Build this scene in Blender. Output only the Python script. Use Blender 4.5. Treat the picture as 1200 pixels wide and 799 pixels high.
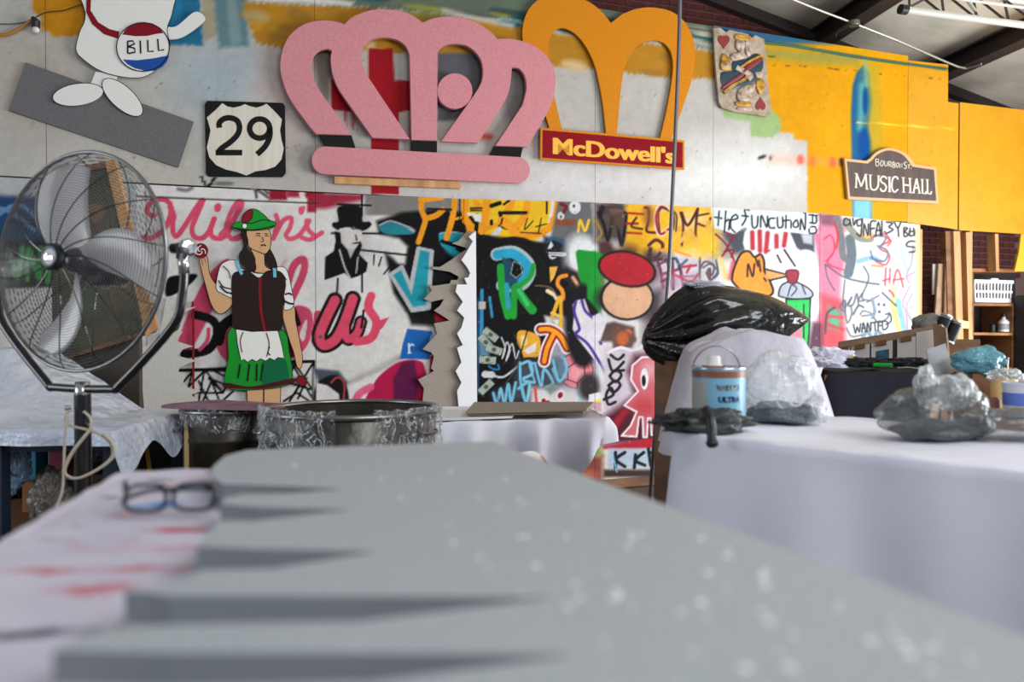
import bpy, bmesh, math, random
import numpy as np
from mathutils import Vector, Matrix, noise
from mathutils.geometry import tessellate_polygon
for o in list(bpy.data.objects): bpy.data.objects.remove(o)
S = bpy.context.scene; C = S.collection
R = math.radians
# ---------------- camera ----------------
F = 950.0; CAMZ = 1.5; PITCH = math.atan(14.5/F)
cd = bpy.data.cameras.new('camera'); cam = bpy.data.objects.new('camera', cd); C.objects.link(cam)
cam.location = (0, 0, CAMZ); cam.rotation_euler = (math.pi/2 - PITCH, 0, 0)
cd.sensor_width = 36; cd.lens = 36*F/1200; cd.clip_start = .02
cd.dof.use_dof = True; cd.dof.focus_distance = 5.2; cd.dof.aperture_fstop = 2.0
S.camera = cam
# ---------------- light ----------------
S.view_settings.view_transform = 'Standard'; S.view_settings.look = 'None'
S.view_settings.gamma = 1; S.view_settings.use_curve_mapping = False
S.view_settings.exposure = 0.22
w = bpy.data.worlds.new('sky'); S.world = w; w.use_nodes = True
w.node_tree.nodes['Background'].inputs[0].default_value = (.80, .90, 1, 1)
w.node_tree.nodes['Background'].inputs[1].default_value = .24
def area(name, loc, tgt, sx, sy, power, col=(1, 1, 1)):
    l = bpy.data.lights.new(name, 'AREA'); l.shape = 'RECTANGLE'; l.size = sx; l.size_y = sy; l.energy = power; l.color = col
    o = bpy.data.objects.new(name, l); C.objects.link(o); o.location = loc
    o.rotation_euler = (Vector(tgt)-Vector(loc)).to_track_quat('-Z', 'Y').to_euler(); return o
area('doorway_daylight', (7.3, 4.6, 1.5), (0, 5.2, 1.4), 5.0, 2.7, 540, (.97, .98, 1))
area('added_overhead_fill', (3.4, -1.8, 4.3), (.6, 2.2, 1.0), 4.0, 1.8, 190, (.93, .97, 1))  # unseen overhead area light, added to brighten upward-facing surfaces
area('left_area_light', (-5.2, 1.6, 2.0), (-1.4, 3, 1.2), 2.4, 1.6, 45, (.88, .94, 1))  # weak cool area light from the left; no window modelled
# ---------------- geometry helpers ----------------
cp, sp = math.cos(PITCH), math.sin(PITCH)
def ray(px, py):
    x = (px-600)/F; y = -(py-399.5)/F
    return Vector((x, cp + y*sp, -sp + y*cp))
def at(px, py, Y):
    r = ray(px, py); return Vector((0, 0, CAMZ)) + r*(Y/r.y)
def atz(px, py, z):
    r = ray(px, py); return Vector((0, 0, CAMZ)) + r*((z-CAMZ)/r.z)
D = 6.8; TA = .38; A = math.atan(TA)
ES = Vector((math.cos(A), math.sin(A), 0)); NN = Vector((math.sin(A), -math.cos(A), 0)); O0 = Vector((0, D, 0))
def sz(px, py, off=0):
    r = ray(px, py); c = Vector((0, 0, CAMZ)); o = O0 + NN*off
    t = (o-c).dot(NN)/r.dot(NN); p = c + r*t - O0
    return p.dot(ES), p.z
def wp(s, z, off=0): return O0 + ES*s + NN*off + Vector((0, 0, z))
def wpx(px, py, off=0): return wp(*sz(px, py, off), off)
def proj_wall(s, z, off=0):      # numpy (s,z) -> pixel
    x = O0.x + ES.x*s + NN.x*off; y = O0.y + ES.y*s + NN.y*off; zz = z - CAMZ
    d = y*cp - zz*sp; v = y*sp + zz*cp
    return 600 + F*x/d, 399.5 - F*v/d
def lin(c):
    c = np.asarray(c, dtype=float)/255.; return np.where(c <= .04045, c/12.92, ((c+.055)/1.055)**2.4)
WL = {}; ROT = {}; WALLMODE = [False]
def face_wall(o):
    """turn an object's own axes to run along the back wall, keeping its shape where it is"""
    if o.data: o.data.transform(Matrix.Rotation(-A, 4, 'Z'))
    o.rotation_euler = (0, 0, A); ROT[o.name] = A; return o
def obj(name, bm, m, parent=None, base=True, smooth=False):
    """bm in world coordinates -> one mesh object"""
    if isinstance(bm, bmesh.types.BMesh):
        bmesh.ops.recalc_face_normals(bm, faces=bm.faces)
        me = bpy.data.meshes.new(name); bm.to_mesh(me); bm.free()
    else: me = bm
    if smooth:
        for p in me.polygons: p.use_smooth = True
    o = bpy.data.objects.new(name, me); C.objects.link(o)
    if m: me.materials.append(m)
    if parent is not None:
        off = WL[parent.name]; me.transform(Matrix.Translation(-off)); o.parent = parent; WL[o.name] = off
        if parent.name in ROT: me.transform(Matrix.Rotation(-ROT[parent.name], 4, 'Z')); ROT[o.name] = ROT[parent.name]
    else:
        n = len(me.vertices); a = np.empty(n*3); me.vertices.foreach_get('co', a); a = a.reshape(-1, 3)
        lo, hi = a.min(0), a.max(0); off = Vector(((lo[0]+hi[0])/2, (lo[1]+hi[1])/2, lo[2]))
        me.transform(Matrix.Translation(-off)); o.location = off; WL[o.name] = off
        if WALLMODE[0]: face_wall(o)
    return o
def thing(name, label, cat, loc, group=None):
    o = bpy.data.objects.new(name, None); C.objects.link(o); o.location = loc; o.empty_display_size = .1
    o['label'] = label; o['category'] = cat
    if group: o['group'] = group
    WL[o.name] = Vector(loc); return o
def tag(o, label, cat, group=None):
    o['label'] = label; o['category'] = cat
    if group: o['group'] = group
    return o
def struct(name, bm, m, parent=None, smooth=False):
    o = obj(name, bm, m, parent, smooth=smooth)
    if parent is None: o['kind'] = 'structure'
    return o
def B(): return bmesh.new()
def box(bm, lo, hi, rot=None):
    lo, hi = Vector(lo), Vector(hi); c = (lo+hi)/2
    vs = bmesh.ops.create_cube(bm, size=1)['verts']
    for v in vs:
        v.co = Vector((v.co.x*(hi.x-lo.x), v.co.y*(hi.y-lo.y), v.co.z*(hi.z-lo.z)))
        if rot: v.co = rot @ v.co
        v.co += c
    return bm
def bevel(bm, w=.004, seg=2):
    bmesh.ops.bevel(bm, geom=list(bm.edges), offset=w, segments=seg, affect='EDGES', profile=.5); return bm
def beam(bm, a, b, wx, wz, up=Vector((0, 0, 1))):
    a, b = Vector(a), Vector(b); d = (b-a).normalized(); x = d.cross(up)
    if x.length < 1e-4: x = Vector((1, 0, 0))
    x.normalize(); z = x.cross(d)
    vs = [bm.verts.new(p + x*i*wx/2 + z*j*wz/2) for p in (a, b) for i, j in ((-1, -1), (1, -1), (1, 1), (-1, 1))]
    for f in ((0, 1, 2, 3), (7, 6, 5, 4), (0, 4, 5, 1), (1, 5, 6, 2), (2, 6, 7, 3), (3, 7, 4, 0)): bm.faces.new([vs[i] for i in f])
    return bm
def catm(pts, n=6, closed=False):
    pts = [Vector(p) for p in pts]; out = []; N = len(pts)
    rng = range(N if closed else N-1)
    for i in rng:
        if closed: p0, p1, p2, p3 = pts[i-1], pts[i], pts[(i+1) % N], pts[(i+2) % N]
        else: p0, p1, p2, p3 = pts[max(i-1, 0)], pts[i], pts[i+1], pts[min(i+2, N-1)]
        for k in range(n):
            t = k/n; out.append(.5*((2*p1)+(p2-p0)*t+(2*p0-5*p1+4*p2-p3)*t*t+(3*p1-p0-3*p2+p3)*t**3))
    if not closed: out.append(pts[-1])
    return out
def tube(bm, pts, r, seg=8, closed=False, cap=True):
    pts = [Vector(p) for p in pts]; N = len(pts); rings = []; prev = None
    for i, p in enumerate(pts):
        if closed: d = pts[(i+1) % N]-pts[i-1]
        else: d = pts[min(i+1, N-1)]-pts[max(i-1, 0)]
        d.normalize()
        if prev is None: x = d.orthogonal().normalized()
        else:
            x = prev - d*prev.dot(d)
            x = x.normalized() if x.length > 1e-6 else d.orthogonal().normalized()
        prev = x; y = d.cross(x); rr = r[i] if isinstance(r, (list, tuple)) else r
        rings.append([bm.verts.new(p + (x*math.cos(2*math.pi*k/seg)+y*math.sin(2*math.pi*k/seg))*rr) for k in range(seg)])
    for i in range(N if closed else N-1):
        a, b = rings[i], rings[(i+1) % N]
        for k in range(seg): bm.faces.new((a[k], a[(k+1) % seg], b[(k+1) % seg], b[k]))
    if cap and not closed: bm.faces.new(rings[0][::-1]); bm.faces.new(rings[-1])
    return bm
def lathe(bm, prof, seg=32, M=Matrix(), wob=None):
    rings = []
    for j, (r, z) in enumerate(prof):
        rings.append([bm.verts.new(M @ Vector((r*math.cos(2*math.pi*k/seg)*(1+(wob(k, j) if wob else 0)), r*math.sin(2*math.pi*k/seg)*(1+(wob(k, j) if wob else 0)), z))) for k in range(seg)] if r > 1e-6 else [bm.verts.new(M @ Vector((0, 0, z)))])
    for a, b in zip(rings, rings[1:]):
        for k in range(seg):
            k2 = (k+1) % seg
            if len(a) == 1 and len(b) == 1: continue
            if len(a) == 1: bm.faces.new((a[0], b[k], b[k2]))
            elif len(b) == 1: bm.faces.new((a[k], a[k2], b[0]))
            else: bm.faces.new((a[k], a[k2], b[k2], b[k]))
    return bm
def frame(loc, zdir, xdir=Vector((1, 0, 0))):
    z = Vector(zdir).normalized(); y = z.cross(Vector(xdir)).normalized(); x = y.cross(z)
    m = Matrix((x, y, z)).transposed().to_4x4(); m.translation = Vector(loc); return m
def area2(p): return sum(p[i-1][0]*p[i][1]-p[i][0]*p[i-1][1] for i in range(len(p)))/2
def prism2(bm, loops, fn, a, b):
    """loops of 2D points (first outer, rest holes); fn(u,v,d)->world; depth from a (back) to b (front)"""
    if abs(area2(loops[0])) < 1e-12: return bm
    tris = tessellate_polygon([[Vector((p[0], p[1], 0)) for p in l] for l in loops])
    flat = [p for l in loops for p in l]
    fr = [bm.verts.new(fn(p[0], p[1], b)) for p in flat]; bk = [bm.verts.new(fn(p[0], p[1], a)) for p in flat]
    for t in tris:
        try: bm.faces.new([fr[i] for i in t]); bm.faces.new([bk[i] for i in reversed(t)])
        except ValueError: pass
    k = 0
    for l in loops:
        n = len(l)
        for i in range(n):
            j = (i+1) % n
            try: bm.faces.new((fr[k+i], fr[k+j], bk[k+j], bk[k+i]))
            except ValueError: pass
        k += n
    return bm
class RGY:
    def __init__(s, x, y, k, ky): s.x, s.y, s.k, s.ky = x, y, k, ky
    def __call__(s, pts): return [(s.x+a/s.k, s.y+b/s.ky) for a, b in pts]
class RG:            # a zoomed region of the photo: region pixels -> photo pixels
    def __init__(s, x, y, k): s.x, s.y, s.k = x, y, k
    def __call__(s, pts): return [(s.x+a/s.k, s.y+b/s.k) for a, b in pts]
ID = RG(0, 0, 1)
def cs(pts, n=5, closed=True): return [(v.x, v.y) for v in catm([(a, b, 0) for a, b in pts], n, closed)]
def wslab(bm, pts, a, b, holes=(), rg=ID, smooth=False):
    """flat board on the wall: outline in photo pixels, set a..b metres in front of the wall plane"""
    L = [rg(pts)]+[rg(h) for h in holes]
    if smooth: L = [cs(l) for l in L]
    L = [[sz(x, y, b) for x, y in l] for l in L]
    return prism2(bm, L, lambda u, v, d: wp(u, v, d), a, b)
def ell(cx, cy, rx, ry, rot=0, n=28):
    c, s = math.cos(R(rot)), math.sin(R(rot))
    return [(cx+rx*math.cos(t)*c-ry*math.sin(t)*s, cy+rx*math.cos(t)*s+ry*math.sin(t)*c) for t in [2*math.pi*i/n for i in range(n)]]
def ribbon(pts, w, closed=False):
    """2D thick line as closed polygon(s)"""
    out = []; n = len(pts)
    L = []; Rr = []
    for i in range(n):
        p0 = pts[i-1] if (i or closed) else pts[i]; p1 = pts[(i+1) % n] if (i < n-1 or closed) else pts[i]
        dx, dy = p1[0]-p0[0], p1[1]-p0[1]; l = math.hypot(dx, dy) or 1; nx, ny = -dy/l*w/2, dx/l*w/2
        L.append((pts[i][0]+nx, pts[i][1]+ny)); Rr.append((pts[i][0]-nx, pts[i][1]-ny))
    return L, Rr
def wline(bm, pts, w, a, b, rg=ID, closed=False, smooth=True):
    """painted line on a wall object, as a thin raised strip"""
    P = rg(pts); w = w/rg.k
    if smooth and len(P) > 2: P = cs(P, 5, closed)
    L, Rr = ribbon(P, w, closed); n = len(P)
    fl = [bm.verts.new(wp(*sz(*p, b), b)) for p in L]; fr = [bm.verts.new(wp(*sz(*p, b), b)) for p in Rr]
    bl = [bm.verts.new(wp(*sz(*p, b), a)) for p in L]; br = [bm.verts.new(wp(*sz(*p, b), a)) for p in Rr]
    for i in range(n if closed else n-1):
        j = (i+1) % n
        bm.faces.new((fl[i], fl[j], fr[j], fr[i])); bm.faces.new((fl[i], bl[i], bl[j], fl[j])); bm.faces.new((fr[i], fr[j], br[j], br[i]))
    return bm
def nz(p, s=1.0, seed=0): return noise.noise(Vector(p)*s + Vector((seed*7.3, seed*3.1, seed*1.7)))
def offset_poly(P, d):
    n = len(P); out = []
    sg = 1 if area2([(p[0], p[1]) for p in P]) > 0 else -1
    for i in range(n):
        a, b = P[i-1], P[(i+1) % n]; dx, dy = b[0]-a[0], b[1]-a[1]; l = math.hypot(dx, dy) or 1
        out.append((P[i][0]+sg*dy/l*d, P[i][1]-sg*dx/l*d))
    return out
def rpoly(corners, r=.03, per=.03):
    """rounded polygon resampled evenly"""
    pts = []; n = len(corners)
    for i in range(n):
        p = Vector(corners[i]).to_2d() if len(corners[i]) > 2 else Vector(corners[i]); a = Vector(corners[i-1][:2]); b = Vector(corners[(i+1) % n][:2]); p = Vector(corners[i][:2])
        u = (a-p).normalized()*r; v = (b-p).normalized()*r
        for k in range(5):
            t = k/4; pts.append(((1-t)**2*(p+u)+2*t*(1-t)*p+t*t*(p+v)))
    out = []
    for i in range(len(pts)):
        a, b = pts[i], pts[(i+1) % len(pts)]; m = max(1, int((b-a).length/per))
        for k in range(m): q = a+(b-a)*k/m; out.append((q.x, q.y))
    return out
def drape(bm, corners, ztop, prof, fold=.03, ff=9, seed=1, top_noise=.004, r=.03, per=.03, hem=.02, top_fn=None, hemf=None, fpow=.8):
    """cloth over a flat shape: prof = [(drop, flare), ...] below the edge"""
    P = rpoly(corners, r, per); n = len(P); cx = sum(p[0] for p in P)/n; cy = sum(p[1] for p in P)/n
    L = [0]
    for i in range(1, n): L.append(L[-1]+math.hypot(P[i][0]-P[i-1][0], P[i][1]-P[i-1][1]))
    rings = []; tf = top_fn or (lambda x, y: 0)
    c0 = bm.verts.new((cx, cy, ztop+tf(cx, cy)))
    for s in [.1*i for i in range(1, 10)]+[.96, .99]:
        rg = []
        for x, y in P:
            X = cx+(x-cx)*s; Y = cy+(y-cy)*s
            rg.append(bm.verts.new((X, Y, ztop+tf(X, Y)+top_noise*(nz((X, Y, 0), 5, seed)+.6*nz((X, Y, 0), 14, seed)))))
        rings.append(rg)
    mx = prof[-1][0]; steps = []
    for (d0, f0), (d1, f1) in zip([(0, .003)]+list(prof), prof):
        m = max(1, int((d1-d0)/.05))
        for k in range(m): t = (k+1)/m; steps.append((d0+(d1-d0)*t, f0+(f1-f0)*t))
    for d, fl in [(0, .002), (.006, .008)]+steps:
        rg = []; k = min(1, d/max(mx, .01)); amp = fold*(k**fpow)
        for i, (x, y) in enumerate(P):
            w = math.sin(L[i]*ff+3*nz((L[i], 0, seed), 1.3, seed)*3)+.5*math.sin(L[i]*ff*2.3+2*nz((L[i], 2, d), 1.5, seed))
            q = offset_poly_pt(P, i, fl+amp*(w+.6))
            rg.append(bm.verts.new((q[0], q[1], ztop+tf(x, y)-d*(hemf(x, y) if hemf else 1)+.006+(hem*nz((L[i], 5, 0), 3, seed) if d >= mx-1e-6 else 0)+.006*nz((x, y, d), 12, seed))))
        rings.append(rg)
    for k in range(n): bm.faces.new((c0, rings[0][k], rings[0][(k+1) % n]))
    for a, b in zip(rings, rings[1:]):
        for k in range(n): bm.faces.new((a[k], b[k], b[(k+1) % n], a[(k+1) % n]))
    return bm
def offset_poly_pt(P, i, d):
    n = len(P); a, b = P[i-2], P[(i+2) % n]; dx, dy = b[0]-a[0], b[1]-a[1]; l = math.hypot(dx, dy) or 1
    sg = -1 if area2(P) < 0 else 1
    return (P[i][0]+sg*dy/l*d, P[i][1]-sg*dx/l*d)
def blob(bm, c, rad, amp=.15, sc=3, seed=1, sub=5, crump=.0, flat=None, shape=None):
    vs = bmesh.ops.create_icosphere(bm, subdivisions=sub, radius=1)['verts']; c = Vector(c)
    for v in vs:
        d = v.co.normalized(); k = 1+amp*nz(d, sc, seed)
        if crump:
            e = abs(nz(d, sc*2.2, seed+3)); e2 = abs(nz(d, sc*5, seed+5))
            k += crump*(-.9*(1-min(1, e*5))-.45*(1-min(1, e2*5)))
        p = Vector((d.x*rad[0], d.y*rad[1], d.z*rad[2]))*k
        if shape: p = shape(p)
        v.co = c+p
        if flat is not None and v.co.z < flat: v.co.z = flat+(v.co.z-flat)*.02
    return bm
# ---------------- materials ----------------
def mat(name, rgb, rough=.6, metal=0, spec=.5, bump=None, var=None, coat=0, trans=None, sheen=0, em=None):
    if name.startswith('painted'): spec = .12
    m = bpy.data.materials.new(name); m.use_nodes = True; nt = m.node_tree; b = nt.nodes['Principled BSDF']
    c = list(lin(rgb))+[1]; b.inputs['Base Color'].default_value = c
    b.inputs['Roughness'].default_value = rough; b.inputs['Metallic'].default_value = metal
    b.inputs['Specular IOR Level'].default_value = spec; b.inputs['Coat Weight'].default_value = coat
    tc = nt.nodes.new('ShaderNodeTexCoord')
    if var:
        n = nt.nodes.new('ShaderNodeTexNoise'); n.inputs['Scale'].default_value = var[0]; n.inputs['Detail'].default_value = 6
        r = nt.nodes.new('ShaderNodeValToRGB'); r.color_ramp.elements[0].position = .35; r.color_ramp.elements[1].position = .68
        c2 = list(lin(var[1]))+[1]; r.color_ramp.elements[0].color = c; r.color_ramp.elements[1].color = c2
        mp = nt.nodes.new('ShaderNodeMapping'); mp.inputs['Scale'].default_value = var[2] if len(var) > 2 else (1, 1, 1)
        nt.links.new(tc.outputs['Object'], mp.inputs[0]); nt.links.new(mp.outputs[0], n.inputs['Vector'])
        nt.links.new(n.outputs['Fac'], r.inputs[0]); nt.links.new(r.outputs[0], b.inputs['Base Color'])
    if bump:
        n = nt.nodes.new('ShaderNodeTexNoise'); n.inputs['Scale'].default_value = bump[0]; n.inputs['Detail'].default_value = 4
        bn = nt.nodes.new('ShaderNodeBump'); bn.inputs['Strength'].default_value = bump[1]; bn.inputs['Distance'].default_value = bump[2] if len(bump) > 2 else .01
        nt.links.new(tc.outputs['Object'], n.inputs['Vector']); nt.links.new(n.outputs['Fac'], bn.inputs['Height']); nt.links.new(bn.outputs[0], b.inputs['Normal'])
    if trans is not None:      # thin plastic film: part see-through, part glossy
        tr = nt.nodes.new('ShaderNodeBsdfTransparent'); mx = nt.nodes.new('ShaderNodeMixShader'); fr = nt.nodes.new('ShaderNodeLayerWeight'); fr.inputs[0].default_value = .35
        mt = nt.nodes.new('ShaderNodeMath'); mt.operation = 'MULTIPLY_ADD'; mt.inputs[1].default_value = .6; mt.inputs[2].default_value = trans
        mt.use_clamp = True
        nt.links.new(fr.outputs['Facing'], mt.inputs[0]); nt.links.new(mt.outputs[0], mx.inputs[0]); nt.links.new(tr.outputs[0], mx.inputs[1]); nt.links.new(b.outputs[0], mx.inputs[2])
        nt.links.new(mx.outputs[0], nt.nodes['Material Output'].inputs[0])
    return m
def crinkle(m, scale, lo, hi, amt):
    """folds of a thin film catch more light: ridges of a noise make the film denser"""
    nt = m.node_tree; mx = [n for n in nt.nodes if n.type == 'MIX_SHADER'][0]; old = mx.inputs[0].links[0].from_socket
    tc = nt.nodes.new('ShaderNodeTexCoord'); mp = nt.nodes.new('ShaderNodeMapping'); mp.inputs['Scale'].default_value = (1, 1, .45); mp.inputs['Rotation'].default_value = (.5, .7, 0)
    n = nt.nodes.new('ShaderNodeTexNoise'); n.inputs['Scale'].default_value = scale; n.inputs['Detail'].default_value = 3; n.inputs['Distortion'].default_value = 1.5
    s1 = nt.nodes.new('ShaderNodeMath'); s1.operation = 'SUBTRACT'; s1.inputs[1].default_value = .5; s2 = nt.nodes.new('ShaderNodeMath'); s2.operation = 'ABSOLUTE'
    r = nt.nodes.new('ShaderNodeMapRange'); r.inputs[1].default_value = hi; r.inputs[2].default_value = lo; r.inputs[4].default_value = amt
    ad = nt.nodes.new('ShaderNodeMath'); ad.operation = 'ADD'; ad.use_clamp = True
    nt.links.new(tc.outputs['Object'], mp.inputs[0]); nt.links.new(mp.outputs[0], n.inputs['Vector']); nt.links.new(n.outputs['Fac'], s1.inputs[0]); nt.links.new(s1.outputs[0], s2.inputs[0]); nt.links.new(s2.outputs[0], r.inputs[0])
    nt.links.new(r.outputs[0], ad.inputs[0]); nt.links.new(old, ad.inputs[1]); nt.links.new(ad.outputs[0], mx.inputs[0]); return m
def paintmat(name, rough=.6, spec=.1, bs=60, bstr=.15):
    m = bpy.data.materials.new(name); m.use_nodes = True; nt = m.node_tree; b = nt.nodes['Principled BSDF']
    a = nt.nodes.new('ShaderNodeVertexColor'); a.layer_name = 'paint'
    nt.links.new(a.outputs[0], b.inputs['Base Color']); b.inputs['Roughness'].default_value = rough; b.inputs['Specular IOR Level'].default_value = spec
    n = nt.nodes.new('ShaderNodeTexNoise'); n.inputs['Scale'].default_value = bs; bn = nt.nodes.new('ShaderNodeBump'); bn.inputs['Strength'].default_value = bstr; bn.inputs['Distance'].default_value = .004
    tc = nt.nodes.new('ShaderNodeTexCoord'); nt.links.new(tc.outputs['Object'], n.inputs['Vector']); nt.links.new(n.outputs['Fac'], bn.inputs['Height']); nt.links.new(bn.outputs[0], b.inputs['Normal'])
    return m
M_upper = paintmat('rolled_wall_paint', .65, .1); M_graf = paintmat('spray_paint', .6, .1)
M_pink = mat('pink_paint', (206, 138, 145), .6, spec=.15, var=(60, (196, 127, 135)))
M_black = mat('black_paint', (9, 9, 11), .5, spec=.15); M_white = mat('white_paint', (225, 223, 218), .55)
M_gold = mat('golden_paint', (206, 130, 18), .55, spec=.15, var=(50, (196, 120, 14))); M_signred = mat('sign_red', (132, 8, 24), .5, spec=.1)
M_ylet = mat('yellow_lettering', (240, 176, 50), .5)
M_gray = mat('grey_board', (104, 102, 104), .7, var=(80, (92, 91, 94)))
M_wood = mat('pine_wood', (214, 162, 106), .65, var=(9, (168, 122, 78), (1, 1, .15)))
M_oldwood = mat('old_wood', (140, 96, 58), .7, var=(10, (92, 60, 36), (.2, .2, 1)))
M_brick = mat('dark_red_brick', (104, 44, 40), .85, var=(9, (66, 28, 28)), bump=(60, .5, .004))
M_mortar = mat('mortar', (116, 92, 88), .9, bump=(90, .4, .004))
M_chrome = mat('chrome', (215, 215, 218), .18, 1); M_steel = mat('brushed_steel', (150, 150, 152), .32, 1)
M_blkmet = mat('black_enamel', (10, 10, 12), .22, 0, .6, coat=.6)
M_dark = mat('dark_plastic', (24, 24, 27), .4)
M_cloth = mat('white_cloth', (240, 240, 250), .85, bump=(160, .12, .003), var=(2.2, (226, 226, 242)))
M_blkcloth = mat('black_cloth', (26, 28, 36), .9, bump=(200, .2, .002), var=(4, (40, 42, 52)))
M_card = mat('cardboard', (158, 130, 104), .8, var=(12, (138, 110, 86)))
M_skin = mat('painted_skin_tone', (206, 160, 118), .6); M_hair = mat('painted_dark_brown', (38, 27, 25), .6)
M_green = mat('painted_green', (22, 140, 42), .5); M_dgreen = mat('painted_dark_green', (14, 98, 62), .5)
M_dred = mat('painted_dark_red', (126, 18, 32), .5); M_lblue = mat('painted_light_blue', (110, 180, 212), .5)
M_blue = mat('painted_blue', (30, 76, 152), .5)
# ---------------- paint canvas (paint on the walls, in wall surface coordinates) ----------------
class Canvas:
    K = 2
    def __init__(s, x0, y0, x1, y1, base):
        s.x0, s.y0 = x0, y0; s.W = int((x1-x0)*s.K); s.H = int((y1-y0)*s.K)
        s.a = np.empty((s.H, s.W, 3), np.float32); s.a[:] = np.array(base)/255.; s.rg = ID
    def bb(s, pts, m):
        xs = [p[0] for p in pts]; ys = [p[1] for p in pts]
        i0 = max(0, int((min(xs)-m-s.x0)*s.K)); i1 = min(s.W, int((max(xs)+m-s.x0)*s.K)+2)
        j0 = max(0, int((min(ys)-m-s.y0)*s.K)); j1 = min(s.H, int((max(ys)+m-s.y0)*s.K)+2)
        if i1 <= i0 or j1 <= j0: return None
        Y, X = np.mgrid[j0:j1, i0:i1].astype(np.float32); return i0, i1, j0, j1, X/s.K+s.x0, Y/s.K+s.y0
    def comp(s, b, al, col):
        i0, i1, j0, j1 = b[:4]; al = np.clip(al, 0, 1)[..., None]
        s.a[j0:j1, i0:i1] = s.a[j0:j1, i0:i1]*(1-al)+np.array(col, np.float32)/255.*al
    def dist(s, P, X, Y, closed=False):
        d = np.full(X.shape, 1e9, np.float32); n = len(P)
        for i in range(n if closed else n-1):
            x0, y0 = P[i]; x1, y1 = P[(i+1) % n]; dx, dy = x1-x0, y1-y0; l = dx*dx+dy*dy+1e-9
            t = np.clip(((X-x0)*dx+(Y-y0)*dy)/l, 0, 1); d = np.minimum(d, (X-x0-t*dx)**2+(Y-y0-t*dy)**2)
        return np.sqrt(d)
    def st(s, pts, w, col, soft=.8, a=1, smooth=True, closed=False):
        P = s.rg(pts); w = w/s.rg.k
        if smooth and len(P) > 2: P = cs(P, 5, closed); 
        b = s.bb(P, w/2+soft+1)
        if b is None: return
        d = s.dist(P, b[4], b[5], closed); s.comp(b, a*((w/2-d)/soft+.5), col)
    def po(s, pts, col, soft=.8, a=1, smooth=False, line=None, rough=0):
        P = s.rg(pts)
        if smooth: P = cs(P, 5)
        b = s.bb(P, soft*2+2+rough)
        if b is None: return
        X, Y = b[4], b[5]; ins = np.zeros(X.shape, bool); n = len(P)
        for i in range(n):
            x0, y0 = P[i-1]; x1, y1 = P[i]
            if y0 == y1: continue
            c = ((y0 > Y) != (y1 > Y)) & (X < (x1-x0)*(Y-y0)/(y1-y0)+x0); ins ^= c
        d = s.dist(P, X, Y, True); sd = np.where(ins, d, -d)
        if rough:
            sd = sd + rough*(np.sin(X*1.9+Y*.7)*np.sin(X*.53-Y*1.3)+.6*np.sin(X*.31)*np.sin(Y*3.1+X*.2))
        s.comp(b, a*(sd/soft+.5), col)
        if line: s.st(pts, line[0], line[1], closed=True, smooth=smooth, soft=.7)
    def el(s, cx, cy, rx, ry, col, rot=0, **k): s.po(ell(cx, cy, rx, ry, rot, 24), col, **k)
    def rect(s, x0, y0, x1, y1, col, **k): s.po([(x0, y0), (x1, y0), (x1, y1), (x0, y1)], col, **k)
    def grain(s, amt, seed=0):
        r = np.random.RandomState(seed); g = 0
        for sc in (3, 12, 50):
            h, w = s.H//sc+2, s.W//sc+2; n = r.rand(h, w).astype(np.float32)-.5
            yi = np.arange(s.H)/sc; xi = np.arange(s.W)/sc; y0 = yi.astype(int); x0 = xi.astype(int); fy = (yi-y0)[:, None]; fx = (xi-x0)[None]
            g = g+(n[y0][:, x0]*(1-fy)*(1-fx)+n[y0+1][:, x0]*fy*(1-fx)+n[y0][:, x0+1]*(1-fy)*fx+n[y0+1][:, x0+1]*fy*fx)
        s.a = np.clip(s.a*(1+amt*g[..., None]), 0, 1)
    def text(s, strokes, w, col, **k):
        for p in strokes: s.st(p, w, col, **k)
    def sample(s, px, py):
        x = np.clip((px-s.x0)*s.K, 0, s.W-1.01); y = np.clip((py-s.y0)*s.K, 0, s.H-1.01)
        i = x.astype(int); j = y.astype(int); fx = (x-i)[:, None]; fy = (y-j)[:, None]
        v = s.a[j, i]*(1-fx)*(1-fy)+s.a[j, i+1]*fx*(1-fy)+s.a[j+1, i]*(1-fx)*fy+s.a[j+1, i+1]*fx*fy
        return np.where(v <= .04045, v/12.92, ((v+.055)/1.055)**2.4)
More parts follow.
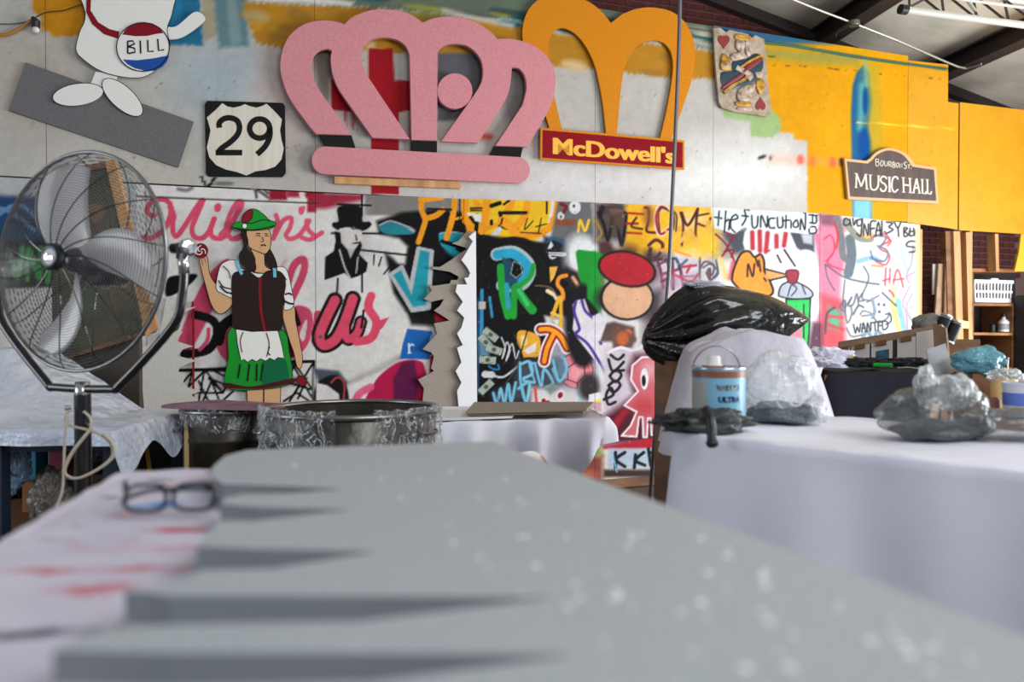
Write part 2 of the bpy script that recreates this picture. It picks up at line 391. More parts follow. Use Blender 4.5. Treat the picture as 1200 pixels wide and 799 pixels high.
def painted_sheet(name, cv, s0, s1, ztop, zbot, off, thick, step, m, parent=None):
    """plywood sheet on the wall with a fine surface grid carrying the paint; ztop, zbot = (left, right)"""
    nu = max(2, int((s1-s0)/step)); h = max(ztop)-min(zbot); nv = max(2, int(h/step))
    u = np.linspace(0, 1, nu+1); v = np.linspace(0, 1, nv+1); U, V = np.meshgrid(u, v)
    s = s0+(s1-s0)*U; zt = ztop[0]+(ztop[1]-ztop[0])*U; zb = zbot[0]+(zbot[1]-zbot[0])*U; z = zb+(zt-zb)*V
    s = s.ravel(); z = z.ravel(); px, py = proj_wall(s, z, off); col = cv.sample(px, py)
    co = np.stack([O0.x+ES.x*s+NN.x*off, O0.y+ES.y*s+NN.y*off, z], 1)
    i = np.arange(nv)[:, None]*(nu+1)+np.arange(nu)[None]; i = i.ravel()
    q = np.stack([i, i+1, i+nu+2, i+nu+1], 1)
    n0 = len(co); back = []
    for ss, zz in ((s0, zbot[0]), (s1, zbot[1]), (s1, ztop[1]), (s0, ztop[0])):
        for o in (off, off-thick): back.append(list(wp(ss, zz, o)))
    co = np.vstack([co, np.array(back)]); bq = [[n0+k for k in f] for f in ((0, 1, 3, 2), (2, 3, 5, 4), (4, 5, 7, 6), (6, 7, 1, 0), (1, 7, 5, 3))]
    q = np.vstack([q, np.array(bq)])
    me = bpy.data.meshes.new(name); me.vertices.add(len(co)); me.vertices.foreach_set('co', co.ravel())
    me.loops.add(len(q)*4); me.loops.foreach_set('vertex_index', q.ravel().astype(np.int32)); me.polygons.add(len(q))
    me.polygons.foreach_set('loop_start', np.arange(len(q), dtype=np.int32)*4); me.polygons.foreach_set('loop_total', np.full(len(q), 4, np.int32))
    me.update(calc_edges=True); me.validate()
    ca = me.color_attributes.new('paint', 'FLOAT_COLOR', 'POINT'); c4 = np.ones((len(co), 4)); c4[:n0, :3] = col; c4[n0:, :3] = (.35, .27, .18)
    ca.data.foreach_set('color', c4.ravel().astype(np.float32))
    return obj(name, me, m, parent)
# ================= upper wall paint =================
U = Canvas(-30, -60, 1260, 300, (178, 175, 169))
OC = (190, 128, 22); YE = (208, 146, 8); TE = (34, 104, 138)
r_ = random.Random(4)
# soft tinted roller patches
for x, y, rx, ry, c in ((130, 200, 90, 30, (186, 178, 168)), (255, 90, 60, 50, (160, 172, 178)), (560, 215, 120, 25, (196, 190, 188)), (700, 215, 130, 30, (208, 206, 206)), (330, 120, 25, 60, (196, 172, 168)), (40, 100, 60, 60, (170, 160, 150)), (860, 205, 90, 45, (216, 215, 213)), (380, 190, 60, 30, (168, 162, 154))):
    U.el(x, y, rx, ry, c, soft=50, a=.8)
U.po([(38, -40), (120, -40), (206, -40), (206, 40), (60, 43), (58, 36), (50, 36), (48, 20), (38, 14)], OC, soft=2, rough=1.5)
U.po([(196, -40), (232, -40), (238, 54), (192, 52)], TE, soft=3, a=.9, rough=1); U.po([(200, -40), (214, -40), (212, 46), (196, 50)], (40, 120, 160), soft=4)
U.po([(236, -40), (250, -40), (256, 40), (238, 50)], (160, 152, 128), soft=3); U.po([(246, -40), (286, -40), (292, 55), (256, 56)], (92, 124, 132), soft=5, a=.85, rough=1)
U.po([(262, -40), (272, -40), (284, 50), (270, 54)], (120, 144, 146), soft=4)
U.po([(284, 2), (420, 8), (560, 22), (620, 30), (700, 44), (800, 56), (846, 62), (846, 92), (792, 92), (740, 86), (700, 80), (640, 78), (560, 66), (430, 60), (345, 58), (300, 50)], (172, 122, 34), soft=2.5, rough=2)
for i in range(26):
    x = r_.uniform(290, 840); y = 8+(x-290)*.1+r_.uniform(0, 34); U.el(x, y, r_.uniform(6, 18), r_.uniform(3, 9), r_.choice([(196, 140, 40), (150, 108, 44), (202, 176, 130), (176, 150, 100)]), rot=10, soft=5, a=.7)
U.po([(284, -40), (640, -40), (700, 0), (846, 26), (846, 60), (760, 44), (640, 26), (520, 16), (420, 8), (284, 0)], (92, 104, 88), soft=5, rough=2)
for i in range(30):
    x = r_.uniform(420, 840); y = (x-420)*.1+r_.uniform(-6, 14); U.el(x, y, r_.uniform(12, 40), r_.uniform(1.5, 4), r_.choice([(20, 70, 90), (30, 96, 120), (140, 140, 60), (60, 62, 56), (16, 60, 90), (170, 170, 150)]), rot=8, soft=3, a=.8)
U.po([(284, -4), (300, 2), (360, 4), (412, 8), (416, 2), (330, -10)], (205, 202, 194), soft=4, a=.9)
U.st([(520, 12), (560, 22), (600, 30)], 6, (190, 188, 180), soft=5, a=.8)
U.st([(800, 46), (846, 56)], 5, (190, 188, 180), soft=4, a=.7); U.st([(800, 40), (846, 48)], 3, (16, 86, 80), soft=2)
# yellow side
U.po([(846, 20), (1250, 60), (1250, 320), (946, 320), (946, 165), (931, 163), (929, 156), (912, 155), (905, 150), (885, 100), (850, 92), (842, 60)], YE, soft=1.2, rough=.6)
U.po([(842, 18), (1000, 36), (1000, 52), (920, 52), (842, 46)], (44, 92, 122), soft=5, a=.9); U.po([(870, 52), (1010, 64), (1008, 78), (950, 76), (870, 66)], (150, 140, 60), soft=8, a=.75)
U.st([(860, 46), (930, 54), (1020, 69), (1112, 81)], 2.6, (16, 92, 76), soft=1.5)
U.po([(845, 128), (905, 128), (915, 140), (916, 153), (905, 161), (880, 160), (878, 142), (848, 138)], (146, 172, 116), soft=2, rough=1.2)
U.el(938, 187, 3.6, 5, (222, 60, 50), soft=5); U.el(952, 189, 4, 5, (226, 90, 30), soft=6); U.el(976, 190, 3.6, 5, (216, 60, 40), soft=6); U.el(986, 190, 3, 4, (40, 20, 18), soft=4)
U.st([(905, 186), (986, 190)], 8, (214, 150, 110), soft=10, a=.5); U.el(893, 184, 5, 1.8, (20, 18, 18), rot=-20, soft=3); U.el(903, 185, 1.6, 3, (40, 36, 36), soft=2); U.st([(905, 184), (925, 186)], 9, (220, 190, 190), soft=8, a=.5)
U.po([(1004, 84), (1012, 76), (1018, 84), (1022, 120), (1018, 150), (1022, 260), (999, 260), (997, 130), (999, 100)], (30, 88, 130), soft=3, a=.95)
U.st([(1020, 84), (1024, 150), (1024, 200), (1021, 235)], 18, (150, 150, 60), soft=16, a=.6); U.st([(1010, 100), (1008, 150)], 8, (80, 150, 150), soft=5, a=.8)
U.el(1014, 118, 3, 16, (0, 66, 130), soft=4); U.el(1013, 172, 7, 22, (0, 68, 136), soft=6); U.st([(1014, 70), (1016, 100)], 5, (120, 160, 130), soft=4, a=.7)
U.rect(999, 225, 1022, 262, (120, 180, 200), soft=4, a=.7)
for p in (((884, 75), (950, 78)), ((968, 80), (1004, 83)), ((1030, 87), (1105, 92)), ((900, 66), (908, 66))):
    for i in range(7): t = r_.random(); U.el(p[0][0]+(p[1][0]-p[0][0])*t, p[0][1]+(p[1][1]-p[0][1])*t, 1.6, .7, (60, 50, 26), soft=1.2, a=.7)
U.st([(1004, 143), (1060, 147), (1118, 151)], 1.2, (246, 196, 60), soft=1)
# cross and grey disc behind the pink crown
RD = (150, 18, 30)
U.po([(431, 57), (461, 57), (462, 94), (481, 95), (481, 130), (467, 131), (468, 228), (434, 228), (434, 131), (388, 130), (388, 93), (431, 93)], RD, soft=1)
U.po([(462, 66), (481, 66), (481, 94), (463, 93)], (176, 172, 168), soft=1.5); U.po([(512, 62), (570, 62), (570, 120), (556, 140), (512, 142)], (88, 88, 94), soft=4)
U.po([(365, 55), (392, 55), (392, 92), (386, 92), (386, 130), (372, 104)], (120, 114, 106), soft=4, a=.8); U.el(604, 110, 17, 40, (122, 118, 118), soft=10, a=.8); U.el(570, 160, 8, 4, (180, 60, 50), soft=5, a=.8)
for i in range(9): U.st([(404+i*2, 128), (404+i*2, 140+r_.uniform(0, 14))], 1, (150, 20, 30), soft=1, a=.6)
U.st([(236, 207), (243, 218), (252, 208)], 3.4, (18, 16, 18)); U.el(262, 215, 12, 2, (40, 38, 38), soft=4, a=.7)
for i in range(240): U.el(r_.uniform(0, 1100), r_.uniform(60, 235), r_.uniform(.5, .9), r_.uniform(.5, .9), (90, 84, 78), soft=1, a=.6)
for x in (131, 255, 497): U.st([(x, 60), (x, 230)], 1.2, (150, 146, 140), soft=2, a=.35)
U.grain(.055, 1)
# ================= graffiti paint =================
G = Canvas(-80, 195, 1110, 720, (206, 203, 200)); BK = (7, 7, 9)
PK = (206, 72, 100); T1 = (26, 140, 156)
RA = RG(160, 210, 6.15); RB = RG(260, 210, 6.15); RC = RG(160, 340, 5.708); RD_ = RG(250, 340, 5.708); RE = RG(480, 220, 6.15); RF = RG(590, 225, 6.39); RGG = RG(550, 350, 5.706)
RH = RG(690, 230, 4.7); RI = RG(820, 235, 4.84); RJ = RG(950, 240, 4.993); RK = RG(360, 215, 2.959); RL = RG(160, 210, 2.959); RM = RG(540, 220, 3.075); RN = RG(680, 380, 3.632)
# left panels: graffiti glimpsed behind the fan
G.rect(-80, 200, 160, 330, (170, 172, 174)); G.po([(-80, 225), (60, 232), (64, 288), (-80, 284)], (36, 66, 100), soft=6); G.po([(-80, 280), (64, 284), (60, 336), (-80, 340)], BK, soft=4)
for p in ([(4, 330), (10, 292), (20, 326), (26, 290)], [(32, 328), (34, 292), (46, 326), (48, 290)], [(56, 330), (58, 292)]): G.st(p, 6, (40, 150, 60))
for p in ([(-60, 240), (-20, 260), (20, 240), (50, 262)], [(-50, 262), (0, 244), (40, 270)]): G.st(p, 5, (90, 130, 170))
# top strip over the first panels
G.rect(160, 205, 372, 240, (214, 211, 208)); G.rg = RA; G.st([(300, 70), (360, 80), (400, 60)], 20, (60, 58, 60), soft=4, a=.8)
G.st([(600, 40), (560, 45)], 10, BK, soft=3); G.rg = RB
G.rect(340, 62, 470, 150, (140, 22, 44), soft=3, rough=1); G.rect(470, 62, 560, 130, (156, 40, 58), soft=3, rough=1); G.rect(560, 66, 600, 120, (220, 190, 180), soft=2); G.rect(600, 80, 735, 130, (130, 20, 40), soft=2, rough=1)
for p in ([(190, 60), (260, 80), (330, 130)], [(240, 60), (250, 130)], [(290, 60), (330, 100)]): G.st(p, 14, (30, 28, 30), soft=3)
# script lettering "Milton's"
G.rg = RA
for p in ([(128, 258), (88, 250), (78, 205), (120, 155), (190, 145), (245, 185), (238, 280), (190, 370), (100, 425), (40, 420)], [(240, 200), (268, 260), (258, 350), (285, 412), (345, 340), (420, 220), (478, 150), (430, 270), (400, 350), (415, 412), (470, 425), (520, 380), (560, 285)], [(560, 285), (535, 360), (545, 412), (600, 428), (655, 390), (700, 300), (745, 180)], [(660, 300), (650, 380), (690, 430), (745, 410)]): G.st(p, 38, PK)
G.el(585, 205, 26, 34, PK, rot=15)
G.rg = RB
for p in ([(-10, 400), (50, 330), (130, 220), (145, 165), (110, 165), (60, 250), (30, 350), (50, 415), (110, 430), (170, 380)], [(390, 260), (400, 310), (370, 430)], [(385, 400), (440, 300), (500, 280), (490, 350), (462, 400), (490, 430), (560, 400), (630, 300)], [(610, 300), (620, 360), (665, 410), (630, 436), (575, 420)], [(650, 430), (722, 385)]): G.st(p, 34, (208, 82, 108))
G.po([(555, 205), (600, 195), (590, 245), (570, 258), (552, 240)], (208, 82, 108), smooth=True)
# "Fabulous" lettering
G.rg = RL; P2 = (190, 66, 96)
G.po([(108, 345), (150, 332), (210, 330), (185, 365), (130, 400), (100, 402)], BK, smooth=True, soft=1.5)
G.po([(320, 275), (250, 330), (190, 440), (140, 580), (180, 600), (240, 500), (300, 370)], P2, smooth=True, soft=2)
G.po([(95, 530), (130, 490), (155, 440), (145, 520)], BK, smooth=True); G.po([(120, 500), (160, 450), (150, 490)], P2, smooth=True)
G.st([(205, 470), (262, 488), (280, 530), (250, 590), (165, 608)], 30, BK); G.po([(330, 490), (345, 640), (300, 620), (275, 570), (300, 520)], P2, smooth=True)
G.st([(340, 480), (300, 510), (285, 560)], 36, BK); G.st([(250, 520), (245, 560), (220, 590)], 14, P2)
G.st([(505, 460), (520, 380), (545, 300), (578, 278), (580, 320), (545, 400), (510, 460)], 26, P2); G.st([(500, 340), (505, 300), (520, 280)], 8, (200, 150, 165), soft=3)
G.po([(540, 455), (580, 440), (610, 470), (600, 560), (560, 610), (530, 600)], P2, smooth=True); G.st([(545, 455), (560, 500)], 20, BK); G.po([(565, 540), (585, 490), (592, 500), (580, 560)], (196, 190, 190), smooth=True); G.st([(520, 560), (535, 610)], 22, (110, 20, 40))
G.st([(630, 470), (620, 560)], 30, P2)
# bridge truss in black line
for p in ([(148, 663), (330, 655)], [(505, 632), (615, 632), (613, 775)], [(150, 663), (330, 661)]): G.st(p, 11, BK, smooth=False)
zig = [[(165, 700), (195, 665), (180, 720), (235, 665), (215, 770)], [(240, 665), (300, 740), (320, 700)], [(200, 740), (300, 740), (250, 690), (330, 720)], [(270, 665), (320, 690)], [(230, 770), (260, 700), (290, 775), (335, 735)], [(215, 700), (250, 770)],
       [(540, 640), (610, 760)], [(610, 640), (530, 770), (575, 700)], [(510, 700), (610, 730), (550, 640), (520, 700)], [(510, 770), (555, 740), (600, 770)], [(590, 690), (560, 760)]]
for p in zig: G.st(p, 7, BK, smooth=False)
# second panel: portrait in stencil black, V, teal letters
G.rg = RK; GW = (208, 204, 200)
G.rect(0, 40, 30, 100, (150, 30, 50), soft=3); G.po([(20, 30), (200, 35), (190, 60), (60, 90), (20, 90)], (150, 40, 60), soft=5, a=.8); G.rect(200, 25, 640, 110, (122, 118, 114), soft=3)
G.po([(240, 130), (330, 100), (450, 90), (640, 110), (640, 420), (480, 470), (420, 500), (340, 420), (320, 330), (290, 280), (340, 280), (350, 220), (320, 190), (250, 175)], (9, 9, 11), soft=5)
G.po([(340, 440), (480, 440), (470, 500), (360, 500)], (24, 22, 24), soft=5)
G.po([(140, 690), (330, 600), (350, 520), (340, 440), (360, 490), (480, 495), (470, 800), (20, 800), (20, 640), (60, 640)], (208, 204, 200), soft=6)
G.rect(105, 70, 215, 300, (170, 166, 162), soft=10, a=.5)
for p in ([(105, 72), (220, 76)], [(190, 40), (190, 110)], [(85, 172), (330, 174), (545, 180)], [(185, 230), (330, 246), (490, 262)], [(106, 330), (100, 450)], [(190, 300), (190, 375)]): G.st(p, 7, (12, 12, 14), soft=1.2, a=.92)
G.po([(105, 85), (145, 75), (188, 84), (192, 130), (215, 132), (222, 145), (190, 165), (120, 165), (88, 150), (90, 135), (108, 130)], (9, 9, 11), smooth=True, soft=1.4)
G.po([(115, 155), (180, 155), (190, 190), (180, 215), (150, 228), (125, 205), (112, 185)], (192, 188, 184), smooth=True, soft=1)
for p in ([(122, 152), (145, 148), (160, 158)], [(165, 155), (185, 158)], [(168, 180), (172, 196)], [(160, 208), (182, 204)]): G.st(p, 5, (12, 12, 14))
G.po([(95, 165), (115, 170), (118, 205), (140, 230), (150, 260), (165, 230), (185, 200), (190, 215), (180, 245), (210, 275), (205, 305), (180, 320), (150, 330), (130, 310), (60, 335), (62, 255), (92, 235), (98, 200)], (9, 9, 11), soft=1.2)
G.st([(112, 230), (130, 290), (150, 330)], 6, (180, 176, 172)); G.st([(176, 255), (170, 310)], 5, (170, 166, 164))
G.po([(250, 150), (275, 135), (330, 140), (372, 172), (300, 178), (262, 170)], (34, 120, 134), smooth=True, soft=1); G.st([(250, 145), (290, 130), (350, 150)], 5, (170, 172, 172))
for p in ([(232, 248), (230, 282)], [(258, 255), (248, 286)], [(288, 285), (266, 314)]): G.st(p, 5, BK)
Vp = [(290, 315), (328, 290), (358, 360), (385, 225), (432, 235), (422, 432), (364, 440)]
G.po(Vp, (150, 160, 164), soft=1, line=(14, (168, 172, 176))); G.po([(298, 318), (326, 300), (362, 388), (392, 230), (424, 238), (412, 420), (368, 428)], T1)
G.rg = RE
G.po([(60, 440), (120, 440), (140, 470), (135, 640), (130, 800), (0, 800), (0, 690), (40, 680), (55, 600)], T1, soft=1); G.po([(0, 560), (50, 560), (40, 680), (0, 640)], BK)
G.st([(150, 500), (150, 800)], 16, (166, 176, 180)); G.st([(155, 480), (190, 460), (200, 500), (165, 500)], 14, (196, 200, 200))
G.po([(215, 325), (300, 320), (390, 340), (380, 400), (330, 440), (370, 480), (300, 540), (240, 560), (260, 470), (220, 400)], T1, smooth=True); G.st([(215, 330), (300, 318), (390, 330)], 8, (150, 170, 176)); G.st([(235, 385), (400, 440)], 28, BK); G.st([(60, 480), (280, 520)], 22, BK)
G.po([(225, 600), (300, 600), (300, 700), (245, 705)], T1); G.st([(222, 560), (225, 690), (290, 700)], 12, (180, 200, 205)); G.st([(0, 290), (30, 310)], 22, (176, 172, 180), soft=3)
G.rg = RK
G.po([(270, 240), (300, 262), (352, 330), (350, 225), (440, 200), (560, 300), (480, 470), (400, 480), (340, 440), (300, 380)], (9, 9, 11), soft=5)
G.po(Vp, (150, 160, 164), soft=1, line=(14, (168, 172, 176))); G.po([(298, 318), (326, 300), (362, 388), (392, 230), (424, 238), (412, 420), (368, 428)], T1)
G.po([(440, 445), (470, 448), (496, 474), (445, 490)], (140, 20, 34))
for w, c in ((56, (16, 14, 16)), (34, (206, 70, 96))):
    G.st([(96, 405), (62, 475), (42, 530), (58, 560), (98, 540), (130, 480), (158, 400)], w, c); G.st([(158, 400), (132, 490), (140, 540), (172, 520), (186, 480)], w*.8, c)
G.st([(222, 390), (212, 430), (240, 480), (222, 535), (170, 548)], 30, (206, 70, 96)); G.po([(236, 480), (285, 462), (262, 500), (238, 520)], (206, 70, 96)); G.el(45, 532, 6, 7, (60, 80, 110))
G.st([(196, 440), (188, 500)], 8, (16, 14, 16))
G.st([(140, 690), (230, 650), (330, 600)], 18, (130, 128, 128), soft=5, a=.7); G.st([(150, 670), (300, 615)], 26, (190, 186, 184), soft=8, a=.6)
G.po([(20, 640), (110, 650), (140, 690), (90, 700), (40, 690)], (70, 80, 92), soft=4)
G.po([(347, 503), (432, 512), (444, 545), (424, 610), (322, 608), (330, 560)], (22, 92, 164), soft=1.2); G.po([(430, 520), (448, 545), (440, 570), (420, 560)], (140, 180, 200), soft=1)
G.st([(352, 556), (354, 586)], 6, (220, 224, 228), smooth=False); G.st([(348, 587), (361, 587)], 3, (220, 224, 228)); G.st([(354, 566), (362, 557), (369, 561)], 5, (220, 224, 228))
G.po([(212, 770), (228, 700), (262, 656), (320, 618), (378, 612), (408, 640), (412, 770)], (166, 20, 66), smooth=True, soft=1.2); G.po([(300, 770), (298, 680), (330, 620), (372, 614), (386, 700), (372, 770)], (84, 18, 62), soft=3); G.po([(425, 600), (450, 590), (440, 650), (424, 660)], (166, 30, 60))
G.po([(62, 672), (100, 664), (134, 690), (136, 770), (30, 770), (30, 700)], (20, 16, 18), smooth=True, soft=1.5); G.st([(84, 690), (104, 672), (128, 690), (126, 760)], 7, (170, 60, 60)); G.po([(30, 690), (70, 700), (110, 730), (112, 770), (30, 770)], (206, 202, 200), soft=1)
G.st([(160, 770), (180, 730), (220, 706)], 26, (206, 90, 120), soft=2)
# orange / yellow lettering along the top
YB = (222, 178, 30); OR = (226, 146, 26)
G.rg = RM; G.po([(20, 40), (325, 42), (320, 90), (305, 170), (250, 200), (90, 170), (30, 130)], YB, soft=1.5); G.rect(120, 45, 260, 110, YB)
G.rg = RE; G.po([(440, 60), (560, 60), (560, 260), (440, 260)], YB, soft=2)
for p, w in (([(95, 60), (85, 150), (112, 230), (95, 300), (64, 392)], 40), ([(85, 85), (160, 75), (232, 66)], 46), ([(112, 222), (190, 200), (238, 160)], 42), ([(328, 66), (312, 200), (268, 362)], 44), ([(310, 230), (370, 215)], 20), ([(400, 66), (402, 180), (430, 270), (436, 320)], 52), ([(400, 240), (460, 290), (420, 330)], 40), ([(556, 66), (552, 180), (520, 310)], 58), ([(530, 300), (620, 270), (700, 240)], 36), ([(470, 100), (500, 130)], 40), ([(700, 180), (730, 120), (740, 60)], 50)): G.st(p, w, OR)
for p, w in (([(440, 148), (520, 148)], 14), ([(440, 165), (520, 165)], 9), ([(360, 70), (362, 300)], 8), ([(650, 180), (660, 215)], 26), ([(128, 152), (300, 158)], 14), ([(590, 130), (650, 110)], 30), ([(650, 275), (738, 300)], 26), ([(590, 240), (590, 260)], 24), ([(490, 200), (480, 300)], 30), ([(440, 215), (470, 250)], 26)): G.st(p, w, BK, soft=1)
G.po([(410, 180), (520, 190), (515, 250), (470, 240), (460, 200), (420, 200)], (208, 210, 206)); G.po([(590, 330), (650, 275), (670, 300), (640, 340), (590, 350)], (200, 196, 204))
G.rg = RM
for p, w in (([(350, 48), (342, 100), (312, 150), (250, 172), (200, 176)], 24), ([(240, 60), (230, 100), (190, 160)], 26), ([(150, 120), (200, 150)], 34)): G.st(p, w, OR)
for p, w in (([(150, 90), (235, 90)], 12), ([(310, 45), (310, 92)], 7), ([(155, 60), (175, 45)], 8), ([(240, 110), (230, 150), (260, 120)], 4), ([(270, 140), (310, 130)], 4), ([(290, 110), (280, 160)], 4), ([(145, 130), (150, 110)], 6), ([(215, 160), (290, 165)], 4)): G.st(p, w, BK)
# third panel
G.rg = RM
G.po([(45, 180), (100, 172), (240, 190), (330, 200), (400, 230), (470, 300), (490, 400), (480, 480), (300, 460), (340, 640), (260, 800), (50, 800)], (9, 9, 11), soft=4)
G.po([(350, 45), (470, 50), (480, 200), (390, 230), (320, 200)], (96, 98, 100), soft=4); G.po([(300, 175), (370, 190), (420, 330), (300, 300)], (26, 26, 30), soft=6)
G.el(190, 330, 150, 155, (6, 6, 8), soft=2); G.el(190, 330, 120, 128, (9, 9, 10), line=(2, (44, 34, 32)))
for r in (90, 105, 140): G.st(ell(190, 330, r, r*1.04), 2, (50, 30, 28), closed=True, a=.5)
G.po([(330, 470), (480, 440), (500, 800), (240, 800), (300, 620)], (150, 150, 160), soft=6)
G.st([(130, 240), (190, 232), (240, 270), (246, 310), (215, 350), (150, 352)], 46, (160, 176, 180)); G.st([(132, 242), (190, 238), (236, 275), (240, 310), (210, 344), (150, 350)], 34, (38, 150, 184)); G.po([(150, 250), (180, 260), (210, 300), (200, 360), (150, 360)], (24, 70, 90), soft=3)
G.po([(190, 265), (215, 275), (222, 305), (200, 325), (180, 310)], BK, soft=1.5, line=(3, (160, 170, 176)))
for p, w in (([(143, 285), (150, 380), (170, 462)], 26), ([(190, 462), (192, 370)], 24), ([(262, 280), (250, 320), (215, 352)], 18), ([(200, 360), (225, 400), (258, 440)], 32)): G.st(p, w, (28, 150, 52))
G.st([(165, 350), (172, 430)], 18, (40, 150, 170)); G.st([(210, 370), (240, 420)], 14, (60, 190, 110))
for p, w in (([(76, 370), (74, 560)], 13), ([(104, 395), (113, 465)], 10)): G.st(p, w, (52, 130, 176))
G.rg = RF
G.st([(330, 370), (370, 350), (440, 375)], 20, (40, 90, 130), soft=3); G.po([(355, 365), (375, 400), (355, 425), (330, 425)], (200, 204, 206)); G.st([(340, 455), (455, 460), (450, 475), (345, 470), (370, 500)], 12, (206, 208, 210)); G.st([(350, 495), (390, 490)], 10, (206, 208, 210))
G.el(535, 115, 44, 50, (206, 206, 208), soft=1); G.el(528, 105, 10, 12, (70, 40, 44)); G.el(430, 180, 26, 32, (206, 206, 208)); G.el(430, 185, 9, 12, (60, 90, 90))
G.st([(430, 90), (470, 110), (450, 150)], 26, (110, 24, 34), soft=2)
for x in range(390, 540, 26): G.st([(x, 250), (x+8, 205), (x+14, 245), (x+24, 210)], 10, (130, 66, 40))
for p in ([(560, 295), (575, 210), (610, 290), (640, 210)], [(690, 250), (700, 200), (735, 200)], [(740, 340), (735, 290)]): G.st(p, 20, (226, 178, 50))
G.el(560, 480, 100, 160, (208, 212, 214), soft=14); G.el(640, 400, 110, 60, (208, 212, 214), soft=12); G.po([(470, 560), (560, 600), (590, 720), (480, 740), (420, 600)], (30, 26, 28), soft=6)
G.po([(540, 450), (560, 430), (640, 440), (735, 462), (750, 640), (700, 800), (640, 790), (590, 720), (560, 600)], (20, 138, 44), soft=1.2)
G.po([(345, 560), (406, 558), (380, 640), (350, 680)], (232, 170, 70)); G.st([(470, 625), (420, 640), (405, 690), (440, 740), (450, 800)], 30, (230, 140, 40)); G.el(460, 690, 28, 26, BK, soft=2); G.st([(330, 740), (380, 770), (400, 800)], 30, (220, 200, 160)); G.st([(240, 700), (350, 715), (400, 780)], 10, (120, 96, 80))
G.st([(520, 640), (560, 700)], 26, (226, 160, 120), soft=3)
G.rg = RGG
G.st([(555, 120), (595, 10), (612, 10), (612, 210)], 26, (222, 166, 48)); G.st([(550, 95), (612, 120)], 20, (226, 190, 80)); G.po([(555, 140), (600, 140), (590, 190)], (216, 210, 190))
G.po([(320, 230), (385, 215), (470, 260), (465, 380), (400, 390), (340, 380)], (222, 160, 50), smooth=True); G.po([(340, 250), (380, 240), (390, 300), (350, 330)], (230, 205, 130)); G.po([(360, 345), (450, 290), (440, 350), (390, 370)], (214, 208, 206)); G.st([(420, 130), (380, 240), (340, 380)], 8, BK)
G.el(205, 430, 160, 190, (6, 6, 8), soft=1.2); G.st([(300, 240), (335, 320), (325, 440), (240, 570)], 5, (90, 92, 94)); G.st([(215, 260), (240, 330), (220, 400), (250, 290), (270, 350), (245, 415), (285, 300), (310, 400), (330, 350)], 9, (206, 206, 208))
G.po([(55, 250), (110, 240), (150, 330), (130, 420), (60, 420)], (90, 130, 150), soft=3, a=.6); G.rect(60, 20, 110, 70, (186, 170, 160), soft=1); G.rect(56, 0, 62, 640, (40, 110, 170), soft=2)
for cx, cy, ro in ((142, 240, 38), (110, 290, 48), (165, 340, 18), (122, 410, 5), (112, 590, -44)):
    q = lambda a, b: [(cx+x*math.cos(R(ro))-y*math.sin(R(ro)), cy+x*math.sin(R(ro))+y*math.cos(R(ro))) for x, y in ((-a, -b), (a, -b), (a, b), (-a, b))]
    G.po(q(56, 25), (182, 190, 178), line=(3, (50, 58, 52))); G.po(q(44, 16), (160, 172, 158), line=(2, (90, 100, 90))); G.el(cx, cy, 16, 14, (70, 82, 76), rot=ro)
G.st([(105, 505), (150, 508)], 46, (196, 196, 200)); G.st([(165, 515), (230, 522), (320, 455)], 14, (200, 200, 204)); G.st([(130, 450), (160, 470), (200, 470), (190, 440)], 12, (40, 120, 170))
LB = (112, 178, 206)
G.po([(300, 400), (640, 390), (660, 560), (400, 700), (150, 720), (140, 620), (280, 560)], (60, 66, 76), soft=8, a=.6)
for p, w in (([(160, 630), (185, 700), (210, 600), (235, 700), (260, 570), (280, 690), (310, 560)], 18), ([(340, 430), (345, 560), (380, 690), (400, 560), (330, 600)], 20), ([(345, 440), (400, 420), (420, 500), (350, 540), (430, 560)], 18), ([(440, 430), (480, 580), (500, 470), (560, 560), (520, 590)], 18), ([(560, 470), (600, 550), (640, 490), (620, 390)], 20), ([(440, 440), (400, 430), (440, 560)], 12)): G.st(p, w, LB)
for p in ([(350, 440), (352, 560)], [(450, 440), (482, 560)], [(570, 480), (602, 530)], [(190, 640), (196, 690)]): G.st(p, 4, (30, 50, 70))
G.el(715, 480, 112, 120, (214, 120, 132), soft=1, line=(5, (30, 22, 24))); G.el(720, 500, 50, 50, (224, 150, 158), soft=14)
for p in ([(660, 460), (712, 425), (770, 445), (772, 515), (722, 565), (660, 540), (655, 460)], [(712, 425), (705, 345), (740, 330)], [(705, 345), (680, 335)], [(770, 445), (785, 380)], [(772, 515), (820, 518)], [(722, 565), (720, 600)], [(660, 540), (620, 545)], [(655, 460), (600, 450), (575, 490)]): G.st(p, 6, (34, 22, 26), smooth=False)
G.po([(560, 400), (640, 380), (670, 470), (640, 560), (560, 540)], (90, 120, 140), soft=5, a=.5)
G.st([(560, 410), (600, 550), (650, 480), (636, 400)], 18, LB)
tT = ([(475, 205), (540, 205), (605, 245), (655, 330)], [(565, 235), (520, 330), (500, 420)])
for w, c in ((84, (222, 220, 220)), (58, (140, 14, 26)), (30, (236, 150, 30))):
    for p in tT: G.st(p, w, c)
G.po([(410, 590), (700, 600), (800, 700), (790, 760), (400, 760)], (200, 196, 200), soft=8, a=.9); G.po([(500, 600), (560, 560), (600, 600), (540, 640)], (120, 130, 130), soft=4)
G.st([(440, 600), (450, 700)], 18, (200, 60, 50), soft=2); G.st([(735, 600), (745, 680)], 26, (150, 190, 186), soft=5)
DR = (140, 18, 34)
for w, c in ((44, (216, 214, 216)), (28, DR)):
    for p in ([(497, 680), (497, 760)], [(500, 710), (530, 695), (540, 760)], [(590, 710), (590, 760)], [(650, 760), (700, 700)], [(745, 760), (790, 700)]): G.st(p, w, c)
    G.el(608, 645, w*.6, w*.8, c, rot=25)
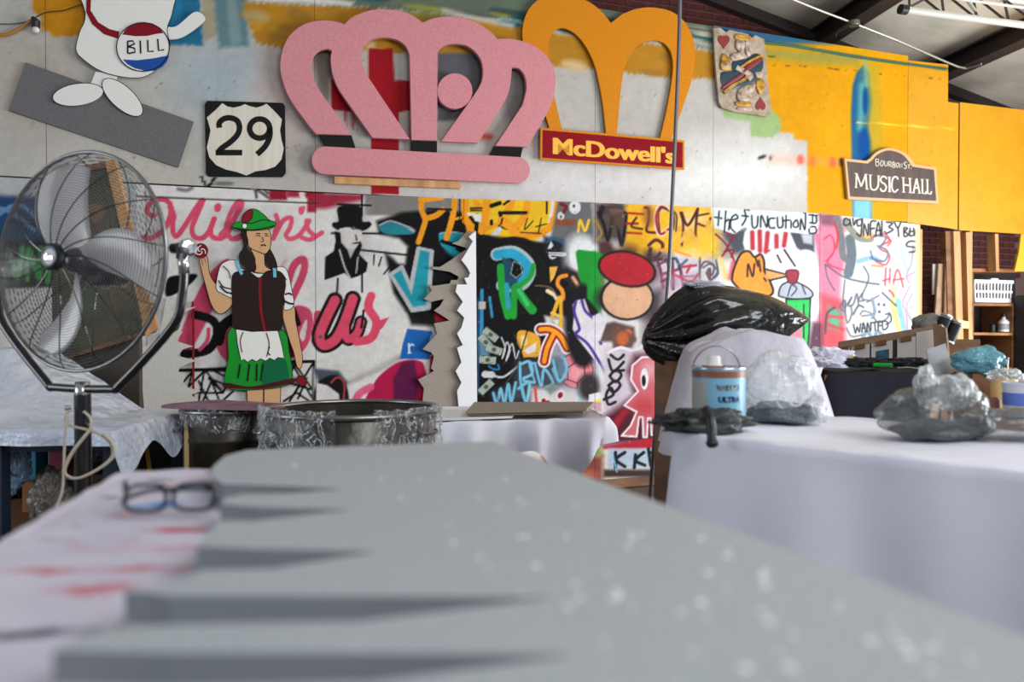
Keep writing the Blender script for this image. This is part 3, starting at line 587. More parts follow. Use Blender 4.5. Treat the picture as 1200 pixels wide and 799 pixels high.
G.el(760, 180, 120, 280, (16, 14, 18), soft=7); G.el(690, 60, 60, 90, (16, 14, 18), soft=6); G.el(800, 590, 70, 90, (50, 40, 46), soft=8)
G.po([(690, 40), (720, 10), (770, 0), (810, 110), (870, 170), (900, 260), (940, 330), (940, 560), (830, 400), (720, 260), (690, 200), (700, 110)], (208, 204, 210), soft=1.5)
for p in ([(712, 20), (702, 90), (736, 200), (712, 236), (790, 300), (868, 420), (930, 530)], [(752, 10), (775, 80), (838, 145), (832, 210), (880, 300)]): G.st(p, 20, (76, 48, 136))
G.st([(835, 130), (838, 200)], 26, (76, 48, 136))
G.po([(800, 640), (870, 625), (913, 690), (913, 760), (790, 760)], (214, 212, 214)); G.po([(840, 680), (880, 668), (880, 742), (835, 742)], (236, 212, 30)); G.rg = RN
G.rect(-60, 330, 90, 372, (190, 150, 160), soft=2); G.rect(-160, 500, 95, 560, (150, 146, 80), soft=8); G.rect(-160, 560, 95, 700, (128, 66, 54), soft=8); G.st([(20, 535), (70, 545)], 12, (60, 150, 90), soft=2); G.el(40, 640, 40, 20, (170, 90, 70), soft=6)
# fourth panel
G.rect(698, 230, 836, 620, (176, 164, 170), soft=1)
G.rg = RH
G.rect(30, 30, 220, 250, (74, 64, 66), soft=12); G.po([(200, 30), (690, 50), (690, 300), (560, 330), (400, 300), (300, 340), (210, 300)], (222, 168, 36), soft=8); G.el(560, 130, 110, 60, (226, 190, 130), soft=14, a=.7)
G.el(270, 250, 60, 70, (214, 158, 24), soft=10); G.po([(40, 30), (110, 30), (180, 80), (140, 100)], (196, 140, 150), soft=4)
G.po([(50, 250), (110, 240), (150, 300), (140, 420), (60, 430)], (70, 44, 44), soft=6); G.po([(-10, 310), (30, 300), (80, 320), (90, 560), (60, 640), (-10, 560)], (20, 138, 44), soft=3); G.po([(60, 430), (100, 430), (100, 600), (60, 600)], (120, 110, 70), soft=8, a=.7)
G.po([(330, 330), (690, 310), (690, 800), (340, 800)], (190, 180, 188), soft=14)
BR = (66, 26, 26)
for p, w, c in (([(52, 90), (84, 160), (105, 240), (130, 120)], 18, (24, 20, 20)), ([(130, 120), (160, 180), (182, 270), (205, 120), (200, 90)], 18, (24, 20, 20)), ([(60, 110), (75, 60)], 26, (24, 20, 20)), ([(215, 92), (300, 98)], 12, (160, 34, 30)), ([(205, 150), (270, 150)], 14, (150, 30, 30)), ([(210, 200), (290, 205)], 12, (160, 34, 30)), ([(262, 118), (235, 165), (295, 180)], 12, BR),
                ([(308, 62), (328, 70), (330, 130), (318, 190), (366, 200)], 14, BR), ([(430, 70), (396, 58), (372, 110), (380, 180), (400, 208), (440, 180)], 30, (220, 210, 200)), ([(430, 70), (396, 58), (372, 110), (380, 180), (400, 208), (440, 180)], 14, (150, 30, 34)), ([(440, 80), (400, 66), (384, 110), (392, 200)], 8, BR),
                ([(462, 78), (470, 130), (464, 180)], 10, BR), ([(480, 190), (484, 110), (462, 78)], 9, BR), ([(505, 90), (520, 160), (512, 270)], 12, BR), ([(512, 90), (545, 160), (600, 70)], 14, BR), ([(600, 70), (590, 160), (590, 245), (606, 240)], 14, BR), ([(606, 105), (660, 95)], 10, BR), ([(600, 150), (650, 165), (670, 120)], 12, (90, 30, 34)),
                ([(500, 170), (500, 250), (560, 190), (590, 260), (640, 200), (660, 140)], 22, (214, 160, 70)), ([(330, 270), (370, 240), (408, 270), (380, 330), (340, 350), (400, 345)], 18, (70, 36, 44)), ([(340, 290), (330, 340)], 22, (70, 36, 44)),
                ([(400, 300), (520, 310), (640, 345)], 16, (232, 190, 120)), ([(380, 360), (395, 410), (410, 500)], 16, (110, 50, 70)), ([(460, 345), (465, 510)], 18, (90, 60, 74)), ([(400, 430), (500, 400)], 16, (130, 60, 80)), ([(500, 380), (520, 480)], 18, (90, 60, 74)), ([(500, 390), (590, 380)], 14, (170, 50, 60)), ([(500, 440), (580, 440)], 12, (120, 70, 90)), ([(420, 350), (480, 345), (500, 400)], 14, (40, 60, 80)), ([(540, 420), (560, 380)], 14, (170, 50, 60)),
                ([(612, 340), (610, 450)], 12, (84, 84, 92)), ([(612, 400), (640, 360), (690, 380), (680, 430), (650, 425), (660, 400)], 12, (84, 84, 92)), ([(700, 350), (712, 420), (690, 450)], 12, (84, 84, 92)), ([(668, 400), (668, 490)], 14, (90, 60, 64))): G.st(p, w, c, soft=1.4)
G.rect(300, 500, 420, 800, (70, 60, 66), soft=14, a=.8)
for cx, cy, rx, ry, c in ((120, 60, 60, 30, (40, 34, 36)), (150, 130, 40, 60, (80, 60, 50)), (330, 110, 30, 60, (120, 70, 40)), (400, 330, 60, 24, (70, 50, 56)), (560, 300, 60, 20, (230, 190, 110)), (440, 470, 50, 40, (150, 110, 130)), (560, 470, 60, 40, (170, 150, 165)), (340, 420, 50, 60, (80, 50, 60)), (90, 560, 60, 60, (36, 34, 36)), (300, 620, 60, 60, (60, 50, 56)), (330, 330, 40, 40, (60, 40, 44)), (210, 300, 70, 40, (90, 60, 40)), (640, 250, 30, 40, (236, 200, 60))): G.el(cx, cy, rx, ry, c, soft=9, a=.75)
for p, c in (([(520, 200), (540, 260), (580, 220), (620, 270), (650, 180)], (214, 160, 60)), ([(420, 180), (460, 240), (500, 200)], (230, 180, 60)), ([(380, 290), (470, 300), (560, 330)], (216, 140, 40)), ([(380, 380), (430, 360), (440, 440), (400, 470)], (90, 50, 70)), ([(470, 430), (560, 470), (600, 430)], (180, 60, 80)), ([(480, 340), (500, 380), (540, 350)], (50, 80, 110)), ([(30, 120), (70, 200), (40, 240)], (150, 120, 50))): G.st(p, 12, c, soft=2)
# plain red-over-tan paint blot
G.el(210, 560, 150, 125, (26, 22, 22), soft=2); G.el(212, 560, 136, 112, (206, 160, 128), soft=1.2)
G.el(210, 400, 164, 100, (26, 22, 22), rot=12, soft=2); G.el(210, 400, 150, 87, (168, 30, 42), rot=12, soft=1.2)
G.po([(90, 700), (140, 690), (250, 720), (260, 800), (60, 800)], (84, 66, 62), soft=4); G.el(165, 760, 26, 36, (176, 82, 40), soft=3); G.el(215, 760, 26, 30, (190, 96, 50), soft=3); G.po([(335, 720), (360, 700), (390, 750), (380, 800), (340, 790)], (206, 202, 208)); G.po([(20, 660), (60, 640), (100, 690), (60, 800), (10, 800)], (206, 202, 210), soft=2)
G.rg = RN
G.po([(92, 100), (340, 90), (340, 520), (100, 520)], (188, 178, 188), soft=8); G.po([(130, 30), (170, 10), (240, 60), (220, 100), (140, 110)], (96, 70, 66), soft=4); G.el(180, 60, 26, 30, (180, 90, 50), soft=4)
G.st([(120, 120), (170, 100), (220, 110), (270, 95), (330, 110)], 14, (210, 206, 212)); G.st([(330, 60), (300, 40), (310, 10)], 20, (210, 206, 212))
for p in ([(100, 320), (140, 300), (130, 270), (110, 300), (120, 340), (150, 330)], [(120, 260), (150, 240), (170, 260), (140, 290), (120, 260)], [(125, 220), (150, 195), (175, 215), (150, 245), (125, 220)], [(120, 150), (140, 200), (185, 160)], [(140, 200), (185, 195)], [(130, 130), (160, 150), (185, 130)]): G.st(p, 12, (24, 22, 26))
G.po([(90, 400), (180, 340), (230, 300), (200, 200), (230, 130), (330, 120), (330, 500), (100, 510)], (78, 20, 34), soft=10); G.po([(95, 520), (330, 480), (330, 530), (100, 530)], (170, 30, 48), soft=3); G.st([(110, 480), (190, 370)], 30, (150, 24, 44), soft=5)
gh = [(340, 138), (262, 140), (222, 175), (216, 235), (246, 285), (188, 345), (240, 372), (215, 430), (176, 474), (240, 478), (250, 395), (266, 395), (268, 480), (284, 480), (288, 400), (300, 400), (303, 470), (340, 478)]
G.po(gh, (186, 92, 100), soft=1); G.el(300, 190, 40, 40, (204, 150, 158), soft=14, a=.8); G.el(270, 350, 50, 40, (176, 50, 60), soft=16, a=.7); G.st(gh, 8, (220, 214, 218), smooth=False)
G.el(273, 232, 17, 46, (216, 214, 216)); G.el(270, 240, 9, 24, BK); G.el(330, 245, 14, 40, (216, 214, 216))
G.rect(118, 528, 335, 612, (168, 180, 196), soft=4); G.rect(100, 618, 335, 650, (60, 46, 40), soft=4)
for p in ([(150, 545), (150, 610)], [(190, 545), (152, 575), (190, 605)], [(235, 555), (230, 610)], [(270, 545), (236, 578), (275, 600)], [(290, 530), (300, 600)], [(300, 545), (330, 560), (305, 580), (335, 610)]): G.st(p, 14, (20, 26, 34))
G.st([(140, 560), (155, 625)], 6, (110, 180, 210))
# fifth panel
G.rect(836, 236, 961, 620, (196, 196, 202), soft=1); G.rg = RI
G.rect(60, 160, 250, 330, (150, 140, 130), soft=10); G.rect(0, 170, 110, 310, (222, 176, 50), soft=14); G.po([(130, 190), (260, 160), (260, 280), (200, 300)], (70, 74, 84), soft=5); G.po([(500, 170), (650, 190), (650, 310), (570, 300), (520, 260)], (70, 72, 82), soft=3); G.po([(575, 190), (640, 190), (640, 250), (590, 240)], (170, 176, 186), soft=3)
for p in ([(90, 190), (150, 250), (200, 350)], [(200, 190), (160, 260), (120, 330)], [(110, 150), (180, 200)], [(140, 290), (190, 280), (180, 320)]): G.st(p, 11, (120, 36, 46))
G.st([(120, 330), (150, 440)], 26, (216, 190, 120), soft=4); G.st([(190, 350), (170, 440)], 20, (200, 80, 90), soft=4); G.st([(20, 380), (60, 360), (100, 400), (60, 450), (40, 410), (60, 400)], 10, (84, 84, 92)); G.st([(55, 410), (60, 480)], 12, (100, 70, 76))
G.po([(255, 180), (290, 150), (510, 175), (560, 290), (470, 320), (260, 290), (245, 240)], (214, 216, 220), soft=2)
for p in ([(298, 180), (300, 270)], [(340, 175), (342, 285)], [(385, 185), (375, 290), (395, 290)], [(435, 200), (436, 290)], [(488, 185), (478, 255)]): G.st(p, 26, (176, 50, 60), smooth=False, soft=2)
for cx, cy, r in ((440, 350, 70), (520, 340, 70), (600, 350, 66), (640, 430, 40), (630, 520, 50), (640, 610, 44), (560, 420, 110), (480, 420, 80), (600, 640, 60)): G.el(cx, cy, r+8, r+8, (190, 206, 214), soft=2)
for cx, cy, r in ((440, 350, 66), (520, 340, 66), (600, 350, 62), (640, 430, 36), (630, 520, 46), (640, 610, 40), (560, 420, 120), (480, 420, 85), (600, 640, 62)): G.el(cx, cy, r, r, (222, 224, 226), soft=3)
G.po([(640, 150), (680, 150), (710, 560), (720, 720), (650, 720), (690, 600), (680, 380)], (208, 104, 136), soft=5); G.po([(640, 690), (720, 690), (720, 900), (600, 900)], (90, 60, 80), soft=6)
G.po([(62, 35), (672, 60), (670, 185), (600, 190), (250, 150), (200, 190), (85, 155)], (206, 214, 218), soft=1)
for p in ([(110, 60), (104, 140)], [(85, 95), (125, 100)], [(148, 60), (140, 180)], [(145, 120), (168, 110), (165, 165)], [(180, 110), (215, 100), (205, 80), (180, 100), (175, 150), (200, 180)], [(280, 55), (255, 50), (262, 100), (240, 140)], [(240, 85), (275, 90)], [(295, 85), (300, 150), (325, 145), (330, 90)], [(345, 150), (350, 85), (380, 150), (385, 90)], [(425, 100), (395, 105), (395, 150), (425, 155)], [(440, 95), (445, 150), (470, 145), (470, 95)], [(490, 85), (488, 155)], [(470, 115), (510, 110)], [(518, 115), (518, 155)], [(530, 130), (550, 110), (558, 145), (535, 150), (530, 130)], [(570, 165), (575, 105), (596, 165), (600, 70), (590, 70)],
          [(620, 80), (665, 85)], [(640, 80), (640, 130)], [(625, 125), (660, 125), (660, 85)], [(620, 160), (625, 185), (660, 180), (655, 150), (630, 150)]): G.st(p, 9, (30, 30, 36))
G.po([(185, 430), (200, 370), (235, 300), (280, 288), (310, 320), (345, 305), (365, 345), (368, 400), (400, 460), (410, 530), (300, 560), (195, 470)], (236, 146, 56), smooth=True, line=(13, (50, 38, 36)))
for p in ([(318, 330), (330, 370)], [(370, 388), (500, 422)], [(395, 452), (500, 428)], [(270, 430), (275, 360), (300, 430), (310, 360)], [(335, 340), (345, 400)], [(365, 440), (375, 455)], [(480, 280), (540, 370)], [(440, 310), (460, 350)]): G.st(p, 12, (60, 46, 44))
G.po([(378, 396), (492, 424), (392, 446), (372, 430)], (232, 160, 96))
G.po([(448, 530), (465, 480), (520, 458), (580, 475), (636, 515), (630, 550), (540, 558), (460, 545)], (170, 176, 190), smooth=True, line=(9, (44, 46, 56))); G.st([(500, 540), (520, 480), (550, 500), (520, 540)], 8, (60, 64, 76)); G.st([(580, 480), (600, 530)], 8, (60, 64, 76))
G.po([(494, 396), (556, 396), (558, 440), (540, 470), (505, 464), (492, 430)], (146, 52, 66), smooth=True, line=(6, (60, 26, 34)))
G.po([(490, 560), (628, 556), (620, 760), (600, 950), (490, 950)], (52, 184, 92), line=(9, (24, 34, 34))); G.st([(590, 590), (590, 900)], 8, (30, 40, 40)); G.po([(490, 700), (580, 620), (576, 950), (490, 950)], (214, 120, 140), soft=1)
# sixth panel
G.rect(961, 244, 1078, 620, (206, 210, 214), soft=1); G.rg = RJ
G.po([(45, 50), (170, 50), (200, 150), (60, 150)], (130, 84, 104), soft=6); G.po([(50, 120), (190, 130), (210, 300), (180, 420), (170, 600), (60, 620)], (220, 120, 146), soft=6); G.po([(60, 520), (190, 560), (210, 900), (70, 900)], (196, 80, 90), soft=8)
G.po([(100, 590), (180, 620), (170, 740), (100, 720)], (90, 160, 130), soft=5, a=.8); G.st([(100, 650), (180, 660)], 18, (200, 70, 76), soft=3); G.st([(100, 700), (190, 730)], 16, (196, 60, 70), soft=3); G.st([(85, 750), (95, 640), (140, 600)], 12, (80, 70, 80), soft=2)
for p, w, c in (([(150, 80), (180, 200), (190, 300), (240, 330)], 40, (110, 112, 116)), ([(230, 200), (240, 300), (220, 400)], 56, (96, 108, 116)), ([(200, 100), (280, 190), (350, 200)], 40, (130, 136, 122)), ([(290, 150), (330, 190), (360, 170)], 16, (236, 170, 110)), ([(140, 100), (160, 180), (150, 250)], 12, (180, 60, 60)), ([(80, 200), (120, 180), (140, 260), (100, 340), (190, 380)], 9, (186, 60, 80)), ([(130, 290), (90, 330)], 8, (186, 60, 80)),
                ([(280, 330), (360, 310), (400, 330)], 30, (130, 170, 206)), ([(360, 355), (420, 360)], 16, (234, 140, 100)), ([(360, 190), (430, 170), (460, 210), (400, 250), (460, 290), (440, 350), (380, 330)], 9, (190, 56, 66)), ([(370, 180), (440, 190), (410, 240), (390, 240), (450, 270), (430, 330), (350, 310)], 10, (90, 104, 120)), ([(350, 270), (370, 320), (420, 330)], 9, (90, 104, 120)), ([(440, 190), (470, 210), (450, 240)], 8, (190, 56, 66)),
                ([(440, 370), (435, 470)], 10, (204, 66, 76)), ([(422, 445), (465, 430)], 9, (204, 66, 76)), ([(465, 375), (460, 460)], 9, (204, 66, 76)), ([(478, 485), (508, 378), (542, 480)], 9, (204, 66, 76)), ([(484, 440), (545, 432)], 9, (204, 66, 76)), ([(465, 470), (490, 500), (480, 600)], 24, (200, 210, 150)), ([(460, 500), (485, 530), (480, 600)], 14, (216, 90, 90)),
                ([(480, 560), (505, 680), (545, 770)], 40, (240, 206, 120)), ([(510, 560), (540, 700), (560, 790)], 34, (130, 176, 216)), ([(530, 240), (540, 300), (560, 370)], 26, (170, 190, 214)), ([(600, 240), (590, 340), (560, 420), (600, 500), (560, 600), (600, 700), (590, 780)], 12, (150, 150, 170)), ([(560, 420), (620, 400), (540, 560), (560, 640), (570, 790)], 8, (184, 120, 150)), ([(590, 600), (640, 640), (600, 790)], 40, (226, 170, 196)), ([(620, 420), (600, 460), (640, 560)], 40, (216, 190, 206)),
                ([(85, 350), (100, 430), (140, 500)], 10, (90, 96, 108)), ([(90, 350), (190, 420), (300, 450), (400, 465)], 10, (80, 88, 100)), ([(310, 360), (340, 430), (300, 540), (350, 560)], 9, (80, 92, 106)), ([(200, 440), (190, 600), (240, 540)], 8, (80, 92, 106)), ([(170, 600), (200, 560), (200, 620), (180, 610)], 10, (80, 92, 106)), ([(240, 540), (220, 590), (250, 580), (270, 520), (280, 590)], 9, (80, 92, 106)), ([(300, 520), (280, 560), (310, 560)], 9, (80, 92, 106)), ([(250, 640), (280, 590), (310, 600)], 11, (80, 92, 106)), ([(290, 640), (310, 620), (360, 640), (300, 650)], 8, (80, 92, 106)), ([(200, 620), (215, 690), (240, 640), (235, 590)], 9, (90, 100, 112)), ([(330, 570), (400, 530)], 9, (90, 100, 112)), ([(360, 550), (375, 620), (360, 660)], 20, (120, 140, 160)), ([(420, 515), (500, 590)], 12, (84, 92, 104)),
                ([(370, 660), (400, 690), (450, 660), (460, 630)], 9, (84, 92, 104)), ([(300, 790), (330, 740), (370, 790), (390, 740), (450, 790)], 22, (120, 140, 156)), ([(210, 720), (240, 770), (300, 760)], 8, (84, 92, 104))): G.st(p, w, c, soft=1.6)
for cx, cy in ((398, 582), (430, 585), (402, 625)): G.el(cx, cy, 9, 10, (80, 90, 104))
IK = (52, 60, 72)
for p in ([(250, 700), (262, 750), (272, 715), (285, 745), (292, 695)], [(300, 745), (308, 690), (322, 742)], [(303, 722), (320, 720)], [(330, 742), (332, 690), (350, 738), (352, 688)], [(358, 690), (392, 684)], [(375, 690), (378, 735)], [(395, 735), (396, 685), (415, 680)], [(396, 708), (412, 705)], [(420, 680), (424, 730), (450, 715), (448, 685), (420, 680)],
          [(440, 640), (466, 640), (470, 680), (440, 700)]): G.st(p, 9, IK)
DK = (44, 48, 56); G.rg = RGY(950, 242.5, 4.85, 4.5)
for p in ([(220, 70), (195, 60), (190, 95), (220, 90), (222, 65), (230, 100)], [(240, 60), (245, 95), (258, 70)], [(290, 65), (265, 70), (268, 100), (292, 90), (292, 62), (285, 150), (262, 140)], [(300, 150), (304, 90), (325, 150), (328, 90)], [(340, 150), (342, 80), (370, 75)], [(340, 115), (362, 112)], [(368, 155), (385, 80), (398, 150)], [(372, 125), (396, 122)], [(405, 75), (404, 150)], [(420, 130), (424, 133)], [(430, 80), (465, 85), (445, 105), (468, 120), (430, 140)], [(475, 80), (495, 110), (515, 75)], [(496, 110), (500, 155)], [(530, 110), (532, 155), (555, 145), (535, 130), (550, 112), (530, 110)], [(565, 112), (562, 150), (580, 150)], [(562, 130), (578, 128)], [(585, 112), (590, 150), (598, 120), (606, 150), (608, 108)],
          [(605, 182), (560, 182), (545, 205), (595, 215), (590, 235), (560, 238)]): G.st(p, 9, DK)
G.rg = RJ; G.rect(612, 110, 645, 760, (222, 196, 150), soft=2)
G.rg = ID; G.st([(160, 230), (262, 234), (372, 238)], 1.6, (50, 46, 46), smooth=False)
r_ = random.Random(9)
for i in range(260): G.el(r_.uniform(540, 960), r_.uniform(240, 560), r_.uniform(.4, 1.0), r_.uniform(.4, 1.0), r_.choice([(210, 210, 210), (30, 30, 30), (200, 120, 60), (90, 130, 150)]), soft=1, a=.6)
for i in range(90): G.st([(lambda x, y: (x, y))(r_.uniform(560, 950), r_.uniform(250, 520))]*1+[(r_.uniform(560, 950), r_.uniform(250, 520))], .1, (0, 0, 0), a=0) if False else None
G.grain(.07, 2)
# ================= room shell =================
s_at = lambda px: sz(px, 385)[0]
SL, SR = -5.2, 8.4
fl = B(); box(fl, (-6.5, -4.2, -.12), (9.5, 12.2, 0)); struct('floor', fl, mat('concrete_floor', (128, 124, 120), .8, var=(3, (104, 100, 97)), bump=(30, .3)))
# brick wall behind the sheets
def wbox(bm, s0, s1, z0, z1, a, b):
    vs = [bm.verts.new(wp(s, z, o)) for o in (a, b) for s, z in ((s0, z0), (s1, z0), (s1, z1), (s0, z1))]
    for f in ((0, 1, 2, 3), (7, 6, 5, 4), (0, 4, 5, 1), (1, 5, 6, 2), (2, 6, 7, 3), (3, 7, 4, 0)): bm.faces.new([vs[i] for i in f])
    return bm
BO = -1.15
wall = face_wall(struct('wall_back', wbox(B(), SL, SR, 0, 6.4, BO-.2, BO), M_mortar))
bw, bh, bj = .2, .066, .011; bme = None
def add_brick(s, z):
    global bme
    if bme is None:
        b = B(); wbox(b, -bw/2, bw/2, -bh/2, bh/2, 0, .016)
        for v in b.verts: v.co = Matrix.Rotation(-A, 3, 'Z') @ (v.co-O0)
        bmesh.ops.recalc_face_normals(b, faces=b.faces); bevel(b, .003, 1)
        bme = bpy.data.meshes.new('brick'); b.to_mesh(bme); b.free(); bme.materials.append(M_brick)
    o = bpy.data.objects.new('brick', bme); C.objects.link(o); o.parent = wall; o.location = Matrix.Rotation(-A, 3, 'Z') @ (wp(s, z, BO-.006+random.uniform(0, .004))-WL['wall_back'])
random.seed(3)
def bricks(s0, s1, z0, z1, cond=lambda s, z: True):
    k = int(z0/(bh+bj))
    while k*(bh+bj) < z1:
        z = k*(bh+bj)+bh/2; off = (bw+bj)/2*(k % 2); i = int(s0/(bw+bj))-1
        while i*(bw+bj)+off < s1:
            s = i*(bw+bj)+off
            if s > s0-.1 and z > z0-.03 and cond(s, z): add_brick(s, z)
            i += 1
        k += 1
_c1, _c2 = sz(880, 13, BO), sz(1150, 118, BO)
ceil_z = lambda s: _c1[1]+(_c2[1]-_c1[1])/(_c2[0]-_c1[0])*(s-_c1[0])
_a, _b = sz(640, 14, BO), sz(1000, 60, BO)
bricks(_a[0], _b[0], 4.35, 5.6, lambda s, z: z < ceil_z(s)+.03 and proj_wall(s, z, BO)[1] > -8 and proj_wall(s, z, BO)[1] < 12+(proj_wall(s, z, BO)[0]-690)*.16)
def zrange(px0, px1, y0, y1):
    a = sz(px0, y1, BO); b = sz(px1, y0, BO); return a[0], b[0], a[1], b[1]
a = zrange(1078, 1112, 268, 392); bricks(a[0], a[1], a[2], a[3]+.1)
a = zrange(1138, 1192, 270, 330); bricks(a[0], a[1], a[2], a[3]+.1)
# side wall far left
lw = B(); box(lw, (-5.75, 3.2, 0), (-5.6, 6.2, 6.4)); struct('wall_left', lw, mat('left_wall_paint', (168, 165, 160), .8))
# ceiling: sloping plane, falls to the right
BD = Vector((-.158, 1, 0)).normalized()
def cpt(s, t, drop=0): p = wp(s, 0, BO) - BD*t; return Vector((p.x, p.y, ceil_z(s)-drop))
cb = B()
vs = [cb.verts.new(cpt(s, t, -d)) for d in (0, .08) for s, t in ((-3.2, -.3), (8.4, -.3), (8.4, 9.6), (-3.2, 9.6))]
for f in ((0, 1, 2, 3), (7, 6, 5, 4), (0, 4, 5, 1), (1, 5, 6, 2), (2, 6, 7, 3), (3, 7, 4, 0)): cb.faces.new([vs[i] for i in f])
ceiling = struct('ceiling', cb, mat('faced_insulation', (236, 230, 212), .7, bump=(5, .35, .03), var=(1.6, (206, 200, 184))))
# purlins
def cz_hit(px, py, drop):
    """pixel ray -> point on ceiling plane lowered by drop"""
    r = ray(px, py); best = None; lo, hi = 1.0, 30.0
    def g(t):
        p = Vector((0, 0, CAMZ))+r*t; q = p-wp(0, 0, BO); q.z = 0
        # q = ES*s - BD*u
        det = ES.x*(-BD.y)-ES.y*(-BD.x); s = (q.x*(-BD.y)-q.y*(-BD.x))/det
        return p.z-(ceil_z(s)-drop), p
    for _ in range(50):
        m = (lo+hi)/2
        if g(m)[0] > 0: hi = m
        else: lo = m
    return g(lo)[1]
def s_of(px, py, drop):
    p = cz_hit(px, py, drop); return _c1[0]+((p.z+drop)-_c1[1])*(_c2[0]-_c1[0])/(_c2[1]-_c1[1])
for s, w_ in ((s_of(1028, 0, .1), .2), (s_of(1150, 62, .1), .2)):
    pb = B(); beam(pb, cpt(s, -.1, .10), cpt(s, 9, .10), .05, .2)
    beam(pb, cpt(s, -.1, .195), cpt(s, 9, .195), w_, .012); beam(pb, cpt(s, -.1, .008), cpt(s, 9, .008), w_, .012)
    struct('ceiling_beam', pb, mat('dark_steel_paint', (52, 40, 38), .6), ceiling)
# dark strip standing in for the shadow where wall meets roof
tb = B(); beam(tb, cpt(2.2, .06, .06), cpt(8.0, .06, .06), .1, .12); struct('eave_shadow_strip', tb, mat('eave_shadow_dark', (46, 34, 32), .8))
WALLMODE[0] = True
# upper sheets
seams = [-3.42, s_at(170), s_at(370)+.0, s_at(697), s_at(835), s_at(960), s_at(1062)]
zu = lambda px, py: sz(px, py)[1]
ups = [(-5.0, -3.42, 4.28), (-3.42, seams[2], 4.28), (seams[2], seams[3], 4.265), (seams[3], seams[4], 4.28), (seams[4], seams[6], 4.29)]
zb_l = lambda s: 1.035+(s+2.8)*.012 if s < 4 else 1.075
up_me = []
sheets_parent = wall
for (s0, s1, zt) in ups: painted_sheet('painted_sheet', U, s0+.0015, s1-.0015, (zt, zt), (zu(170, 216)+.012+.008*(s0+2.6), zu(170, 216)+.012+.008*(s1+2.6)), .0, .018, .016, M_upper, sheets_parent)
M_ygloss = paintmat('yellow_gloss_paint', .42, .5)
sA = seams[6]; sB = sz(1111, 100)[0]; sC = sz(1123, 230)[0]
painted_sheet('painted_sheet', U, sA+.003, sB, (4.245, 4.265), (2.59, 2.56), .0, .018, .02, M_ygloss, sheets_parent)
painted_sheet('painted_sheet', U, sB+.001, sC-.006, (3.876, 3.876), (2.56, 2.545), .0, .018, .02, M_ygloss, sheets_parent)
painted_sheet('painted_sheet', U, sC, 6.5, (3.885, 3.90), (2.54, 2.54), .012, .018, .02, M_ygloss, sheets_parent)
# battens behind the sheets so they stand off the brick
nb = B()
for s in np.arange(-3.3, 6.4, 1.22):
    wbox(nb, s, s+.04, .18, 3.8, -.11, -.019)
struct('furring_strip', nb, M_wood, wall)
# thin teal conduit along the top of the sheets
cp_ = B(); tube(cp_, [wpx(x, y, .012) for x, y in ((845, 43), (930, 54), (1020, 69), (1108, 81))], .011, 6); struct('pipe', cp_, mat('teal_painted_pipe', (18, 90, 78), .5), wall)
# ================= graffiti sheets =================
GL = 'sheets of plywood covered in graffiti'
gz0 = .175
def gpanel(s0, s1, zt, label, z0=gz0, off=.004):
    o = painted_sheet('graffiti_panel', G, s0+.002, s1-.002, zt, (z0, z0), off, .012, .0085, M_graf)
    tag(o, label, 'plywood panel', GL)
zt = lambda px, py: sz(px, py, .004)[1]
s = [s_at(172)-1.22, s_at(172), s_at(370), s_at(543.7), s_at(697), s_at(835), s_at(960), s_at(1077)]
gpanel(s[0], s[1], (zt(20, 209), zt(171, 216)), 'graffiti sheet at far left of the wall, mostly hidden behind the floor fan')
gpanel(s[1], s[2], (zt(173, 230), zt(369, 237)), 'white sheet with pink script lettering behind the painted woman in green skirt')
o = painted_sheet('plywood_strip', G, s[1]+.002, s[2]-.002, (zt(173, 216.5), zt(369, 226)), (zt(173, 232)+.004, zt(369, 238.5)+.004), .008, .012, .0085, M_graf); tag(o, 'narrow white plywood strip with red and black smears above the pink script', 'plywood strip')
gpanel(s[2], s[3], (zt(371, 226), zt(543, 233)), 'graffiti sheet with black hat portrait stencil and teal V letter')
gpanel(s[3], s[4], (zt(545, 233), zt(696, 237)), 'black graffiti sheet with teal and green R, turntable and red T')
gpanel(s[4], s[5], (zt(698, 237.5), zt(834, 243)), 'graffiti sheet reading WELCOME with red and tan paint blot below')
gpanel(s[5], s[6], (zt(836, 243), zt(959, 250)), 'graffiti sheet with orange pointing hand and green spray can')
gpanel(s[6], s[7], (zt(961, 250), zt(1076, 263)), 'pale graffiti sheet with red 3 and WANTED, last before the shelves', off=.006)
# timber base under the sheets
for i, (x0, x1) in enumerate(((175, 700), (702, 1076))):
    b = B(); wbox(b, s_at(x0), s_at(x1), .09, .172, -.06, -.005); bevel(b, .003, 1); struct('trim_2' if i == 0 else 'trim_3', b, M_oldwood)
b = B(); wbox(b, s_at(170), s_at(1076), 0, .088, -.1, .05); struct('trim_4', b, mat('grimy_timber', (96, 70, 48), .8, var=(6, (60, 44, 34))))
# ================= things hung on the upper wall =================
def wthing(name, label, cat, px, py, off=.0, group=None): return face_wall(thing(name, label, cat, wpx(px, py, off), group))
# grey board
b = wslab(B(), [(30, 73), (227, 142.5), (209, 196), (10, 129)], .003, .02); tag(obj('grey_board', b, M_gray), 'tilted plain dark grey rectangular board on the upper left wall', 'board')
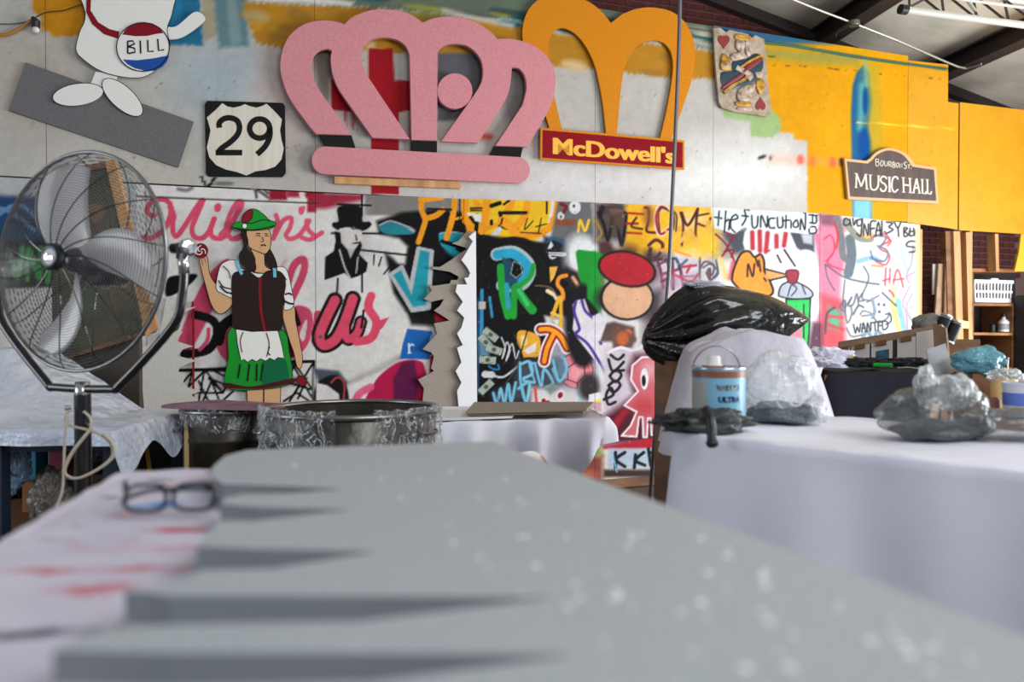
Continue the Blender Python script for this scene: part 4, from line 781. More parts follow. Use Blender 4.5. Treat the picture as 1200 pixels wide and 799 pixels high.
# rounded white cut-out with round button
t = wthing('white_cutout', 'white egg-shaped cutout board with red sash and round BILL button', 'cutout sign', 144, 60, .02)
bd = [(92, -40), (205, -40), (203, 10), (196, 34), (199, 55), (190, 75), (172, 89), (150, 91), (120, 84), (98, 70), (89, 58), (93, 38), (100, 16)]
obj('cutout_body', wslab(B(), bd, .024, .042, smooth=True), M_white, t)
bdl = B(); wline(bdl, bd, .9, .042, .0428, closed=True); obj('painted_outline', bdl, M_black, t)
for fx, fy, rx, ry, ro in ((91.5, 110.8, 30, 13, -8), (143.5, 114, 30, 13, 42)):
    f = obj('oval_board', wslab(B(), ell(fx, fy, rx, ry, ro, 36), .022, .036), M_white, t)
    l = B(); wline(l, ell(fx, fy, rx, ry, ro, 36), .8, .036, .0368, closed=True, smooth=False); obj('painted_outline', l, M_black, f)
obj('support_strip', wslab(B(), [(112, 84), (138, 87), (134, 104), (104, 104)], .021, .03), M_white, t)
obj('support_strip', wslab(B(), [(188, 31), (206, 31), (228, 14), (240, 20), (236, 28), (212, 44), (192, 44)], .021, .035, smooth=True), M_white, t)
obj('sash', wslab(B(), [(102, -40), (108, -40), (106, 12), (115, 26), (128, 34), (140, 37), (138, 45), (122, 40), (108, 28), (101, 14)], .042, .046), M_dred, t)
bt = obj('button', wslab(B(), ell(167.5, 55, 31, 28.5), .0425, .05), M_white, t)
RR = RG(0, 0, 3.4735)
obj('red_band', wslab(B(), [(498, 140), (510, 122), (530, 105), (560, 93), (590, 90), (620, 95), (645, 108), (665, 135), (640, 137), (600, 146), (550, 147)], .05, .0515, rg=RR), M_dred, bt)
obj('blue_band', wslab(B(), [(500, 242), (560, 245), (620, 238), (688, 225), (680, 250), (660, 272), (630, 287), (590, 288), (550, 278), (520, 262)], .05, .0515, rg=RR), M_blue, bt)
l = B()
for p in ([(520, 168), (520, 218)], [(520, 168), (540, 166), (548, 178), (522, 190)], [(522, 190), (548, 196), (550, 212), (522, 218)], [(571, 165), (573, 218)], [(601, 163), (603, 210), (626, 208)], [(642, 158), (646, 206), (668, 202)]): wline(l, p, 6, .0515, .053, rg=RR, smooth=False)
wline(l, ell(582, 191, 108, 99), 4, .0515, .0525, rg=RR, closed=True, smooth=False); obj('black_lettering', l, M_black, bt)
# route sign
t = wthing('route_sign', 'square black road sign with white shield and number 29', 'road sign', 287, 207, .01)
RS = RG(0, 0, 3.4735)
sq = [(240, 122), (243, 118), (331, 120.5), (334, 124), (335, 203), (331, 207.5), (245, 207), (241.5, 203)]
obj('sign_plate', wslab(B(), sq, .01, .0165), M_black, t)
sh = [(905, 420), (925, 433), (950, 438), (975, 433), (997, 424), (1020, 433), (1045, 438), (1065, 432), (1085, 422), (1115, 450), (1148, 486), (1140, 530), (1146, 570), (1155, 605), (1145, 650), (1120, 678), (1080, 692), (1040, 697), (1003, 714), (965, 700), (920, 690), (880, 672), (852, 640), (842, 600), (850, 565), (857, 530), (842, 478), (875, 450)]
M_refl = mat('white_reflective_sheet', (212, 206, 192), .45, var=(30, (200, 192, 174), (1, 1, .05)))
shp = obj('shield', wslab(B(), sh, .0165, .018, rg=RS), M_refl, t)
l = B()
wline(l, [(893, 520), (893, 500), (912, 483), (940, 480), (966, 492), (975, 520), (965, 550), (935, 580), (900, 605), (888, 625)], 23, .018, .0192, rg=RS)
wline(l, [(878, 621), (986, 621)], 23, .018, .0192, rg=RS)
wline(l, ell(1057, 523, 41, 39), 23, .018, .0192, rg=RS, closed=True, smooth=False); wline(l, [(1098, 520), (1098, 555), (1080, 595), (1046, 628)], 23, .018, .0192, rg=RS)
obj('number', l, M_black, shp)
# pink crown
t = wthing('crown_sign', 'large pink crown cutout sign with five looping bands and a ball', 'wall sign', 490, 215, .03)
RX = RG(300, 0, 3.328)
out = cs([(235, 522), (200, 480), (130, 380), (99, 290), (97, 230), (115, 165), (150, 120), (200, 90), (260, 80), (310, 84), (345, 95)], 5, False)[:-1]+cs([(345, 95), (380, 65), (440, 42), (500, 36), (560, 42), (610, 60), (650, 88)], 5, False)[:-1]+cs([(650, 88), (700, 70), (765, 65), (840, 80), (900, 112), (942, 152)], 5, False)[:-1]+cs([(942, 152), (1000, 152), (1070, 172), (1130, 215), (1163, 270), (1168, 330), (1150, 410), (1110, 485), (1060, 572)], 5, False)
out += [(935, 568)]+cs([(1040, 410), (1055, 350), (1050, 300), (1028, 268), (998, 262)], 5, False)+cs([(995, 300), (985, 360), (955, 420), (865, 557)], 5, False)+[(723, 551)]
out += cs([(850, 372), (880, 320), (885, 265), (870, 220), (830, 182), (780, 170), (735, 178), (708, 205)], 5, False)+[(706, 548), (607, 545)]
out += cs([(600, 215), (585, 180), (550, 155), (500, 145), (450, 155), (420, 185), (410, 230), (430, 290)], 5, False)+[(600, 543), (455, 537)]
out += cs([(380, 430), (325, 350), (300, 290), (292, 230), (297, 197)], 5, False)+cs([(280, 190), (250, 197), (224, 225), (220, 280), (240, 340), (300, 425)], 5, False)+[(373, 526)]
obj('crown_arches', wslab(B(), out, .05, .085, rg=RX), M_pink, t)
obj('ball', wslab(B(), ell(776, 355, 68, 69, 0, 40), .05, .085, rg=RX), M_pink, t)
cap = [(270+math.cos(a_)*52 - 0, 625-math.sin(a_)*54) for a_ in np.linspace(math.pi/2, 3*math.pi/2, 14)]+[(1020+math.cos(a_)*48, 663-math.sin(a_)*51) for a_ in np.linspace(-math.pi/2, math.pi/2, 14)]
obj('base_bar', wslab(B(), cap, .04, .075, rg=RX), M_pink, t)
for p in ([(243, 524), (372, 526), (388, 576), (272, 571)], [(607, 545), (706, 548), (706, 594), (607, 589)], [(930, 567), (1042, 570), (1032, 614), (912, 606)]): obj('link', wslab(B(), p, .03, .052, rg=RX), M_black, t)
obj('fixing_block', wslab(B(), [(300, 560), (340, 560), (340, 640), (300, 640)], .0, .04, rg=RX), M_black, t)
obj('fixing_block', wslab(B(), [(640, 440), (680, 440), (680, 640), (640, 640)], .0, .05, rg=RX), M_black, t)
b = wslab(B(), [(392, 206.7), (540, 212.6), (540, 220.8), (392, 215)], .002, .04); tag(obj('wooden_batten', b, M_wood), 'bare pine batten fixed under the pink crown sign', 'batten')
# yellow arches
t = wthing('arches_sign', 'tall golden double-arch cutout with a red name board across its feet', 'wall sign', 716, 198, .02)
RY = RG(600, 0, 3.632)
out = [(215, 560), (165, 560)]+cs([(130, 450), (90, 350), (60, 250), (45, 160), (50, 95), (75, 35), (120, -5), (200, -32), (300, -5), (370, 38), (421, 98)], 5, False)+cs([(470, 60), (530, 38), (600, 32), (680, 50), (740, 100), (775, 180), (779, 260), (762, 350), (722, 470), (675, 600)], 5, False)+[(628, 600)]
out += cs([(657, 480), (677, 370), (686, 280), (676, 220), (645, 182), (600, 172), (550, 185), (510, 220), (482, 280), (466, 360), (456, 460), (446, 575)], 5, False)+[(401, 572)]
out += cs([(391, 470), (375, 370), (350, 270), (310, 190), (265, 140), (212, 118), (172, 142), (155, 200), (160, 290), (180, 410)], 5, False)
obj('arches', wslab(B(), out, .02, .04, rg=RY), M_gold, t)
bd = [(633.6, 149.5), (802, 164.4), (802, 198.8), (633, 187)]
sb = obj('name_board', wslab(B(), bd, .041, .056), M_gold, t)
obj('red_face', wslab(B(), [(636, 152.2), (800, 166.8), (800, 196.4), (635.6, 184.8)], .056, .0572), M_signred, sb)
def walltext(txt, p0, p1, caph, off, th, m, parent, bold=.0, name='lettering', font_w=None, shear=0):
    cu = bpy.data.curves.new('t', 'FONT'); cu.body = txt; cu.size = 1; cu.offset = bold; cu.extrude = 0; cu.resolution_u = 4; cu.shear = shear
    to = bpy.data.objects.new('t', cu); C.objects.link(to); bpy.context.view_layer.update()
    me = bpy.data.meshes.new_from_object(to); bpy.data.objects.remove(to)
    xs = [v.co.x for v in me.vertices]; x0, x1 = min(xs), max(xs); H = .73
    a = sz(*p0, off); e = sz(*p1, off); bt_ = bmesh.new(); bt_.from_mesh(me)
    du = ((e[0]-a[0]), (e[1]-a[1])); ln = math.hypot(*du); up = caph
    vx = (du[0]/(x1-x0), du[1]/(x1-x0)); n_ = (-du[1]/ln*0, up/H)
    r = bmesh.ops.extrude_face_region(bt_, geom=list(bt_.faces)); top = {v for v in r['geom'] if isinstance(v, bmesh.types.BMVert)}
    for f in bt_.faces: f.smooth = False
    for v in bt_.verts:
        d = off+th if v in top else off; x, y = v.co.x-x0, v.co.y
        v.co = wp(a[0]+vx[0]*x+n_[0]*y, a[1]+vx[1]*x+n_[1]*y, d)
    return obj(name, bt_, m, parent)
def hpx(px, py, h): return sz(px, py)[1]-sz(px, py+h)[1]
walltext("McDowell's", (648.5, 180), (790.5, 191.5), hpx(700, 160, 19), .0572, .0012, M_ylet, sb, bold=.012)
for dx_, dd_ in ((-.55, .0003), (.55, .0006), (-1.1, .0009), (1.1, .0011)): walltext("McDowell's", (648.8+dx_, 180), (790.2+dx_, 191.5), hpx(700, 160, 19), .0572+dd_, .0012, M_ylet, sb, bold=.012)
# playing card
t = wthing('playing_card', 'worn relief playing card panel, king of hearts, hung beside the golden arches', 'playing card', 872, 136, .02)
RQ = RG(820, 20, 6.15)
cb_ = [(100, 80), (150, 78), (190, 110), (215, 92), (300, 112), (350, 125), (378, 150), (400, 130), (465, 160), (478, 300), (495, 500), (517, 690), (480, 715), (380, 700), (250, 680), (165, 655), (140, 610), (120, 420), (108, 250)]
M_cardw = mat('aged_ivory', (178, 160, 140), .6, bump=(25, .6, .01), var=(12, (140, 122, 104)))
obj('card_body', wslab(B(), cb_, .02, .045, rg=RQ), M_cardw, t)
def heart(cx, cy, w, h, inv=False):
    p = []
    for i in range(24):
        a_ = 2*math.pi*i/24; x = 16*math.sin(a_)**3; y = 13*math.cos(a_)-5*math.cos(2*a_)-2*math.cos(3*a_)-math.cos(4*a_); p.append((cx+x/16*w, cy+(y if inv else -y)/15*h))
    return p
M_hred = mat('faded_red', (128, 34, 36), .5); M_navy = mat('dark_teal_glaze', (26, 54, 72), .45); M_bgold = mat('old_gold', (206, 160, 44), .4, var=(20, (120, 80, 30)), bump=(30, .5, .01)); M_ivory = mat('ivory_relief', (200, 184, 166), .5, bump=(40, .7, .01), var=(20, (120, 90, 74)))
obj('heart', wslab(B(), heart(175, 172, 42, 52), .045, .052, rg=RQ), M_hred, t); obj('heart', wslab(B(), heart(440, 630, 36, 48, True), .045, .052, rg=RQ), M_hred, t)
def relief(name, pts, m, h=.018, par=t, smooth=True):
    P = RQ(pts); P = cs(P, 4) if smooth else P; bm = B(); n = len(P); cx = sum(p[0] for p in P)/n; cy = sum(p[1] for p in P)/n; rings = []
    for k, (sc, d) in enumerate(((1, .044), (.96, .044+h*.5), (.8, .044+h*.85), (.45, .044+h))):
        rings.append([bm.verts.new(wp(*sz(cx+(x-cx)*sc, cy+(y-cy)*sc, d), d)) for x, y in P])
    for a_, b_ in zip(rings, rings[1:]):
        for i in range(n): bm.faces.new((a_[i], a_[(i+1) % n], b_[(i+1) % n], b_[i]))
    bm.faces.new(rings[-1]); return obj(name, bm, m, par, smooth=True)
relief('gown', [(235, 320), (330, 300), (400, 260), (450, 290), (455, 370), (380, 480), (250, 520), (160, 500), (150, 400), (230, 400)], M_navy, .01)
relief('sleeve', [(150, 300), (170, 260), (215, 300), (225, 380), (150, 380)], M_bgold, .018); relief('sleeve', [(400, 480), (430, 440), (470, 470), (465, 520), (430, 560)], M_bgold, .02)
relief('crown', [(262, 120), (365, 138), (360, 172), (258, 160)], M_bgold, .02); relief('face', [(262, 165), (320, 170), (325, 220), (300, 260), (262, 230)], M_ivory, .022); relief('hair', [(325, 170), (370, 180), (366, 280), (335, 270)], M_ivory, .018)
relief('beard', [(220, 270), (300, 250), (325, 290), (240, 318)], M_ivory, .018); relief('face', [(280, 520), (350, 510), (370, 600), (270, 600)], M_ivory, .02); relief('crown', [(265, 605), (368, 615), (362, 645), (262, 638)], M_bgold, .02); relief('collar', [(300, 500), (400, 480), (380, 540), (320, 560)], M_ivory, .02); relief('hand', [(400, 395), (455, 400), (440, 440), (405, 430)], M_ivory, .02); relief('ruffle', [(270, 650), (370, 655), (365, 680), (275, 670)], M_ivory, .014)
relief('red_band', [(160, 500), (300, 400), (330, 350), (435, 280), (450, 310), (350, 390), (300, 440), (175, 520)], M_hred, .018); 
l = B(); wline(l, [(180, 545), (230, 500), (320, 450), (345, 420)], 20, .05, .066, rg=RQ); wline(l, [(300, 360), (360, 320), (440, 280), (455, 290)], 16, .05, .066, rg=RQ); obj('gold_trim', l, M_bgold, t)
l = B(); wline(l, [(265, 360), (320, 390), (370, 420), (350, 450)], 34, .05, .062, rg=RQ); wline(l, [(160, 330), (190, 350), (225, 340)], 30, .05, .062, rg=RQ); obj('white_cuff', l, M_ivory, t)
# music hall sign
t = wthing('hall_sign', 'brown arched wooden sign with cream border reading BOURBON ST. MUSIC HALL', 'wall sign', 1045, 238, .02)
so = [(365, 617), (450, 627)]+cs([(465, 618), (485, 596), (512, 582), (545, 577), (582, 587), (612, 605), (640, 640)], 4, False)+[(722, 652), (732, 795), (380, 777)]
RV = RG(880, 0, 3.328)
sg = obj('sign_board', wslab(B(), so, .013, .04, rg=RV), mat('cream_border', (196, 160, 112), .6), t)
si = [(375, 629), (456, 638)]+cs([(474, 624), (493, 604), (517, 591), (545, 587), (578, 596), (602, 612), (630, 650)], 4, False)+[(714, 662), (723, 783), (388, 766)]
obj('brown_face', wslab(B(), si, .04, .042, rg=RV), mat('brown_stain', (84, 66, 58), .6, var=(8, (62, 46, 42), (3, 3, .3))), sg)
M_let = mat('cream_lettering', (216, 208, 190), .5)
l = B(); lo_ = .0435
def seriftext(bm, strokes, w, serifs):
    for p in strokes: wline(bm, p, w, .042, lo_, rg=RV, smooth=len(p) > 4)
    for x, y, ww in serifs: wline(bm, [(x-ww, y), (x+ww, y+ww*.06)], 2.6, .042, lo_, rg=RV)
seriftext(l, [[(412, 676), (410, 730)], [(412, 676), (430, 728)], [(430, 728), (448, 680)], [(448, 680), (452, 736)]], 6, [(410, 676, 6), (410, 731, 6), (449, 679, 6), (453, 737, 7)])
seriftext(l, [[(466, 682), (466, 715), (470, 736), (484, 740), (494, 730), (497, 716), (498, 685)]], 6, [(466, 682, 7), (498, 685, 6)])
seriftext(l, [[(530, 698), (524, 690), (514, 688), (506, 698), (510, 710), (522, 718), (528, 730), (522, 744), (510, 744), (505, 734)]], 6, [])
seriftext(l, [[(540, 690), (541, 746)]], 7, [(540, 690, 6), (541, 747, 6)])
seriftext(l, [[(574, 700), (568, 690), (556, 692), (550, 712), (551, 735), (560, 749), (574, 738)]], 6, [])
seriftext(l, [[(594, 693), (596, 748)], [(620, 696), (622, 750)], [(595, 720), (621, 723)]], 6, [(594, 692, 7), (596, 749, 7), (620, 695, 7), (622, 751, 7)])
seriftext(l, [[(646, 696), (634, 751)], [(646, 696), (658, 752)], [(640, 732), (654, 733)]], 6, [(634, 752, 6), (658, 753, 6)])
seriftext(l, [[(668, 699), (669, 753), (682, 755), (684, 745)], [(688, 700), (689, 754), (702, 756), (704, 746)]], 6, [(668, 699, 6), (688, 700, 6)])
seriftext(l, [[(487, 619), (488, 645), (496, 646), (500, 638), (496, 632), (488, 631)], [(488, 631), (497, 629), (498, 621), (487, 619)], [(510, 626), (505, 637), (510, 648), (516, 640), (516, 630), (510, 626)], [(521, 627), (522, 644), (529, 647), (532, 642), (532, 629)], [(538, 650), (538, 630), (546, 632), (545, 640), (538, 641)], [(541, 641), (549, 651)], [(553, 652), (553, 632), (560, 634), (560, 641), (553, 642), (562, 645), (560, 653), (553, 652)], [(571, 634), (566, 643), (571, 653), (577, 645), (576, 637), (571, 634)], [(581, 655), (581, 636), (590, 654), (590, 637)], [(608, 634), (600, 632), (598, 640), (606, 648), (604, 657), (596, 655)], [(616, 642), (616, 657)], [(611, 642), (622, 643)], [(624, 656), (626, 656)]], 2.4, [])
obj('lettering', l, M_let, sg)
# socket on cable at upper left
t = wthing('pendant_socket', 'black wired lamp socket hanging by the left edge of the wall', 'lamp socket', 43, 40, .02)
b = B(); tube(b, [wpx(*p, .04) for p in ((38, 20), (42, 26), (42, 32))], [.012, .03, .026], 10); obj('socket', b, M_dark, t)
b = B(); blob(b, wpx(42, 35, .045), (.022, .022, .022), sub=3); obj('bulb_base', b, M_white, t, smooth=True)
b = B(); tube(b, catm([wpx(*p, .03) for p in ((38, 23), (52, 15), (75, 12), (92, 6), (104, 4))], 5), .004, 6); tube(b, catm([wpx(*p, .02) for p in ((-14, 28), (15, 28), (32, 25), (38, 22))], 5), .003, 6); obj('cable', b, M_dark, t)
b = B(); tube(b, catm([wpx(*p, .02) for p in ((-16, 40), (5, 41), (22, 34), (36, 24))], 5), .011, 8); tag(obj('orange_hose', b, mat('ochre_rubber', (170, 112, 34), .5)), 'short ochre hose against the upper left wall below the lamp socket', 'hose')
# ================= cut-outs standing at the wall =================
def shape(name, pts, a_, b_, m, rg, par=None, smooth=True): return obj(name, wslab(B(), pts, a_, b_, rg=rg, smooth=smooth), m, par)
base = wpx(305, 612, .06)
t = face_wall(thing('painted_cutout', 'painted cutout of a person in green hat, brown bodice and green skirt', 'cutout figure', (base.x, base.y, 0)))
k = .03; Oo = B()
def layer(name, pts, m, i, par=t, smooth=True, line=True):
    o = obj(name, wslab(B(), pts, k, k+.012+.0012*i, rg=RL, smooth=smooth), m, par)
    if line: wline(Oo, pts, 2.4, k+.012+.0012*i, k+.0124+.0012*i, rg=RL, closed=True, smooth=smooth)
    return o
layer('leg', [(383, 730), (440, 728), (438, 1180), (392, 1180)], M_skin, 0, smooth=False); layer('leg', [(442, 728), (500, 722), (492, 1180), (444, 1180)], M_skin, 0, smooth=False)
layer('arm', [(218, 285), (221, 268), (232, 262), (246, 272), (252, 320), (268, 355), (300, 385), (335, 405), (328, 440), (292, 467), (262, 440), (240, 370), (224, 310)], M_skin, 1)
layer('arm', [(502, 445), (545, 440), (552, 490), (566, 560), (576, 620), (570, 655), (556, 648), (545, 600), (528, 550)], M_skin, 1)
layer('blouse', [(300, 290), (340, 280), (365, 310), (420, 322), (480, 312), (490, 303), (520, 312), (538, 380), (545, 438), (512, 452), (500, 400), (345, 400), (332, 412), (300, 398), (276, 378), (284, 320)], M_white, 2)
layer('neck', [(395, 235), (440, 255), (447, 300), (478, 320), (420, 326), (395, 312), (412, 280)], M_skin, 3)
layer('hair', [(363, 175), (385, 178), (388, 215), (382, 235), (400, 265), (414, 300), (405, 320), (366, 294), (356, 262), (372, 232)], M_hair, 4); layer('hair', [(455, 238), (472, 258), (487, 298), (480, 330), (462, 305), (446, 280)], M_hair, 4)
layer('face', [(383, 178), (420, 172), (456, 172), (466, 200), (464, 235), (448, 258), (425, 252), (392, 236), (386, 210)], M_skin, 5)
layer('bodice', [(340, 325), (385, 318), (425, 342), (455, 318), (500, 322), (517, 360), (508, 420), (500, 522), (440, 530), (400, 527), (336, 515), (334, 440), (330, 360)], M_hair, 5)
layer('skirt', [(332, 512), (500, 518), (530, 600), (541, 690), (520, 715), (440, 728), (312, 722), (318, 620)], M_green, 4)
layer('shaded_panel', [(440, 625), (510, 620), (530, 690), (520, 700), (440, 712)], M_dgreen, 5, line=False); layer('hem', [(312, 705), (400, 718), (540, 690), (540, 706), (440, 726), (312, 724)], mat('painted_maroon', (70, 22, 26), .5), 6, line=False)
layer('apron', [(345, 520), (400, 528), (490, 525), (505, 580), (512, 620), (490, 618), (478, 628), (462, 620), (448, 630), (430, 622), (416, 632), (400, 624), (386, 634), (372, 624), (362, 628), (350, 570)], M_white, 6, smooth=False)
hat = layer('hat', [(331, 160), (352, 148), (375, 146), (380, 112), (410, 103), (440, 122), (462, 142), (480, 148), (482, 160), (460, 172), (406, 178), (350, 174)], M_green, 7)
layer('feather', [(366, 148), (370, 122), (392, 106), (403, 110), (400, 135), (386, 148)], M_dred, 8, hat); layer('hat_badge', ell(375, 162, 9, 9, 0, 12), M_white, 8, hat)
layer('lollipop', ell(223, 248, 24, 25, 0, 20), M_dred, 3); layer('handbag', [(560, 682), (582, 686), (590, 710), (570, 716), (556, 700)], M_dred, 3)
for p in ([(348, 282), (354, 305), (366, 330)], [(478, 308), (480, 340)]): wl = B(); wline(wl, p, 11, k+.02, k+.0214, rg=RL); obj('shoulder_strap', wl, M_lblue, t)
wl = B(); wline(wl, [(428, 340), (430, 440), (445, 528)], 10, k+.02, k+.0206, rg=RL); obj('red_lacing', wl, M_dred, t)
dz = k+.022
for p, w_ in (([(335, 168), (400, 176), (480, 162)], 4), ([(300, 300), (320, 320), (325, 345)], 3), ([(285, 350), (300, 372), (328, 380)], 4), ([(290, 370), (310, 390), (332, 396)], 5), ([(508, 330), (520, 350)], 3), ([(515, 400), (530, 395), (540, 402)], 5), ([(510, 420), (530, 430), (545, 432)], 6), ([(370, 530), (360, 560), (366, 600)], 3), ([(450, 532), (460, 570), (452, 615)], 3), ([(462, 580), (456, 600), (464, 610)], 4),
              ([(360, 640), (352, 690)], 5), ([(392, 640), (385, 700)], 5), ([(418, 640), (416, 700)], 5), ([(440, 640), (430, 700)], 4), ([(415, 188), (430, 188)], 3), ([(445, 188), (455, 190)], 3), ([(414, 197), (422, 194), (430, 198)], 2.4), ([(446, 197), (452, 195), (458, 198)], 2.4), ([(436, 200), (440, 214), (432, 217)], 2), ([(432, 230), (440, 227), (449, 231)], 4), ([(430, 228), (430, 260)], .1), ([(375, 150), (400, 152), (440, 140), (462, 146)], 3), ([(398, 320), (440, 326), (476, 320)], 2.4), ([(225, 275), (230, 300)], 1.6), ([(236, 272), (240, 290)], 1.6)): wline(Oo, p, w_, dz-.001, dz, rg=RL)
obj('painted_outline', Oo, M_black, t)
ll = B()
for a0 in (0, 2.1, 4.2): wline(ll, [(223+r*math.cos(a0+r*.14), 248+r*math.sin(a0+r*.14)) for r in (3, 7, 11, 15, 19)], 3, dz-.004, dz, rg=RL)
obj('white_swirl', ll, M_white, t)
# thin red strip standing beside
b = B(); wline(b, [(375, 75), (380, 240), (380, 1500)], 15, .018, .028, rg=RC, smooth=False); tag(obj('red_stick', b, M_dred), 'thin dark red stick leaning left of the painted woman cutout', 'stick')
# jagged boards
M_off = mat('off_white_board', (196, 192, 184), .7, var=(90, (182, 178, 170))); M_tan = mat('grey_tan_board', (154, 144, 132), .75, var=(90, (142, 132, 121))); M_wb = mat('bright_white_board', (228, 229, 232), .6)
jl = [(-60, 330), (60, 330), (160, 320), (200, 45), (350, 50), (250, 100), (235, 135), (400, 110), (300, 160), (180, 275), (200, 290), (310, 275), (265, 340), (380, 375), (310, 395), (275, 440), (400, 470), (290, 515), (280, 545), (330, 560), (310, 620), (340, 650), (430, 675), (365, 700), (410, 735), (400, 760), (395, 1590), (-60, 1560)]
jl = [(150, 330), (200, 45)]+jl[4:]; jl[-1] = (-30, 1560); jl.append((-30, 420))
tag(obj('jagged_board', wslab(B(), jl, .045, .062, rg=RC), M_off), 'off-white board with a jagged flame-shaped right edge beside the fan', 'jagged board', 'jagged cut boards along the wall')
RKp = lambda P: RK(P); REp = lambda P: RE(P)
jr = REp([(455, 310), (400, 330), (350, 385), (305, 400), (400, 430), (415, 440), (370, 470), (300, 520), (220, 570), (160, 570), (165, 585), (290, 605), (355, 640), (345, 665), (300, 665), (290, 690), (180, 705), (140, 705), (160, 740)])+RKp([(405, 400), (430, 410), (475, 400), (460, 425), (440, 440), (495, 475), (440, 485), (450, 520), (400, 575), (430, 585), (440, 600), (430, 640), (440, 650), (385, 680), (405, 710), (400, 760), (404, 1150), (585, 1150), (585, 165)])
tag(obj('jagged_board', wslab(B(), jr, .03, .046), M_tan), 'grey tan board with jagged left edge, half behind the bright white one', 'jagged board', 'jagged cut boards along the wall')
jw = RKp([(585, 165), (572, 175), (560, 185), (575, 200), (545, 250), (535, 265), (555, 290), (565, 310), (560, 325), (545, 328), (555, 350), (520, 350), (515, 375), (540, 410), (520, 440), (545, 465), (535, 500), (520, 520), (540, 560), (520, 570), (535, 620), (515, 650), (535, 690), (520, 720), (525, 770), (520, 1152), (592, 1152)])
tag(obj('jagged_board', wslab(B(), jw, .065, .082), M_wb), 'bright white board with jagged left edge and straight right edge', 'jagged board', 'jagged cut boards along the wall')
# ================= stud bay and shelves at the right =================
stt = struct('trim_5', wbox(B(), *sz(1077.5, 385)[:1], sz(1077.5, 385)[0]+.04, 0, 2.53, -.12, -.008), M_wood)
def stud(x0, x1, x0b, x1b, y0, y1, a_, b_): return wslab(B(), [(x0, y0), (x1, y0), (x1b, y1), (x0b, y1)], a_, b_)
struct('trim_6', stud(1117.5, 1125, 1128, 1137, 271, 640, -.1, .0), M_wood); struct('trim_7', stud(1108, 1117, 1119, 1128, 271, 640, -.1, -.03), M_oldwood)
struct('trim_8', stud(1132, 1136.5, 1142, 1147, 272, 640, -.1, .0), M_wood); struct('trim_9', stud(1166, 1170, 1167.5, 1171, 274, 318, -.12, -.02), M_wood)
sh_ = wthing('wooden_shelf_unit', 'rough wooden shelf unit between the studs with a laundry basket', 'shelf unit', 1165, 560, -.05); 
def wb(name, x0, y0, x1, y1, a_, b_, m, par): return obj(name, wslab(B(), [(x0, y0), (x1, y0+ (x1-x0)*.012), (x1, y1+(x1-x0)*.012), (x0, y1)], a_, b_), m, par)
M_shelfw = mat('shelf_plank', (170, 116, 70), .7, var=(6, (130, 84, 48)))
for y in (314.5, 355, 389.5, 430): wb('shelf', 1138, y, 1192, y+(4 if y < 320 else 3), -.52, -.14, M_shelfw, sh_)
wb('side_panel', 1186, 355, 1190, 575, -.52, -.14, M_oldwood, sh_); wb('side_panel', 1138, 316, 1141, 575, -.52, -.14, M_oldwood, sh_)
wb('back_panel', 1138, 318, 1190, 575, -.55, -.53, mat('dark_hardboard', (36, 28, 26), .8), sh_)
# laundry basket
t = wthing('laundry_basket', 'white slotted plastic laundry basket on the top shelf', 'basket', 1164, 354.5, -.3)
M_bas = mat('white_plastic', (232, 232, 236), .4); fo, re = -.16, -.46
x0, x1 = 1142, 1188; zt_, zb_ = sz(1164, 328, fo)[1], sz(1164, 354.2, fo)[1]
sa, sb_ = sz(x0, 340, fo)[0], sz(x1, 340, fo)[0]; L_b = sb_-sa
r = B(); wbox(r, sa, sb_, zt_-.035, zt_, fo-.02, fo); wbox(r, sa, sb_, zt_-.035, zt_, re, re+.02); wbox(r, sa, sa+.015, zt_-.035, zt_, re+.02, fo-.02); wbox(r, sb_-.015, sb_, zt_-.035, zt_, re+.02, fo-.02); wbox(r, sa+L_b*.42, sa+L_b*.6, zt_, zt_+.018, fo-.02, fo); obj('rim', r, M_bas, t)
r = B(); wbox(r, sa+.02, sb_-.03, zb_, zb_+.045, re+.03, fo-.008); obj('bottom', r, M_bas, t)
r = B(); wbox(r, sa+.01, sb_-.012, (zt_+zb_)/2-.018, (zt_+zb_)/2+.006, fo-.016, fo-.004); obj('middle_band', r, M_bas, t)
for i in range(12):
    ss = sa+.006+(L_b-.04)*i/11; tl = .012*(1-i/5.5); r = B(); beam(r, wp(ss+tl*0, zt_-.03, fo-.01), wp(ss+tl, zb_+.04, fo-.01), .016, .016); obj('slat', r, M_bas, t)
for i in range(5):
    ss = sa+.012+(L_b-.045)*i/4; r = B(); wbox(r, ss, ss+.012, zb_+.03, zt_-.02, re+.004, re+.016); obj('slat', r, M_bas, t)
# jug on the shelf
t = wthing('spray_bottle', 'white bottle with a dark cap standing on the middle shelf', 'bottle', 1176, 389, -.22)
c_ = wpx(1176, 388.8, -.22); H_ = .19; b = B(); lathe(b, [(0, 0), (.055, 0), (.058, .01), (.058, .11), (.03, .14), (.018, .15), (.018, .17), (0, .17)], 20, Matrix.Translation(c_)); obj('bottle_body', b, M_bas, t, smooth=True)
b = B(); lathe(b, [(0, .17), (.022, .17), (.022, .2), (.012, .22), (0, .22)], 12, Matrix.Translation(c_)); obj('cap', b, M_dark, t)
b = B(); lathe(b, [(.0585, .025), (.0588, .027), (.0588, .09), (.0585, .092)], 20, Matrix.Translation(c_)); obj('label', b, mat('grey_label', (150, 150, 156), .6), t)
c_ = wpx(1163, 389, -.26); b = B(); lathe(b, [(0, 0), (.03, 0), (.03, .08), (.012, .1), (0, .1)], 12, Matrix.Translation(c_)); tag(obj('dark_bottle', b, M_dark), 'small dark bottle behind the white bottle on the shelf', 'bottle')
